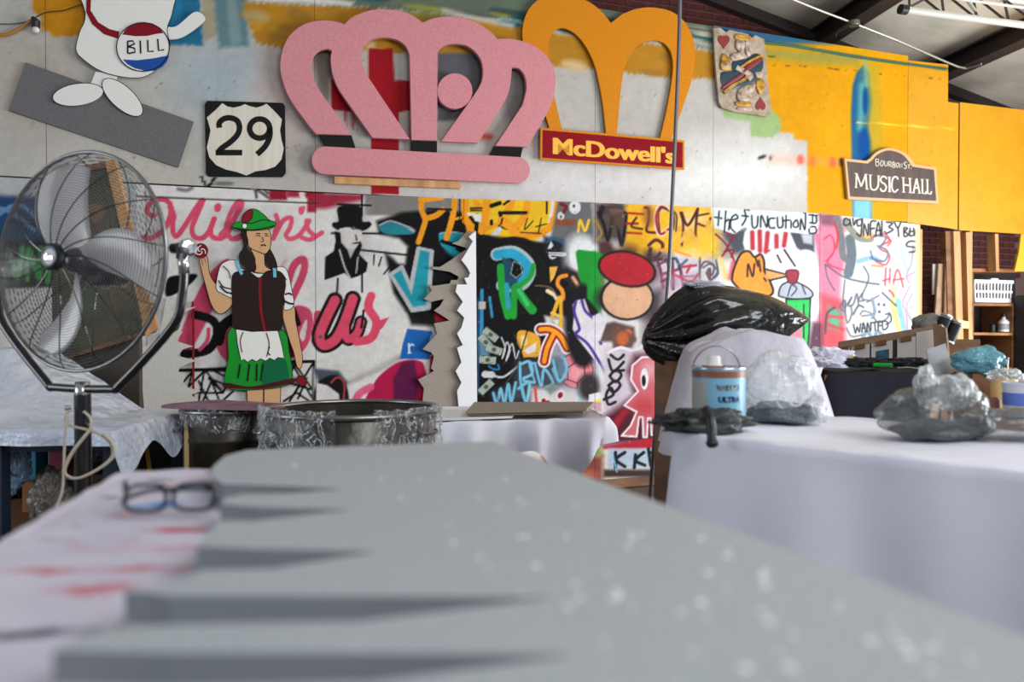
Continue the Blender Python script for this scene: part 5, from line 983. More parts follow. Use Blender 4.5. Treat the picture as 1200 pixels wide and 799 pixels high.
# cardboard strips leaning in the bay
for i, (x0, x1, xb0, xb1, y0, m_) in enumerate(((1100, 1110, 1081, 1096, 309, M_card), (1108, 1114, 1100, 1108, 310, M_oldwood))):
    b = wslab(B(), [(x0, y0), (x1, y0), (xb1, 600), (xb0, 600)], -.09+.03*i, -.07+.03*i); tag(obj('leaning_board', b, m_), ('brown cardboard strip leaning on the brick beside the studs', 'dark wood plank leaning right of the cardboard strip')[i], 'board')
b = wslab(B(), [(1093.5, 309.5), (1100, 309.5), (1100, 345), (1093.5, 345)], -.128, -.112); tag(obj('paper_scrap', b, M_white), 'white strip of board on the brick left of the cardboard strip', 'board')
b = B(); box(b, (0, 0, 0), (.01, .01, .01)); b.free()
# yellow sheet edge & dark cabinet at far right
b = wslab(B(), [(1189, 318), (1194, 296), (1197, 272), (1215, 272), (1215, 318)], -.02, .0); tag(obj('yellow_offcut', b, mat('yellow_paint', (222, 168, 30), .5)), 'curved yellow offcut at the far right above the shelf', 'offcut')
b = B(); p = wpx(1200, 600, .25); wbox(b, sz(1191, 385, -.1)[0]+.0, sz(1191, 385, -.1)[0]+.6, 0, sz(1195, 345, .1)[1], -.12, .05); bevel(b, .01, 1); t = tag(obj('dark_cabinet', b, mat('dark_grey_paint', (40, 40, 46), .6)), 'dark grey cabinet at the far right edge beside the shelves', 'cabinet')
WALLMODE[0] = False
# ================= roof services =================
t0 = cz_hit(1001, 27, .26); t = thing('electrical_conduit', 'thin galvanised conduit with junction box running under the ceiling', 'conduit', t0)
pp = [cz_hit(*p, .25) for p in ((915, -7), (930, 0), (965, 14), (1000, 27))]; b = B(); tube(b, pp, .012, 8); 
q = [cz_hit(*p, .25) for p in ((1002, 28), (1050, 47), (1105, 71), (1122, 78))]+[cz_hit(*p, .23) for p in ((1132, 80), (1142, 77.5), (1150, 75))]; tube(b, q, .012, 8); obj('pipe', b, mat('galvanised_pipe', (196, 190, 172), .35, .6), t)
b = B(); lathe(b, [(0, -.03), (.05, -.03), (.055, -.02), (.055, .02), (0, .02)], 16, Matrix.Translation(t0)); obj('junction_box', b, mat('galvanised_box', (130, 124, 110), .5, .5), t)
b = B(); tube(b, catm([cz_hit(*p, .25) for p in ((994, 30), (988, 34), (981, 38), (979, 43))], 4), .009, 6); obj('flexible_pipe', b, mat('grey_hose', (110, 104, 98), .6), t)
Ya, Yb = 4.5, 5.6
def tp(x, y, dz_=0):    # along the truss axis, level
    r = ray(x, y); zz = ray(1058, 9).z/ray(1058, 9).y*Ya; return Vector((0, 0, CAMZ))+r*(zz/r.z)
A_, Bv = tp(1057, 11), tp(1205, 30); dv = (Bv-A_); 
t = thing('roof_truss', 'white tubular truss at the upper right with an open black end', 'truss', A_)
M_tr = mat('white_enamel', (222, 220, 208), .4); b = B(); E_ = A_+dv*2.2; tube(b, [A_, E_], .02, 14); obj('lower_chord', b, M_tr, t, smooth=False)
b = B(); tube(b, [A_-dv.normalized()*.012, A_+dv.normalized()*.03], .027, 14); obj('end_cap', b, M_dark, t)
upv = Vector((0, 0, .2))+Vector((-.05, .12, 0)); b = B(); tube(b, [A_+upv+dv*.42, E_+upv], .018, 12); obj('upper_chord', b, M_tr, t)
b = B(); side = Vector((0, -.0, -.02))+Vector((.02, -.14, .05)); tube(b, [A_+side+dv*.02, E_+side], .008, 8); obj('lower_rail', b, M_tr, t)
M_web = mat('dark_web_steel', (54, 50, 46), .5)
for i in range(8):
    f0, f1 = .06+i*.26, .06+(i+1)*.26-.13
    b = B(); beam(b, A_+dv*f0, A_+dv*f1+upv, .012, .012); beam(b, A_+dv*f1+upv, A_+dv*(f0+.26), .012, .012); obj('web_brace', b, M_web, t)
b = B(); beam(b, A_+dv*.02, A_+dv*.45+upv, .012, .012); obj('web_brace', b, M_web, t)
b = B(); q = A_+dv*.62; tube(b, [q, q+upv], .01, 8); tube(b, [A_+dv*1.9+upv, A_+dv*1.9+upv+Vector((0, 0, .3))], .01, 8); obj('hanger_rod', b, M_tr, t)
# hanging cord in front of the wall
b = B(); cpn = [at(*p, y) for p, y in (((797, -12), 4.3), ((796, 40), 4.3), ((793, 120), 4.3), ((788, 230), 4.28), ((783, 330), 4.25), ((775, 410), 4.22), ((768, 500), 4.2), ((762, 580), 4.2), ((757, 660), 4.2), ((752, 720), 4.2))]
tag(obj('hanging_hose', tube(B(), catm(cpn, 6), .0105, 10), mat('grey_rubber', (96, 92, 100), .35)), 'long grey hose hanging from the ceiling in front of the WELCOME sheet', 'hose'); b.free()
# ================= floor fan =================
Cf = at(93, 306, 2.75); n = Vector((math.sin(R(-20)), -math.cos(R(-20)), 0)); n = (n+Vector((0, 0, .05))).normalized()
ax = Vector((math.cos(R(-20)), math.sin(R(-20)), 0)); FM = frame(Cf, n, ax); RF_ = .372
fan = thing('pedestal_fan', 'large black pedestal fan with wire cage and three silver blades', 'fan', (Cf.x, Cf.y, 0))
b = B(); tube(b, [FM @ Vector((RF_*math.cos(a_), RF_*math.sin(a_), 0)) for a_ in np.linspace(0, 2*math.pi, 64, endpoint=False)], .0065, 8, closed=True); obj('outer_ring', b, M_steel, fan, smooth=True)
def dome(u, dep, back=1): return dep*back*(1-(u)**2.6)**.7
for nm, back, N, dep in (('front_grille', 1, 36, .095), ('rear_grille', -1, 32, .10)):
    b = B()
    for i in range(N):
        u = .16+.83*i/(N-1); tube(b, [FM @ Vector((RF_*u*math.cos(a_), RF_*u*math.sin(a_), dome(u, dep, back))) for a_ in np.linspace(0, 2*math.pi, 56, endpoint=False)], .0013, 4, closed=True)
    g = obj(nm, b, M_steel if back == 1 else M_blkmet, fan); g['kind'] = 'stuff'
for back, NW, dep in ((1, 14, .097), (-1, 12, .103)):
    for k_ in range(NW):
        a0 = 2*math.pi*k_/NW+.1; b = B(); pts = []
        for j in range(12):
            u = .1+.9*j/11; a_ = a0+back*.5*(1-u)**1.2*1.1; pts.append(FM @ Vector((RF_*u*math.cos(a_), RF_*u*math.sin(a_), dome(min(u, 1), dep, back))))
        tube(b, pts, .0021, 5); obj('cage_rib', b, M_blkmet, fan)
b = B(); lathe(b, [(0, .118), (.03, .118), (.045, .112), (.048, .1), (.044, .094), (0, .094)], 28, FM); hub = obj('hub_badge', b, M_blkmet, fan, smooth=False)
b = B(); lathe(b, [(.026, .1185), (.03, .1205), (.034, .1185)], 28, FM); obj('badge_ring', b, M_chrome, hub)
b = B(); beam(b, FM @ Vector((-.018, -.004, .1195)), FM @ Vector((.018, -.004, .1195)), .002, .01); beam(b, FM @ Vector((-.018, .002, .1195)), FM @ Vector((-.006, .01, .1195)), .002, .004); obj('badge_mark', b, M_chrome, hub)
b = B(); lathe(b, [(0, -.2), (.06, -.2), (.075, -.185), (.08, -.1), (.075, -.055), (.05, -.045), (.02, -.04), (.02, 0), (0, 0)], 28, FM); obj('motor_housing', b, M_blkmet, fan, smooth=True)
b = B(); lathe(b, [(0, .045), (.03, .045), (.045, .02), (.05, -.03), (0, -.035)], 24, FM); obj('blade_hub', b, M_blkmet, fan, smooth=True)
M_blade = mat('aluminium_blade', (250, 250, 252), .3, .25)
def blade(a0):
    b = B(); nu, nv = 14, 9; G_ = []
    for i in range(nu+1):
        u = i/nu; r = .04+.3*u; w_ = (.05+.10*math.sin(min(1, u*1.15)*math.pi*.62))*(1 if u < .86 else math.sqrt(max(.02, 1-((u-.86)/.15)**2)))
        row = []
        for j in range(nv+1):
            v = j/nv-.5; sweep = -.42*u*u; x = r; y = v*w_*1.25; a_ = a0+sweep
            p = Vector((x*math.cos(a_)-y*math.sin(a_), x*math.sin(a_)+y*math.cos(a_), v*.085*(1-.35*u)+.012*math.cos(v*math.pi*1.6)))
            row.append(b.verts.new(FM @ p))
        G_.append(row)
    for i in range(nu):
        for j in range(nv): b.faces.new((G_[i][j], G_[i+1][j], G_[i+1][j+1], G_[i][j+1]))
    bmesh.ops.solidify(b, geom=list(b.faces), thickness=.002); o = obj('blade', b, M_blade, fan, smooth=True)
for a0 in (R(126), R(10), R(-96)): blade(a0)
# yoke
pv = RF_+.035
def yp(x, y, z=-.03): return FM @ Vector((x, y, z))
H = .505
yk = [yp(pv, .05), yp(pv+.01, -.02), yp(pv+.005, -.12), yp(pv-.03, -.22), yp(.17, -.41), yp(.12, -.43), yp(-.12, -.43), yp(-.17, -.41), yp(-pv+.03, -.22), yp(-pv-.005, -.12), yp(-pv-.01, -.02), yp(-pv, .05)]
b = B(); tube(b, catm(yk, 5), .0145, 12); obj('yoke', b, M_blkmet, fan, smooth=True)
for sg in (1, -1):
    b = B(); tube(b, [yp(sg*(RF_-.005), .035), yp(sg*(pv+.02), .035)], .017, 10); tube(b, [yp(sg*(pv), .0), yp(sg*pv, .05)], .019, 12); kn = obj('pivot_bracket', b, M_dark, fan)
    b = B(); lathe(b, [(0, 0), (.024, 0), (.03, .006), (.03, .02), (.022, .028), (.01, .03), (0, .03)], 8, frame(yp(sg*(pv+.018), .035), ax*sg+n*.6)); obj('knob', b, M_chrome, kn)
    b = B(); tube(b, [yp(sg*(pv+.012), -.05, -.03), yp(sg*(pv+.004), .02, -.03)], .018, 12); obj('sleeve', b, M_chrome, kn, smooth=True)
pb_ = yp(0, -.43); pb_ = Vector((pb_.x, pb_.y, pb_.z))
b = B(); tube(b, [pb_+Vector((0, 0, .022)), pb_+Vector((0, 0, -.05))], .024, 14); obj('collar', b, M_chrome, fan, smooth=True)
b = B(); tube(b, [pb_+Vector((0, 0, -.02)), (pb_.x, pb_.y, .05)], .027, 20); pole = obj('pole', b, M_blkmet, fan, smooth=False)
b = B(); tube(b, [pb_+Vector((.02, -.02, -.12)), pb_+Vector((.05, -.045, -.12))], .006, 8); tube(b, [pb_+Vector((-.028, -.02, -.065)), pb_+Vector((-.045, -.03, -.065))], .008, 8); obj('clamp_screw', b, M_chrome, fan)
b = B(); lathe(b, [(0, .0), (.28, .0), (.28, .02), (.25, .035), (.06, .05), (.04, .09), (0, .09)], 40, Matrix.Translation((pb_.x, pb_.y, 0))); obj('base', b, M_blkmet, fan, smooth=True)
yd = pb_.y-.04
loop = [at(*p, yd) for p in ((98, 482), (106, 490), (106, 502), (98, 512), (84, 530), (75, 548), (76, 557), (88, 561), (105, 555), (124, 543), (132, 532), (129, 519), (118, 509), (100, 503), (84, 499), (77, 492), (79, 483), (84, 481))]
b = B(); tube(b, catm(loop, 5), .0048, 8); tube(b, catm([q+Vector((.012, -.012, .004)) for q in loop[2:13]], 5), .0048, 8)
tube(b, catm([at(*p, yd-.01) for p in ((79, 484), (76, 510), (75, 545), (73, 575), (66, 596), (60, 625), (58, 680))], 5), .0045, 8); obj('power_cord', b, mat('beige_cord', (196, 182, 166), .5), fan, smooth=True)
# ================= foreground table =================
d_ = Vector((.17, -.985)).normalized(); e_ = Vector((.985, .17)).normalized(); TZ = 1.233
p0 = Vector((-.725, 1.50)); W_, L_ = .68, 1.85
cn = [p0, p0+e_*W_, p0+e_*W_+d_*L_, p0+d_*L_]
M_splat = mat('paint_stained_cloth', (214, 210, 224), .85, var=(5, (196, 190, 210)), bump=(120, .15, .003))
nt = M_splat.node_tree; bs = nt.nodes['Principled BSDF']; src = bs.inputs['Base Color'].links[0].from_socket
for sc, col, lo, hi, st in ((7.5, (190, 110, 130), .66, .74, (1, 2.2, 1)), (6.1, (206, 170, 190), .56, .68, (1.3, 2.4, 1)), (9.0, (64, 62, 84), .66, .72, (1, 3.5, 1)), (4.2, (40, 120, 190), .71, .76, (1, 1.5, 1))):
    tc = nt.nodes.new('ShaderNodeTexCoord'); mp = nt.nodes.new('ShaderNodeMapping'); mp.inputs['Scale'].default_value = st; mp.inputs['Location'].default_value = (sc, sc*.7, 0)
    nn = nt.nodes.new('ShaderNodeTexNoise'); nn.inputs['Scale'].default_value = sc; nn.inputs['Detail'].default_value = 7; rr = nt.nodes.new('ShaderNodeMapRange'); rr.inputs[1].default_value = lo; rr.inputs[2].default_value = hi
    mx = nt.nodes.new('ShaderNodeMix'); mx.data_type = 'RGBA'; nt.links.new(tc.outputs['Object'], mp.inputs[0]); nt.links.new(mp.outputs[0], nn.inputs['Vector']); nt.links.new(nn.outputs['Fac'], rr.inputs[0]); nt.links.new(rr.outputs[0], mx.inputs[0])
    nt.links.new(src, mx.inputs[6]); mx.inputs[7].default_value = list(lin(col))+[1]; src = mx.outputs[2]
spot_at = [((182, 588), (.045, .03), (30, 120, 200)), ((212, 617), (.05, .012), (196, 60, 76)), ((110, 682), (.05, .02), (200, 120, 136)), ((60, 660), (.06, .016), (200, 140, 156)), ((40, 735), (.09, .012), (60, 60, 80)), ((165, 660), (.05, .012), (200, 120, 136))]
splat_nodes = []
for (px_, py_), (rx_, ry_), col in spot_at:
    q_ = atz(px_, py_, TZ); tc = nt.nodes.new('ShaderNodeTexCoord'); mp = nt.nodes.new('ShaderNodeVectorMath'); mp.operation = 'SUBTRACT'; splat_nodes.append((mp, q_))
    m2 = nt.nodes.new('ShaderNodeVectorMath'); m2.operation = 'MULTIPLY'; m2.inputs[1].default_value = (1/rx_, 1/ry_, 0); ln = nt.nodes.new('ShaderNodeVectorMath'); ln.operation = 'LENGTH'
    nn = nt.nodes.new('ShaderNodeTexNoise'); nn.inputs['Scale'].default_value = 30; ad = nt.nodes.new('ShaderNodeMath'); ad.operation = 'MULTIPLY_ADD'; ad.inputs[1].default_value = 1.6
    rr = nt.nodes.new('ShaderNodeMapRange'); rr.inputs[1].default_value = 2.1; rr.inputs[2].default_value = 1.1
    nt.links.new(tc.outputs['Object'], mp.inputs[0]); nt.links.new(mp.outputs[0], m2.inputs[0]); nt.links.new(m2.outputs[0], ln.inputs[0]); nt.links.new(tc.outputs['Object'], nn.inputs['Vector']); nt.links.new(nn.outputs['Fac'], ad.inputs[0]); nt.links.new(ln.outputs['Value'], ad.inputs[2]); nt.links.new(ad.outputs[0], rr.inputs[0])
    mx = nt.nodes.new('ShaderNodeMix'); mx.data_type = 'RGBA'; nt.links.new(rr.outputs[0], mx.inputs[0]); nt.links.new(src, mx.inputs[6]); mx.inputs[7].default_value = list(lin(col))+[1]; src = mx.outputs[2]
nt.links.new(src, bs.inputs['Base Color'])
def polyslab(bm, pts, z0, z1): return prism2(bm, [[(p[0], p[1]) for p in pts]], lambda u, v, d: Vector((u, v, d)), z0, z1)
def table(name, label, corners, ztop, thick=.03, leg=.05, m=M_wood, inset=.06):
    c = sum((Vector(q[:2]) for q in corners), Vector((0, 0)))/4
    t = thing(name, label, 'table', (c.x, c.y, 0)); obj('tabletop', polyslab(B(), corners, ztop-thick, ztop), m, t)
    for q in corners:
        q = Vector(q[:2]); k = q+(c-q).normalized()*inset*1.4; b = B(); box(b, (k.x-leg/2, k.y-leg/2, 0), (k.x+leg/2, k.y+leg/2, ztop-thick)); obj('leg', b, m, t)
    return t
table('work_table', 'near wooden work table under the paint-stained cloth', cn, TZ-.012)
b = drape(B(), [tuple(q) for q in cn], TZ-.004, [(.05, .006), (.34, .03)], fold=.018, ff=12, seed=2, top_noise=.005, per=.025)
sc_ = tag(obj('stained_cloth', b, M_splat, smooth=True), 'white cloth with pink and blue paint stains on the near work table', 'cloth')
for mp, q_ in splat_nodes: mp.inputs[1].default_value = tuple(q_-sc_.location)
# grey board with finger-like cuts
BZ = 1.272
def nb_(p): q = atz(p[0], p[1], BZ); return (q.x, q.y)
M_spk = mat('speckled_grey_board', (178, 186, 192), .5, var=(140, (162, 170, 177)), bump=(300, .25, .002), spec=.6)
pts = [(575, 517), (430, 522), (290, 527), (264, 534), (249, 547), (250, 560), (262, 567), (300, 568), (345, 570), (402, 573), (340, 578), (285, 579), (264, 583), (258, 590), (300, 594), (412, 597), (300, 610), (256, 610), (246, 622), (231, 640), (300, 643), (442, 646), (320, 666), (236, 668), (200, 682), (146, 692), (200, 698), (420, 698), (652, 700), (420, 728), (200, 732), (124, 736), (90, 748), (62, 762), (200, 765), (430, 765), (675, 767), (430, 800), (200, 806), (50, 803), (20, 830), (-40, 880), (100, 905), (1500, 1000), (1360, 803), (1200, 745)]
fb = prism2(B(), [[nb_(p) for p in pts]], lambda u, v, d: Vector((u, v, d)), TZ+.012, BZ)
fbo = obj('grey_cut_board', fb, M_spk); fbo.data.materials.append(mat('darker_board_sides', (138, 142, 148), .8))
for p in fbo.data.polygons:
    if abs(p.normal.z) < .5: p.material_index = 1  # side faces get a darker grey than the top
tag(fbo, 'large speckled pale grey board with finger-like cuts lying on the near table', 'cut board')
ul = [(305, 560), (560, 533), (1080, 760), (700, 960), (180, 900), (120, 800), (170, 740), (200, 700), (262, 650), (278, 590)]  # dark sheet added under the board so its cuts look shaded
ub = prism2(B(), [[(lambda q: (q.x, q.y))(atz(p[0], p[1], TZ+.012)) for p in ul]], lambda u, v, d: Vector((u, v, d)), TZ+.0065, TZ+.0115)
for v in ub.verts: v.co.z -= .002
tag(obj('shade_underlay', ub, mat('shade_grey_underlay', (112, 116, 122), .8)), 'added dark grey underlay giving the shade in the cuts of the pale grey board', 'underlay')
random.seed(12); b = B()  # white discs in place of bright glints from specks on the board
for i in range(150):
    x, y = random.uniform(330, 1150), random.uniform(530, 790)
    if y < 530+(x-575)*.36+12 or (x < 680 and y > 560 and x < 420+(y-560)*1.4): continue
    q = atz(x, y, BZ); r = random.choice((.0018, .003, .0044))*(1 if y > 620 else .8)
    lathe(b, [(r, -.0005), (r, .0006), (r*.7, .0012), (0, .0014)], 10, Matrix.Translation((q.x, q.y, BZ)))
g = obj('glint_flecks', b, mat('white_glint_flecks', (250, 250, 250), .3)); tag(g, 'scattered white flecks standing in for glints on the pale grey cut board', 'flecks'); g['kind'] = 'stuff'
# glasses
gz = TZ+.006; a0 = Vector((-.557, 1.165)); gx = Vector((.985, .12)).normalized()
gx3 = Vector((gx.x, gx.y, 0)); up = Vector((.0, .22, .97)).normalized(); gc = Vector((-.487, 1.15, gz+.021))
gl = thing('eyeglasses', 'black rectangular eyeglasses lying open on the stained cloth', 'eyeglasses', (gc.x, gc.y, gz))
M_frame = mat('black_acetate', (22, 22, 30), .3)
def rr(cx, w_, h_, k=3.2, n=40): return [gc+gx3*(cx+w_*math.copysign(abs(math.cos(t))**(2/k), math.cos(t)))+up*(h_*math.copysign(abs(math.sin(t))**(2/k), math.sin(t))*(1+.06*(math.cos(t)))) for t in np.linspace(0, 2*math.pi, n, endpoint=False)]
M_glass = mat('clear_lens', (210, 220, 240), .02, 0, .6, trans=.06)
for cx in (-.033, .033):
    b = B(); tube(b, rr(cx, .028, .0185), .0029, 8, closed=True); obj('rim', b, M_frame, gl, smooth=True)
    b = B(); vs = [b.verts.new(q) for q in rr(cx, .026, .0175)]; b.faces.new(vs); bmesh.ops.solidify(b, geom=list(b.faces), thickness=.0012); obj('lens', b, M_glass, gl)
b = B(); tube(b, catm([gc+gx3*x_+up*y_ for x_, y_ in ((-.009, .004), (-.004, .0085), (.004, .0085), (.009, .004))], 4), .0022, 8); obj('bridge', b, M_frame, gl)
bk_ = Vector((-.03, 1, 0)).normalized()
for sg in (-1, 1):
    h0 = gc+gx3*(.0615*sg)+up*.010; dv_ = (bk_+gx3*(-.42 if sg < 0 else .05)).normalized()
    if sg > 0: dv_ = (-gx3*.97+bk_*.2).normalized()
    b = B(); pts_ = [h0-gx3*.003*sg, h0+dv_*.02, h0+dv_*.09-Vector((0, 0, .003)), h0+dv_*.125-Vector((0, 0, .012)), h0+dv_*.14-Vector((0, 0, .022))]
    tube(b, catm(pts_, 5), .0038, 8); obj('temple', b, M_frame, gl, smooth=True)
# ================= right white table =================
RZ = 1.185; Af = Vector((.49, 2.45)); u_ = Vector((.668, -.744)); v_ = Vector((.744, .668))
cn = [Af, Af+u_*2.44, Af+u_*2.44+v_*.76, Af+v_*.76]
table('folding_table', 'right-hand table hidden under a white cloth', cn, RZ-.012, m=M_oldwood)
b = drape(B(), [tuple(q) for q in cn], RZ, [(.03, .006), (.5, .03), (.85, .06)], fold=.04, ff=5.5, seed=5, top_noise=.012, per=.025, fpow=.55)
tag(obj('white_tablecloth', b, M_cloth, smooth=True), 'plain white cloth hanging to the floor over the right-hand table', 'tablecloth')
def on(px, py, z=RZ+.004): return atz(px, py, z)
# solvent can
c_ = on(842, 499); c_.z = RZ+.004; t = thing('solvent_can', 'light blue and white metal gallon can marked ULTRA on the white table', 'can', c_)
Mt = Matrix.Translation(c_); rc = .083; b = B(); lathe(b, [(0, 0), (rc, 0), (rc+.002, .004), (rc, .008), (rc, .178), (rc+.002, .182), (rc+.001, .188), (rc-.006, .188), (rc-.008, .182), (0, .180)], 40, Mt); obj('can_body', b, mat('blue_can_paint', (128, 182, 208), .35), t, smooth=False)
b = B(); lathe(b, [(rc+.0006, .158), (rc+.0012, .158), (rc+.0012, .178), (rc+.0006, .178)], 40, Mt); obj('brown_band', b, mat('brown_orange_band', (140, 82, 58), .4), t)
b = B(); lathe(b, [(rc+.001, .182), (rc+.004, .186), (rc+.001, .191), (rc-.004, .189)], 40, Mt); obj('rim', b, M_chrome, t, smooth=True)
b = B(); Mo = Mt @ Matrix.Translation((-.018, -.01, .18)); lathe(b, [(.038, 0), (.033, .012), (.022, .018), (.020, .04), (.017, .045), (0, .045)], 24, Mo); obj('spout', b, M_white, t, smooth=True)
b = B(); lathe(b, [(.036, .0), (.04, .004), (.034, .014)], 24, Mo); obj('red_collar', b, M_dred, t)
hd = []; 
for a_ in np.linspace(0, math.pi, 16): hd.append(c_+Vector((rc*1.05*math.cos(a_)*.9, .03, .17+.085*math.sin(a_))))
b = B(); tube(b, hd, .0025, 8); obj('wire_handle', b, M_steel, t)
def cantext(txt, ang0, z, h, m, r=rc+.0016, wpc=.58, par=None):
    cu = bpy.data.curves.new('t', 'FONT'); cu.body = txt; cu.size = h/.73; cu.offset = .0012; to = bpy.data.objects.new('t', cu); C.objects.link(to); bpy.context.view_layer.update(); me = bpy.data.meshes.new_from_object(to); bpy.data.objects.remove(to)
    bb_ = bmesh.new(); bb_.from_mesh(me); xs = [v.co.x for v in bb_.verts]; mid = (min(xs)+max(xs))/2
    for v in bb_.verts:
        a_ = ang0+(v.co.x-mid)/r; v.co = c_+Vector((r*math.cos(a_), r*math.sin(a_), z+v.co.y))
    bmesh.ops.solidify(bb_, geom=list(bb_.faces), thickness=-.0004); return obj('lettering', bb_, m, par)
af = math.atan2(-c_.y, -c_.x)+.08
b = B(); N_ = 16
for i in range(N_+1):
    a_ = af-.05-1.5+i*1.05/N_
    for z_ in (.02, .15): b.verts.new(c_+Vector(((rc+.001)*math.cos(a_), (rc+.001)*math.sin(a_), z_)))
b.verts.ensure_lookup_table()
for i in range(N_): b.faces.new([b.verts[k_] for k_ in (2*i, 2*i+2, 2*i+3, 2*i+1)])
bmesh.ops.solidify(b, geom=list(b.faces), thickness=.0006); obj('white_label', b, M_white, t)
M_inkb = mat('can_blue_ink', (28, 64, 140), .4); M_inkg = mat('can_grey_ink', (120, 128, 136), .4)
cantext('ULTRA', af+.35, .083, .017, M_inkb, par=t); cantext('VARNO', af+.30, .12, .016, M_inkg, par=t); cantext('CD', af+.35, .045, .014, M_inkg, par=t)
# crumpled dark rag / glove and clamp
c_ = on(825, 506); b = B(); blob(b, (c_.x, c_.y, RZ+.03), (.14, .07, .045), amp=.5, sc=2.6, seed=4, crump=.15, flat=RZ+.006)
M_rag = mat('dark_grey_rubber', (34, 38, 38), .4, bump=(60, .4, .005), var=(8, (66, 72, 72)))
tag(obj('crumpled_gloves', b, M_rag, smooth=True), 'crumpled dark grey rubber gloves in front of the blue can', 'gloves')
c2 = on(829, 512); t = thing('spring_clamp', 'small black clamp gripping the cloth edge below the blue can', 'clamp', (c2.x, c2.y, RZ))
pz = [(c2.x-.005, c2.y-.0, RZ+.085), (c2.x, c2.y-.03, RZ+.06), (c2.x+.002, c2.y-.04, RZ+.03), (c2.x, c2.y-.05, RZ-.005)]
b = B(); tube(b, catm(pz, 4), [.014]*13, 8); obj('jaw', b, M_dark, t, smooth=True); b = B(); blob(b, (c2.x, c2.y-.055, RZ-.006), (.018, .014, .014), sub=3, amp=.05); obj('rubber_tip', b, M_dark, t, smooth=True)
# clear bag
M_clear = mat('clear_plastic', (232, 238, 240), .1, 0, 1, bump=(9, .8, .05), trans=.20); crinkle(M_clear, 12, .005, .03, .5)
M_beads = mat('dark_granules', (70, 76, 78), .6, var=(160, (120, 128, 130)), bump=(200, .8, .004))
c_ = on(917, 493); t = thing('bag_of_granules', 'tied clear plastic bag with dark granules in its base, beside the blue can', 'bag', (c_.x, c_.y, RZ+.004))
b = B(); blob(b, (c_.x, c_.y, RZ+.028), (.118, .09, .045), amp=.2, sc=2, seed=8, flat=RZ+.006); obj('granules', b, M_beads, t, smooth=True)
b = B(); blob(b, (c_.x-.015, c_.y, RZ+.125), (.125, .10, .112), amp=.22, sc=1.8, seed=3, crump=.045, flat=RZ+.004); obj('plastic_film', b, M_clear, t, smooth=True)
b = B(); blob(b, (c_.x+.09, c_.y-.05, RZ+.04), (.04, .04, .055), amp=.3, sc=2.2, seed=11, crump=.08, flat=RZ+.004); obj('loose_film', b, M_clear, t, smooth=True)
# cloudy bag in front right
M_cloudy = mat('smoky_plastic', (120, 126, 128), .15, 0, 1, bump=(8, 1, .06), trans=.34, var=(5, (72, 78, 82)))
c_ = on(1122, 519); c_.y += .08; t = thing('smoky_plastic_bag', 'crumpled smoky grey plastic bag lying flat at the right of the white table', 'bag', (c_.x, c_.y, RZ+.004))
b = B(); blob(b, (c_.x-.01, c_.y, RZ+.072), (.16, .10, .08), amp=.25, sc=2, seed=21, crump=.06, flat=RZ+.006); obj('plastic_film', b, M_cloudy, t, smooth=True)
b = B(); blob(b, (c_.x+.19, c_.y-.02, RZ+.042), (.17, .08, .052), amp=.3, sc=2, seed=22, crump=.05, flat=RZ+.006); obj('plastic_film', b, M_cloudy, t, smooth=True)
b = B(); blob(b, (c_.x-.01, c_.y, RZ+.03), (.13, .085, .03), amp=.15, sc=2, seed=26, flat=RZ+.007); obj('granules', b, M_beads, t, smooth=True)
b = B(); blob(b, (c_.x+.03, c_.y+.0, RZ+.135), (.062, .05, .05), amp=.3, sc=2.0, seed=23, crump=.09); blob(b, (c_.x-.035, c_.y+.02, RZ+.15), (.032, .03, .06), amp=.3, sc=2.0, seed=29, crump=.08); obj('twisted_neck', b, M_clear, t, smooth=True)
# ================= draped stack with black bag =================
Zs = 1.5-.0*1
c0 = at(868, 440, 3.35); ztop = at(868, 393, 3.3).z
cn = [(c0.x-.22, c0.y-.16), (c0.x+.20, c0.y-.20), (c0.x+.22, c0.y+.15), (c0.x-.2, c0.y+.2)]
cr = B(); box(cr, (c0.x-.16, c0.y-.12, 0), (c0.x+.17, c0.y+.12, ztop-.12)); bevel(cr, .006, 1); tag(obj('brown_carton', cr, M_card), 'tall brown carton showing under the draped white sheet', 'carton')
M_sheet = mat('thin_white_sheet', (206, 202, 214), .55, bump=(3, .7, .10))
tf = lambda x, y: -.10*max(0, (c0.x-.02-x)/.25)+.02*math.sin(9*x)+.0
b = drape(B(), cn, ztop, [(.05, .02), (.16, .035), (.30, .055), (.40, .07)], fold=.05, ff=12, seed=9, top_noise=.03, r=.1, per=.02, hem=.08, top_fn=tf)
tag(obj('draped_white_sheet', b, M_sheet, smooth=True), 'thin white sheet draped over the carton between blue can and black bag', 'sheet')
bc = at(852, 380, 3.85)
def pillow(p):
    x = p.x; k = 1-.9*max(0, x/.40)**1.7+.12*max(0, -x/.4)
    th = math.atan2(p.z, p.y); pl_ = 1+max(0, .06-x)*.35*math.sin(th*13+x*9)+.012*math.sin(th*9+x*14)
    return Vector((p.x, p.y*pl_, p.z*k*pl_+.10*max(0, x)-.16*max(0, -.1-x)))
sd = B(); box(sd, (bc.x-.3, bc.y-.2, 0), (bc.x+.2, bc.y+.25, bc.z-.17)); tag(obj('dark_crate', sd, M_oldwood), 'dark wooden crate hidden behind the draped sheet carrying the black bag', 'crate')
b = B(); blob(b, (bc.x+.0, bc.y, bc.z-.01), (.385, .24, .2), amp=.12, sc=1.3, seed=31, crump=.012, shape=pillow, sub=6)
M_blkbag = mat('black_bin_bag', (8, 8, 10), .22, 0, .7, bump=(5, .7, .05))
tag(obj('black_bin_bag', b, M_blkbag, smooth=True), 'stuffed shiny black bin bag lying behind the draped white sheet', 'bag')
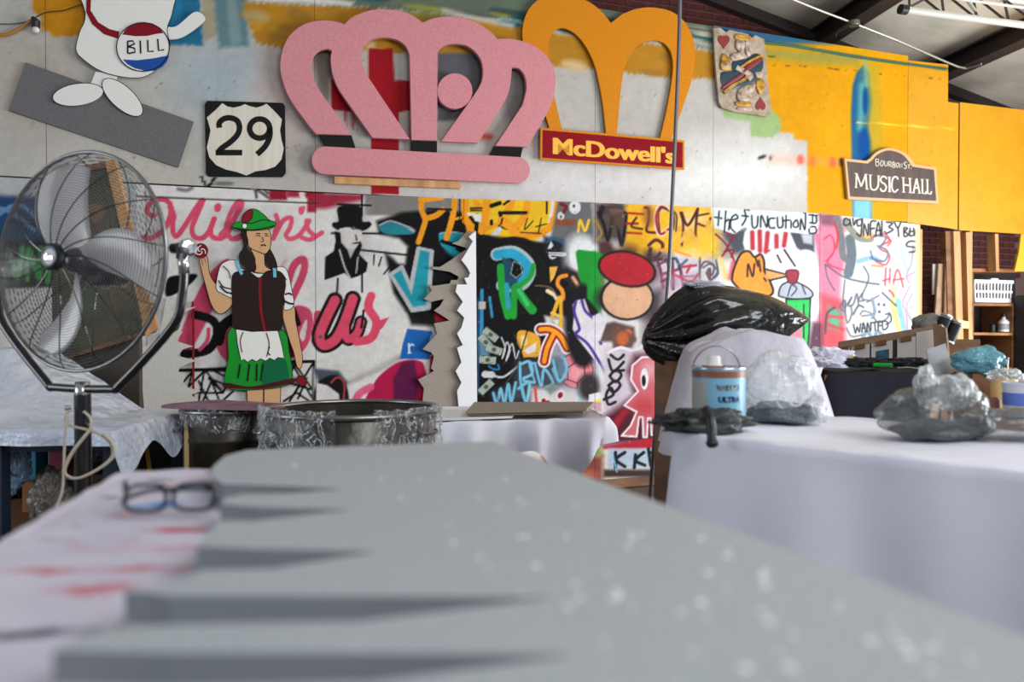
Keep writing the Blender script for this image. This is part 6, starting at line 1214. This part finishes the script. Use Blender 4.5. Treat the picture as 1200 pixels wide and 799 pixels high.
b = B(); blob(b, (bc.x-.12, bc.y-.02, bc.z+.185), (.1, .05, .022), amp=.4, sc=3, seed=33, crump=.3); tag(obj('white_tissue', b, M_sheet, smooth=True), 'crumpled white plastic scrap on top of the black bin bag', 'plastic scrap')
# ================= black cloth covered stand and rack =================
zb = at(1010, 436, 3.7).z; c1 = at(1020, 440, 3.85)
cn = [(c1.x-.28, c1.y-.16), (c1.x+.12, c1.y-.32), (c1.x+.26, c1.y+.10), (c1.x-.10, c1.y+.3)]
table('side_stand', 'low stand hidden under the black cloth', cn, zb-.012, m=M_oldwood, leg=.04)
b = drape(B(), cn, zb, [(.05, .012), (.3, .03), (1.0, .07)], fold=.055, ff=8, fpow=.6, seed=14, top_noise=.02, r=.06, per=.03)
tag(obj('black_drop_cloth', b, M_blkcloth, smooth=True), 'black cloth draped over a stand behind the white table', 'cloth')
# crumpled white rag + dark tools on it
q = at(968, 428, 3.75); b = B(); blob(b, (q.x, q.y, zb+.055), (.13, .12, .06), amp=.4, sc=2.4, seed=41, crump=.25, flat=zb+.022); tag(obj('white_rag', b, M_cloth, smooth=True), 'crumpled white rag at the left end of the black cloth', 'rag')
q = at(985, 423, 3.72); b = B(); tube(b, [(q.x-.01, q.y, zb+.045), (q.x+.05, q.y-.02, zb+.07)], .012, 8); tag(obj('yellow_marker', b, mat('yellow_plastic', (230, 190, 40), .4)), 'yellow marker beside the crumpled white rag', 'marker')
for i, (x, y, w_) in enumerate(((1003, 428, .09), (1024, 428, .06), (1062, 430, .12))):
    q = at(x, y, 3.7); b = B(); blob(b, (q.x, q.y, zb+.045), (w_, .06, .022), amp=.4, sc=2.5, seed=50+i, crump=.2, flat=zb+.022); tag(obj('black_bundle', b, M_blkcloth, smooth=True), ('small black bundle on the black cloth nearest the white rag', 'middle black bundle on the black cloth', 'longest black bundle at the right end of the black cloth')[i], 'bundle')
q = at(1031, 434, 3.6); b = B(); tube(b, [(q.x-.03, q.y, zb+.038), (q.x+.05, q.y-.01, zb+.038)], .009, 8); tag(obj('green_marker', b, M_green), 'green marker on the black cloth', 'marker')
# clipboard rack: long leaning board on a support table
zt2 = 1.17; cS = [(1.68, 2.9), (2.5, 2.75), (2.95, 3.6), (2.02, 3.78)]
table('supply_table', 'wooden supply table at right carrying the plastic tubs and teal bag', cS, zt2, m=M_oldwood)
table('rack_table', 'wooden table behind the black cloth carrying the clipboard rack', [(1.62, 4.30), (2.3, 3.86), (2.6, 4.45), (1.9, 4.85)], zt2-.012, m=M_oldwood)
P0 = at(984, 402, 4.35); P1 = at(1101, 382, 4.05)
def pl(f, h, d=0):     # f along, h down the slope (0 top), d proud of face
    p = P0+(P1-P0)*f; dn = Vector((-.12, -.25, -.97)).normalized(); nn_ = (P1-P0).cross(dn).normalized(); nn_ = nn_ if nn_.y < 0 else -nn_
    return p+dn*h+nn_*d
rk = thing('clipboard_rack', 'long wooden rack with a row of leaning clipboards', 'rack', (P0+P1)/2-Vector((0, 0, .26)))
def pq(bm, f0, f1, h0, h1, d0, d1):
    vs = [bm.verts.new(pl(f, h, d)) for d in (d0, d1) for f, h in ((f0, h0), (f1, h0), (f1, h1), (f0, h1))]
    for f in ((0, 1, 2, 3), (7, 6, 5, 4), (0, 4, 5, 1), (1, 5, 6, 2), (2, 6, 7, 3), (3, 7, 4, 0)): bm.faces.new([vs[i] for i in f])
    return bm
obj('back_rail', pq(B(), -.02, 1.02, -.01, .03, -.09, -.004), M_card, rk); obj('back_panel', pq(B(), -.02, 1.02, .03, .3, -.012, -.004), mat('dark_brown_board', (70, 52, 42), .7), rk); obj('foot_rail', pq(B(), -.02, 1.02, .24, .28, -.08, .02), M_card, rk)
M_clip = mat('pale_card', (206, 198, 196), .6)
for i, (f0, f1) in enumerate(((.0, .11), (.13, .32), (.34, .55), (.60, .78), (.785, .99))):
    b = pq(B(), f0, f1, .035-.02*(i > 3), .26, .002, .008); o = tag(obj('clipboard', b, M_clip), ('leftmost narrow clipboard on the long wooden rack', 'second clipboard from the left on the rack, plain pale', 'clipboard on the rack holding a dark blue photo', 'fourth clipboard from the left, plain pale with brown clip', 'widest pale clipboard at the right end of the rack')[i], 'clipboard', 'clipboards on the wooden rack')
    if i < 4: m_ = (f0+f1)/2; obj('clip', pq(B(), m_-.05, m_+.05, .03, .055, .009, .02), M_oldwood, o)
    if i == 2: obj('photo', pq(B(), f0+.05, f1-.03, .08, .18, .009, .011), mat('dark_blue_photo', (30, 52, 76), .3, var=(20, (60, 110, 140))), o)
# grey flat sheet, silver tins, grey bag, label
def quad(name, pts4, th, m, label, cat):
    v = [Vector(p) for p in pts4]; nn_ = (v[1]-v[0]).cross(v[2]-v[1]).normalized(); b = B(); a_ = [b.verts.new(p) for p in v]; c = [b.verts.new(p+nn_*th) for p in v]
    b.faces.new(a_); b.faces.new(c[::-1])
    for i in range(4): j = (i+1) % 4; b.faces.new((a_[i], a_[j], c[j], c[i]))
    return tag(obj(name, b, m), label, cat)
quad('metal_sheet', [at(1086, 410, 3.6), at(1108, 402, 3.65), at(1122, 452, 3.55), at(1096, 468, 3.5)], .004, mat('pale_grey_sheet', (150, 152, 156), .4), 'pale grey flat sheet leaning right of the clipboards', 'sheet')
quad('cardboard_sheet', [at(1093, 378, 4.0), at(1108, 384, 3.9), at(1112, 425, 3.8), at(1096, 440, 3.85)], .01, M_card, 'brown cardboard sheet standing right of the clipboard row', 'cardboard')
M_tin = mat('tin', (190, 190, 190), .25, .9)
for i, (x, y) in enumerate(((1104, 384), (1116, 391))):
    q = at(x, y-2, 4.2); t = thing('paint_tin', ('silver tin tilted left on the stack behind the clipboards', 'silver tin tilted right, nearer the wooden stud')[i], 'tin', q-Vector((0, 0, .07)), 'silver tins behind the clipboards')
    Mx = frame(q, Vector((.35, -.1, .9))); b = B(); lathe(b, [(0, -.06), (.03, -.06), (.032, -.055), (.03, -.05), (.03, .05), (.032, .055), (.03, .06), (0, .06)], 20, Mx); obj('tin_body', b, M_tin, t); b = B(); lathe(b, [(0, .06), (.022, .06), (.02, .066), (0, .066)], 20, Mx); obj('lid', b, M_tin, t)
    b = B(); lathe(b, [(.0305, -.045), (.0308, -.02), (.0308, .02), (.0305, .045)], 20, Mx); obj('dark_band', b, M_dark, t)
q = at(1088, 382, 4.25); b = B(); blob(b, q, (.085, .05, .07), amp=.3, sc=1.6, seed=61, crump=.05); tag(obj('grey_box_bag', b, mat('grey_vinyl', (110, 108, 106), .5), smooth=True), 'grey soft bag behind the right end of the clipboards', 'bag')
sb_ = B(); q = at(1104, 420, 4.25); box(sb_, (q.x-.14, q.y+.0, zt2+.002), (q.x+.2, q.y+.2, at(1104, 398, 4.2).z)); tag(obj('supply_box', sb_, M_oldwood), 'brown box stacked behind the clipboard row under the silver tins', 'box')
q = at(1128, 379, 5.2); quad('paper_label', [wpx(1120, 374, .006), wpx(1136, 377, .006), wpx(1135, 385, .006), wpx(1119, 384, .006)], .002, mat('pale_yellow_paper', (226, 214, 130), .6), 'pale yellow paper label in front of the wooden stud', 'label')
# teal bag
q = at(1146, 423, 3.5); 
def tb_(p): return Vector((p.x, p.y, p.z*(1-.25*max(0, -p.x/.12)))) 
b = B(); blob(b, q, (.115, .08, .068), amp=.22, sc=1.8, seed=71, crump=.07, shape=tb_)
tag(obj('teal_bag', b, mat('teal_plastic', (96, 160, 178), .25, 0, .7, bump=(10, .7, .04), var=(6, (50, 110, 124))), smooth=True), 'crumpled teal plastic bag at the right behind the smoky bag', 'bag')
b = B(); q2 = at(1138, 455, 3.55); box(b, (q2.x-.05, q2.y-.1, zt2+.002), (q2.x+.1, q2.y+.12, at(1138, 437, 3.5).z)); tag(obj('carton', b, mat('brown_carton', (120, 84, 58), .8)), 'low brown carton under the teal bag', 'carton')
# tubs
def tub(px, yb, yt, w_, Y, m, label, lidm=None):
    c = at(px, yb, Y); c.z = zt2+.003; h_ = at(px, yt, Y).z-c.z; t = thing('plastic_tub', label, 'tub', c); r1 = w_*Y/F/2; b = B(); lathe(b, [(0, 0), (r1*.88, 0), (r1*.9, .005), (r1, h_-.01), (r1*1.05, h_-.008), (r1*1.05, h_), (r1*.97, h_), (r1*.86, .01), (0, .01)], 28, Matrix.Translation(c)); obj('tub_body', b, m, t, smooth=False); return t, c, h_, r1
tub(1176, 478, 444, 28, 3.3, mat('yellow_plastic_tub', (232, 196, 128), .4), 'pale yellow plastic tub under the clear lid at the right')
t, c, h_, r1 = tub(1197, 482, 448, 40, 3.0, mat('translucent_white_tub', (210, 214, 226), .3, trans=.75), 'translucent white tub with blue print at the right edge'); b = B(); lathe(b, [(r1*.96, h_*.35), (r1*.975, h_*.36), (r1*.99, h_*.7), (r1*.985, h_*.71)], 28, Matrix.Translation(c)); obj('blue_print', b, mat('blue_print', (80, 110, 190), .4), t)
q = at(1172, 437, 3.3); b = B(); blob(b, (q.x+.02, q.y, q.z-.012), (.075, .05, .03), amp=.35, sc=2.5, seed=81, crump=.2); tag(obj('clear_wrap', b, M_clear, smooth=True), 'crumpled clear wrap on top of the pale yellow tub', 'wrap')
q = at(1166, 462, 3.1); b = B(); lathe(b, [(0, 0), (.022, 0), (.022, .05), (.012, .065), (0, .065)], 14, Matrix.Translation((q.x, q.y, zt2+.003))); tag(obj('small_jar', b, mat('rose_brown_jar', (150, 96, 84), .4)), 'small rose brown jar in front of the pale yellow tub', 'jar')
q = at(1180, 430, 3.3); b = B(); tube(b, [at(1180, 437, 3.3), at(1181, 421, 3.32)], .0035, 8); blob(b, at(1181, 420, 3.32), (.006, .006, .006), sub=2); tag(obj('thin_rod', b, M_steel), 'thin steel rod with ball end standing by the clear wrap', 'rod')
# ================= bins in the middle =================
M_tarn = mat('tarnished_metal', (92, 88, 82), .36, .6, bump=(20, .4, .01), var=(5, (40, 37, 34)))
M_film = mat('shiny_clear_film', (235, 238, 242), .04, 0, 1, bump=(34, 1.0, .06), trans=.05); crinkle(M_film, 16, .006, .03, .85)
def bin_(cx, Yd, rpx, ytop, label, seed):
    c = at(cx, ytop, Yd); zt_ = c.z; r1 = rpx*Yd/F; t = thing('round_bin', label, 'bin', (c.x, c.y, .45), 'round dark bins behind the grey board')
    Mx = Matrix.Translation((c.x, c.y, 0)); zb_ = .45
    b = B(); lathe(b, [(0, zb_), (r1*.84, zb_), (r1*.86, zb_+.01), (r1*.93, zt_-.16), (r1*.955, zt_-.155), (r1*.955, zt_-.14), (r1*.94, zt_-.135), (r1*.97, zt_-.03), (r1*.95, zt_-.02), (r1*.83, zb_+.02), (0, zb_+.02)], 48, Mx); obj('bin_body', b, M_tarn, t, smooth=True)
    b = B(); tube(b, [(c.x+r1*math.cos(a_), c.y+r1*math.sin(a_), zt_-.012) for a_ in np.linspace(0, 2*math.pi, 48, endpoint=False)], .012, 8, closed=True); obj('rim', b, M_steel, t, smooth=True)
    for a_ in (-.5, 3.64) if seed == 2 else (3.7,):
        b = B(); p = Vector((c.x+r1*math.cos(a_), c.y+r1*math.sin(a_), zt_-.07)); tg = Vector((-math.sin(a_), math.cos(a_), 0)); on_ = Vector((math.cos(a_), math.sin(a_), 0))
        tube(b, catm([p-tg*.05, p-tg*.05+on_*.03-Vector((0, 0, .02)), p+tg*.05+on_*.03-Vector((0, 0, .02)), p+tg*.05], 4), .006, 6); obj('handle', b, M_steel, t)
    return c, r1, t
cA, rA, tA = bin_(268, 3.9, 52, 476, 'smaller round metal bin at left with a strip of tape', 1)
cB, rB, tB = bin_(413, 3.55, 102, 476, 'wide round metal bin with a film-wrapped rim', 2)
b = B(); a_ = -2.35; pA = lambda h: (cA.x+rA*.965*math.cos(a_), cA.y+rA*.965*math.sin(a_), cA.z-h); beam(b, pA(.05), pA(.3), .02, .006); obj('tape_strip', b, mat('cream_tape', (206, 176, 130), .6), tA)
for (c, r, sd_, lab, a0_, a1_, dp) in ((cB, rB, 5, 'clear film wrapped around the left side of the wide bin', -2.9, -1.55, .17), (cB, rB, 6, 'clear film around the right side of the wide bin', -1.15, -.05, .16), (cA, rA, 7, 'clear film hanging over the left bin', -2.6, -.8, .10)):
    b = B(); N_, K_ = 60, 16; G_ = []
    for i in range(N_+1):
        a_ = a0_+(a1_-a0_)*i/N_; row = []; dd = dp*(.8+.5*nz((a_*2, sd_, 0), 1.5, sd_))
        for j in range(K_+1):
            v = j/K_; h_ = .028*math.cos(max(-1, 1-v*7)*math.pi/2) if v < .15 else .028-(v-.15)/.85*(dd+.028); rr_ = r*(.93+min(v/.15, 1)*.09)+.014*nz((a_*9, v*4, sd_), 1.6, sd_)+.012*abs(nz((a_*22, v*9, sd_), 1, sd_))
            row.append(b.verts.new((c.x+rr_*math.cos(a_), c.y+rr_*math.sin(a_), c.z-.012+h_+.008*nz((a_*14, v, 3), 1, sd_))))
        G_.append(row)
    for i in range(N_):
        for j in range(K_): b.faces.new((G_[i][j], G_[i+1][j], G_[i+1][j+1], G_[i][j+1]))
    tag(obj('cling_film', b, M_film, smooth=True), lab, 'film', 'clear film on the round bins')
c = (cA+cB)/2; cn = [(cA.x-rA+.02, cA.y-.45), (cB.x+rB+.02, cB.y-.42), (cB.x+rB+.05, cB.y+.42), (cA.x-rA+.02, cA.y+.35)]
table('low_bench', 'low bench carrying the round bins', cn, .448, m=M_oldwood)
q0, q1 = at(189, 474.5, 3.75), at(322, 474.5, 3.62); zz = cA.z+.004
b = polyslab(B(), [(q0.x, q0.y), (q0.x+.06, q0.y-.04), (q1.x, q1.y), (q1.x+.05, q1.y+.18), (q0.x+.15, q0.y+.3), (q0.x+.01, q0.y+.1)], zz+.002, zz+.016); tag(obj('stained_board', b, mat('purple_stained_board', (150, 112, 124), .6, var=(8, (96, 70, 84)))), 'thin purple-stained board lying across the left bin', 'board')
# ================= white cloth table in the middle =================
mz = at(620, 486, 4.75).z; m0, m1 = at(512, 480, 4.45), at(716, 480, 4.85)
cn = [(m0.x, 4.35), (m1.x-.06, 4.55), (m1.x-.12, 5.3), (m0.x-.05, 5.2)]
table('middle_table', 'middle table hidden under a white cloth and cardboard', [(m0.x+.1, 4.5), (m1.x-.25, 4.66), (m1.x-.3, 5.2), (m0.x+.05, 5.1)], mz-.014, m=M_oldwood)
b = drape(B(), cn, mz-.0, [(.03, .012), (.18, .02), (.42, .0)], fold=.045, ff=16, seed=17, top_noise=.002, per=.02, hem=.03, fpow=.5, hemf=lambda x, y: .36+.5*math.exp(-((x-.30)/.12)**2)+.4*max(0, min(1, (.1-x)*4)))
tag(obj('white_cloth_cover', b, M_cloth, smooth=True), 'white cloth hanging in folds over the middle table below the cardboard', 'cloth')
za = mz+.012
for i, (x0, x1, y0, y1, z0, m_, lab) in enumerate(((505, 600, 4.32, 4.8, za, M_wb, 'white foam board under the left end of the cardboard sheets'), (548, 686, 4.42, 4.95, za+.016, M_card, 'lower cardboard sheet on the middle table'), (546, 690, 4.40, 4.98, za+.031, M_tan, 'top grey cardboard sheet on the middle table'))):
    a_, c_ = at(x0, 480, y0), at(x1, 480, y0); d2 = at(x1+6, 480, y1); e2 = at(x0+10, 480, y1)
    b = polyslab(B(), [(a_.x, y0), (c_.x, y0+.14), (d2.x, y1), (e2.x, y1)], z0, z0+.012); tag(obj('flat_sheet', b, m_), lab, 'board', 'sheets stacked on the middle table')
# ================= left workbench =================
bz = at(60, 503, 3.35).z; l0, l1 = at(-60, 503, 3.3), at(136, 503, 3.3)
cn = [(l0.x-.25, 3.25), (l1.x, 3.3), (l1.x-.02, 4.1), (l0.x-.3, 4.05)]
M_navyp = mat('navy_blue_paint', (24, 40, 62), .5)
wbn = thing('blue_workbench', 'dark blue wooden workbench with open shelves at the left', 'workbench', ((l0.x+l1.x)/2, 3.7, 0))
obj('worktop', polyslab(B(), cn, bz-.03, bz), M_navyp, wbn)
b = B(); beam(b, (l0.x-.25, 3.28, bz-.05), (l1.x-.01, 3.33, bz-.05), .03, .07); obj('front_rail', b, M_navyp, wbn)
for x, y in ((at(-1, 600, 3.3).x, 3.3), (l1.x-.03, 3.34), (l1.x-.05, 4.05), (l0.x-.2, 4.0)): b = B(); box(b, (x-.03, y-.03, 0), (x+.03, y+.03, bz-.03)); obj('leg', b, M_navyp, wbn)
sz_ = at(30, 612, 3.5).z; obj('shelf', polyslab(B(), cn, sz_-.025, sz_), M_oldwood, wbn); b = B(); box(b, (l0.x-.3, 4.06, .1), (l1.x-.02, 4.08, bz-.03)); obj('back_panel', b, mat('dark_back_panel', (40, 34, 34), .8), wbn)
# plastic sheet over a hump
M_psheet = mat('pale_plastic_sheet', (232, 236, 246), .3, 0, .7, bump=(9, 1, .05), var=(3, (206, 216, 236)))
bx = B(); q = at(10, 430, 3.75); box(bx, (q.x-.55, 3.68, bz+.012), (q.x+.1, 3.98, bz+.22)); tag(obj('covered_crate', bx, M_oldwood), 'crate hidden under the pale plastic sheet on the blue bench', 'crate')
b = B(); NX, NY = 90, 50; G_ = []
xa, xb = l0.x-.3, l1.x+.13
for i in range(NX+1):
    row = []
    for j in range(NY+1):
        x = xa+(xb-xa)*i/NX; v = j/NY; y = 4.05-.82*v
        hump = .31*min(1, max(0, (at(112, 400, 3.6).x-x)/.45))*(1 if v < .42 else max(0, 1-(v-.42)/.5)**1.2)
        z = bz+.012+hump+.014*nz((x, y, 0), 5, 3)+.007*nz((x, y, 0), 16, 4)
        y2 = y
        over = max(0, v-.93)
        if over: z = bz+.012-over*.9; y2 = 3.235-.012*math.sin(x*22)-.01
        ox = max(0, x-l1.x-.02)
        z -= min(ox*1.2, .16)*(1+.4*math.sin(y*14)); x2 = x-ox*.55
        row.append(b.verts.new((x2, y2, max(z, bz-.2) if ox else z)))
    G_.append(row)
for i in range(NX):
    for j in range(NY): b.faces.new((G_[i][j], G_[i+1][j], G_[i+1][j+1], G_[i][j+1]))
tag(obj('plastic_cover', b, M_psheet, smooth=True), 'pale wrinkled plastic sheet covering the blue workbench behind the fan', 'plastic sheet')
# things in and under the bench
def inb(name, px, py, Y, rad, m, label, cat, seed=1, cr=.2, amp=.3, smooth=True):
    q = at(px, py, Y); b = B(); blob(b, q, rad, amp=amp, sc=2.2, seed=seed, crump=cr, sub=5); return tag(obj(name, b, m, smooth=smooth), label, cat)
M_bluebag = mat('light_blue_film', (130, 160, 186), .25, 0, .6, bump=(16, .8, .03))
inb('blue_plastic_bag', 18, 542, 3.45, (.055, .06, .12), M_bluebag, 'crumpled light blue plastic bag at the left end of the bench shelf', 'bag', 91)
inb('grey_plastic_bag', 60, 590, 3.5, (.085, .08, .15), mat('grey_film', (120, 112, 104), .3, 0, .6, bump=(16, .8, .03)), 'upright crumpled grey plastic bag under the bench left of the fan pole', 'bag', 92)
inb('dark_blue_bag', 114, 525, 3.7, (.075, .06, .09), mat('slate_film', (50, 62, 86), .3, bump=(14, .7, .03)), 'dark slate bag behind the fan pole in the bench', 'bag', 93)
for nm, x0, x1, y0, y1, Y, m_, lab in (('orange_box', 26, 46, 565, 606, 3.7, mat('orange_brown_card', (160, 100, 56), .7), 'small orange brown box under the bench beside the grey bag'), ('teal_box', 26, 42, 512, 566, 3.95, mat('teal_box_paint', (24, 128, 158), .5), 'teal box at the back of the bench left of the dark gap'),
    ('teal_box', 56, 74, 512, 545, 3.95, mat('teal_box_paint2', (30, 140, 170), .5), 'teal box at the back of the bench above the red box'), ('red_box', 57, 75, 529, 553, 3.75, mat('red_print', (150, 44, 62), .5), 'small red box just left of the fan pole'),
    ('lime_box', 127, 144, 519, 566, 3.75, mat('lime_green', (128, 142, 30), .5), 'lime green box at the right end of the bench'), ('brown_box', 92, 126, 556, 600, 3.8, mat('brown_box_card', (84, 60, 46), .8), 'dark brown box in the bench behind the fan pole'), ('blue_box', 33, 41, 590, 603, 3.45, M_blue, 'tiny blue box in front of the orange brown box')):
    a_, c_ = at(x0, y1, Y), at(x1, y0, Y); b = B(); box(b, (a_.x, Y, a_.z), (c_.x, Y+.16 if Y < 3.9 else Y+.09, c_.z)); bevel(b, .003, 1); tag(obj(nm, b, m_), lab, 'box')
# painted canvas behind fan, wood post, yellow stick, blue bag corner
Yc = 4.15; cq = [at(58, 208, Yc), at(133, 190, Yc), at(172, 392, Yc), at(112, 425, Yc), at(70, 425, Yc)]
M_canvas = mat('dark_painted_canvas', (58, 64, 44), .7, var=(7, (96, 84, 56)), bump=(30, .4, .01))
ca_ = thing('painted_canvas', 'tilted dark green and brown painted canvas with wood frame behind the fan', 'painting', Vector((cq[3].x, Yc, cq[3].z)))
def cslab(pts, d0, d1): return prism2(B(), [[(p[0], p[1]) for p in pts]], lambda u, v, d: Vector((u, d, v)), d0, d1)
xz = lambda px, py, Y=Yc: (at(px, py, Y).x, at(px, py, Y).z)
obj('canvas', cslab([xz(60, 210), xz(130, 192), xz(166, 392), xz(70, 424)], Yc, Yc+.02), M_canvas, ca_)
for pts in (([(126, 190), (137, 188), (187, 385), (174, 394)]), ([(70, 424), (70, 420), (182, 384), (184, 389)]), ([(56, 210), (62, 204), (136, 188), (134, 196)])): obj('frame_strip', cslab([xz(*p) for p in pts], Yc-.025-.003*(pts[0][0]-50)/80, Yc-.001-.0005*(pts[0][0]-50)/80), M_oldwood if pts[0][0] < 100 else M_wood, ca_)
for px, py, rx, ry, c in ((110, 250, .06, .05, (122, 88, 62)), (125, 320, .05, .09, (104, 96, 62)), (100, 350, .06, .06, (70, 84, 48))): obj('paint_patch', cslab([(at(px, py, Yc).x+rx*math.cos(a_)*(1+.2*math.sin(3*a_)), at(px, py, Yc).z+ry*math.sin(a_)) for a_ in np.linspace(0, 6.28, 24, endpoint=False)], Yc-.002, Yc-.0003), mat('canvas_paint_%d' % px, c, .6), ca_)
b = B(); q = at(60, 430, Yc+.12); box(b, (cq[4].x-.05, Yc+.022, 0), (cq[2].x-.05, Yc+.06, at(70, 300, Yc).z)); tag(obj('easel_board', b, mat('dark_brown_ply', (70, 62, 54), .7)), 'brown board standing behind the tilted canvas', 'board')
b = B(); beam(b, at(166, 486, 3.9), at(186, 620, 3.9), .02, .012); tag(obj('yellow_ruler', b, mat('mustard_paint', (196, 150, 30), .5)), 'long mustard yellow stick leaning at the right end of the blue bench', 'stick')
b = B(); beam(b, at(158, 405, 4.3), at(165, 490, 4.3), .03, .03); e_p = at(176, 640, 4.3); e_p.z = 0; beam(b, at(165, 490, 4.3), e_p, .03, .03); tag(obj('dark_post', b, M_dark), 'thin dark post behind the right end of the blue bench', 'post')
b = B(); blob(b, at(176, 500, 4.0), (.04, .03, .07), amp=.3, sc=2, seed=97, crump=.2); tag(obj('blue_rag', b, M_bluebag, smooth=True), 'scrap of light blue film beside the mustard stick', 'rag')
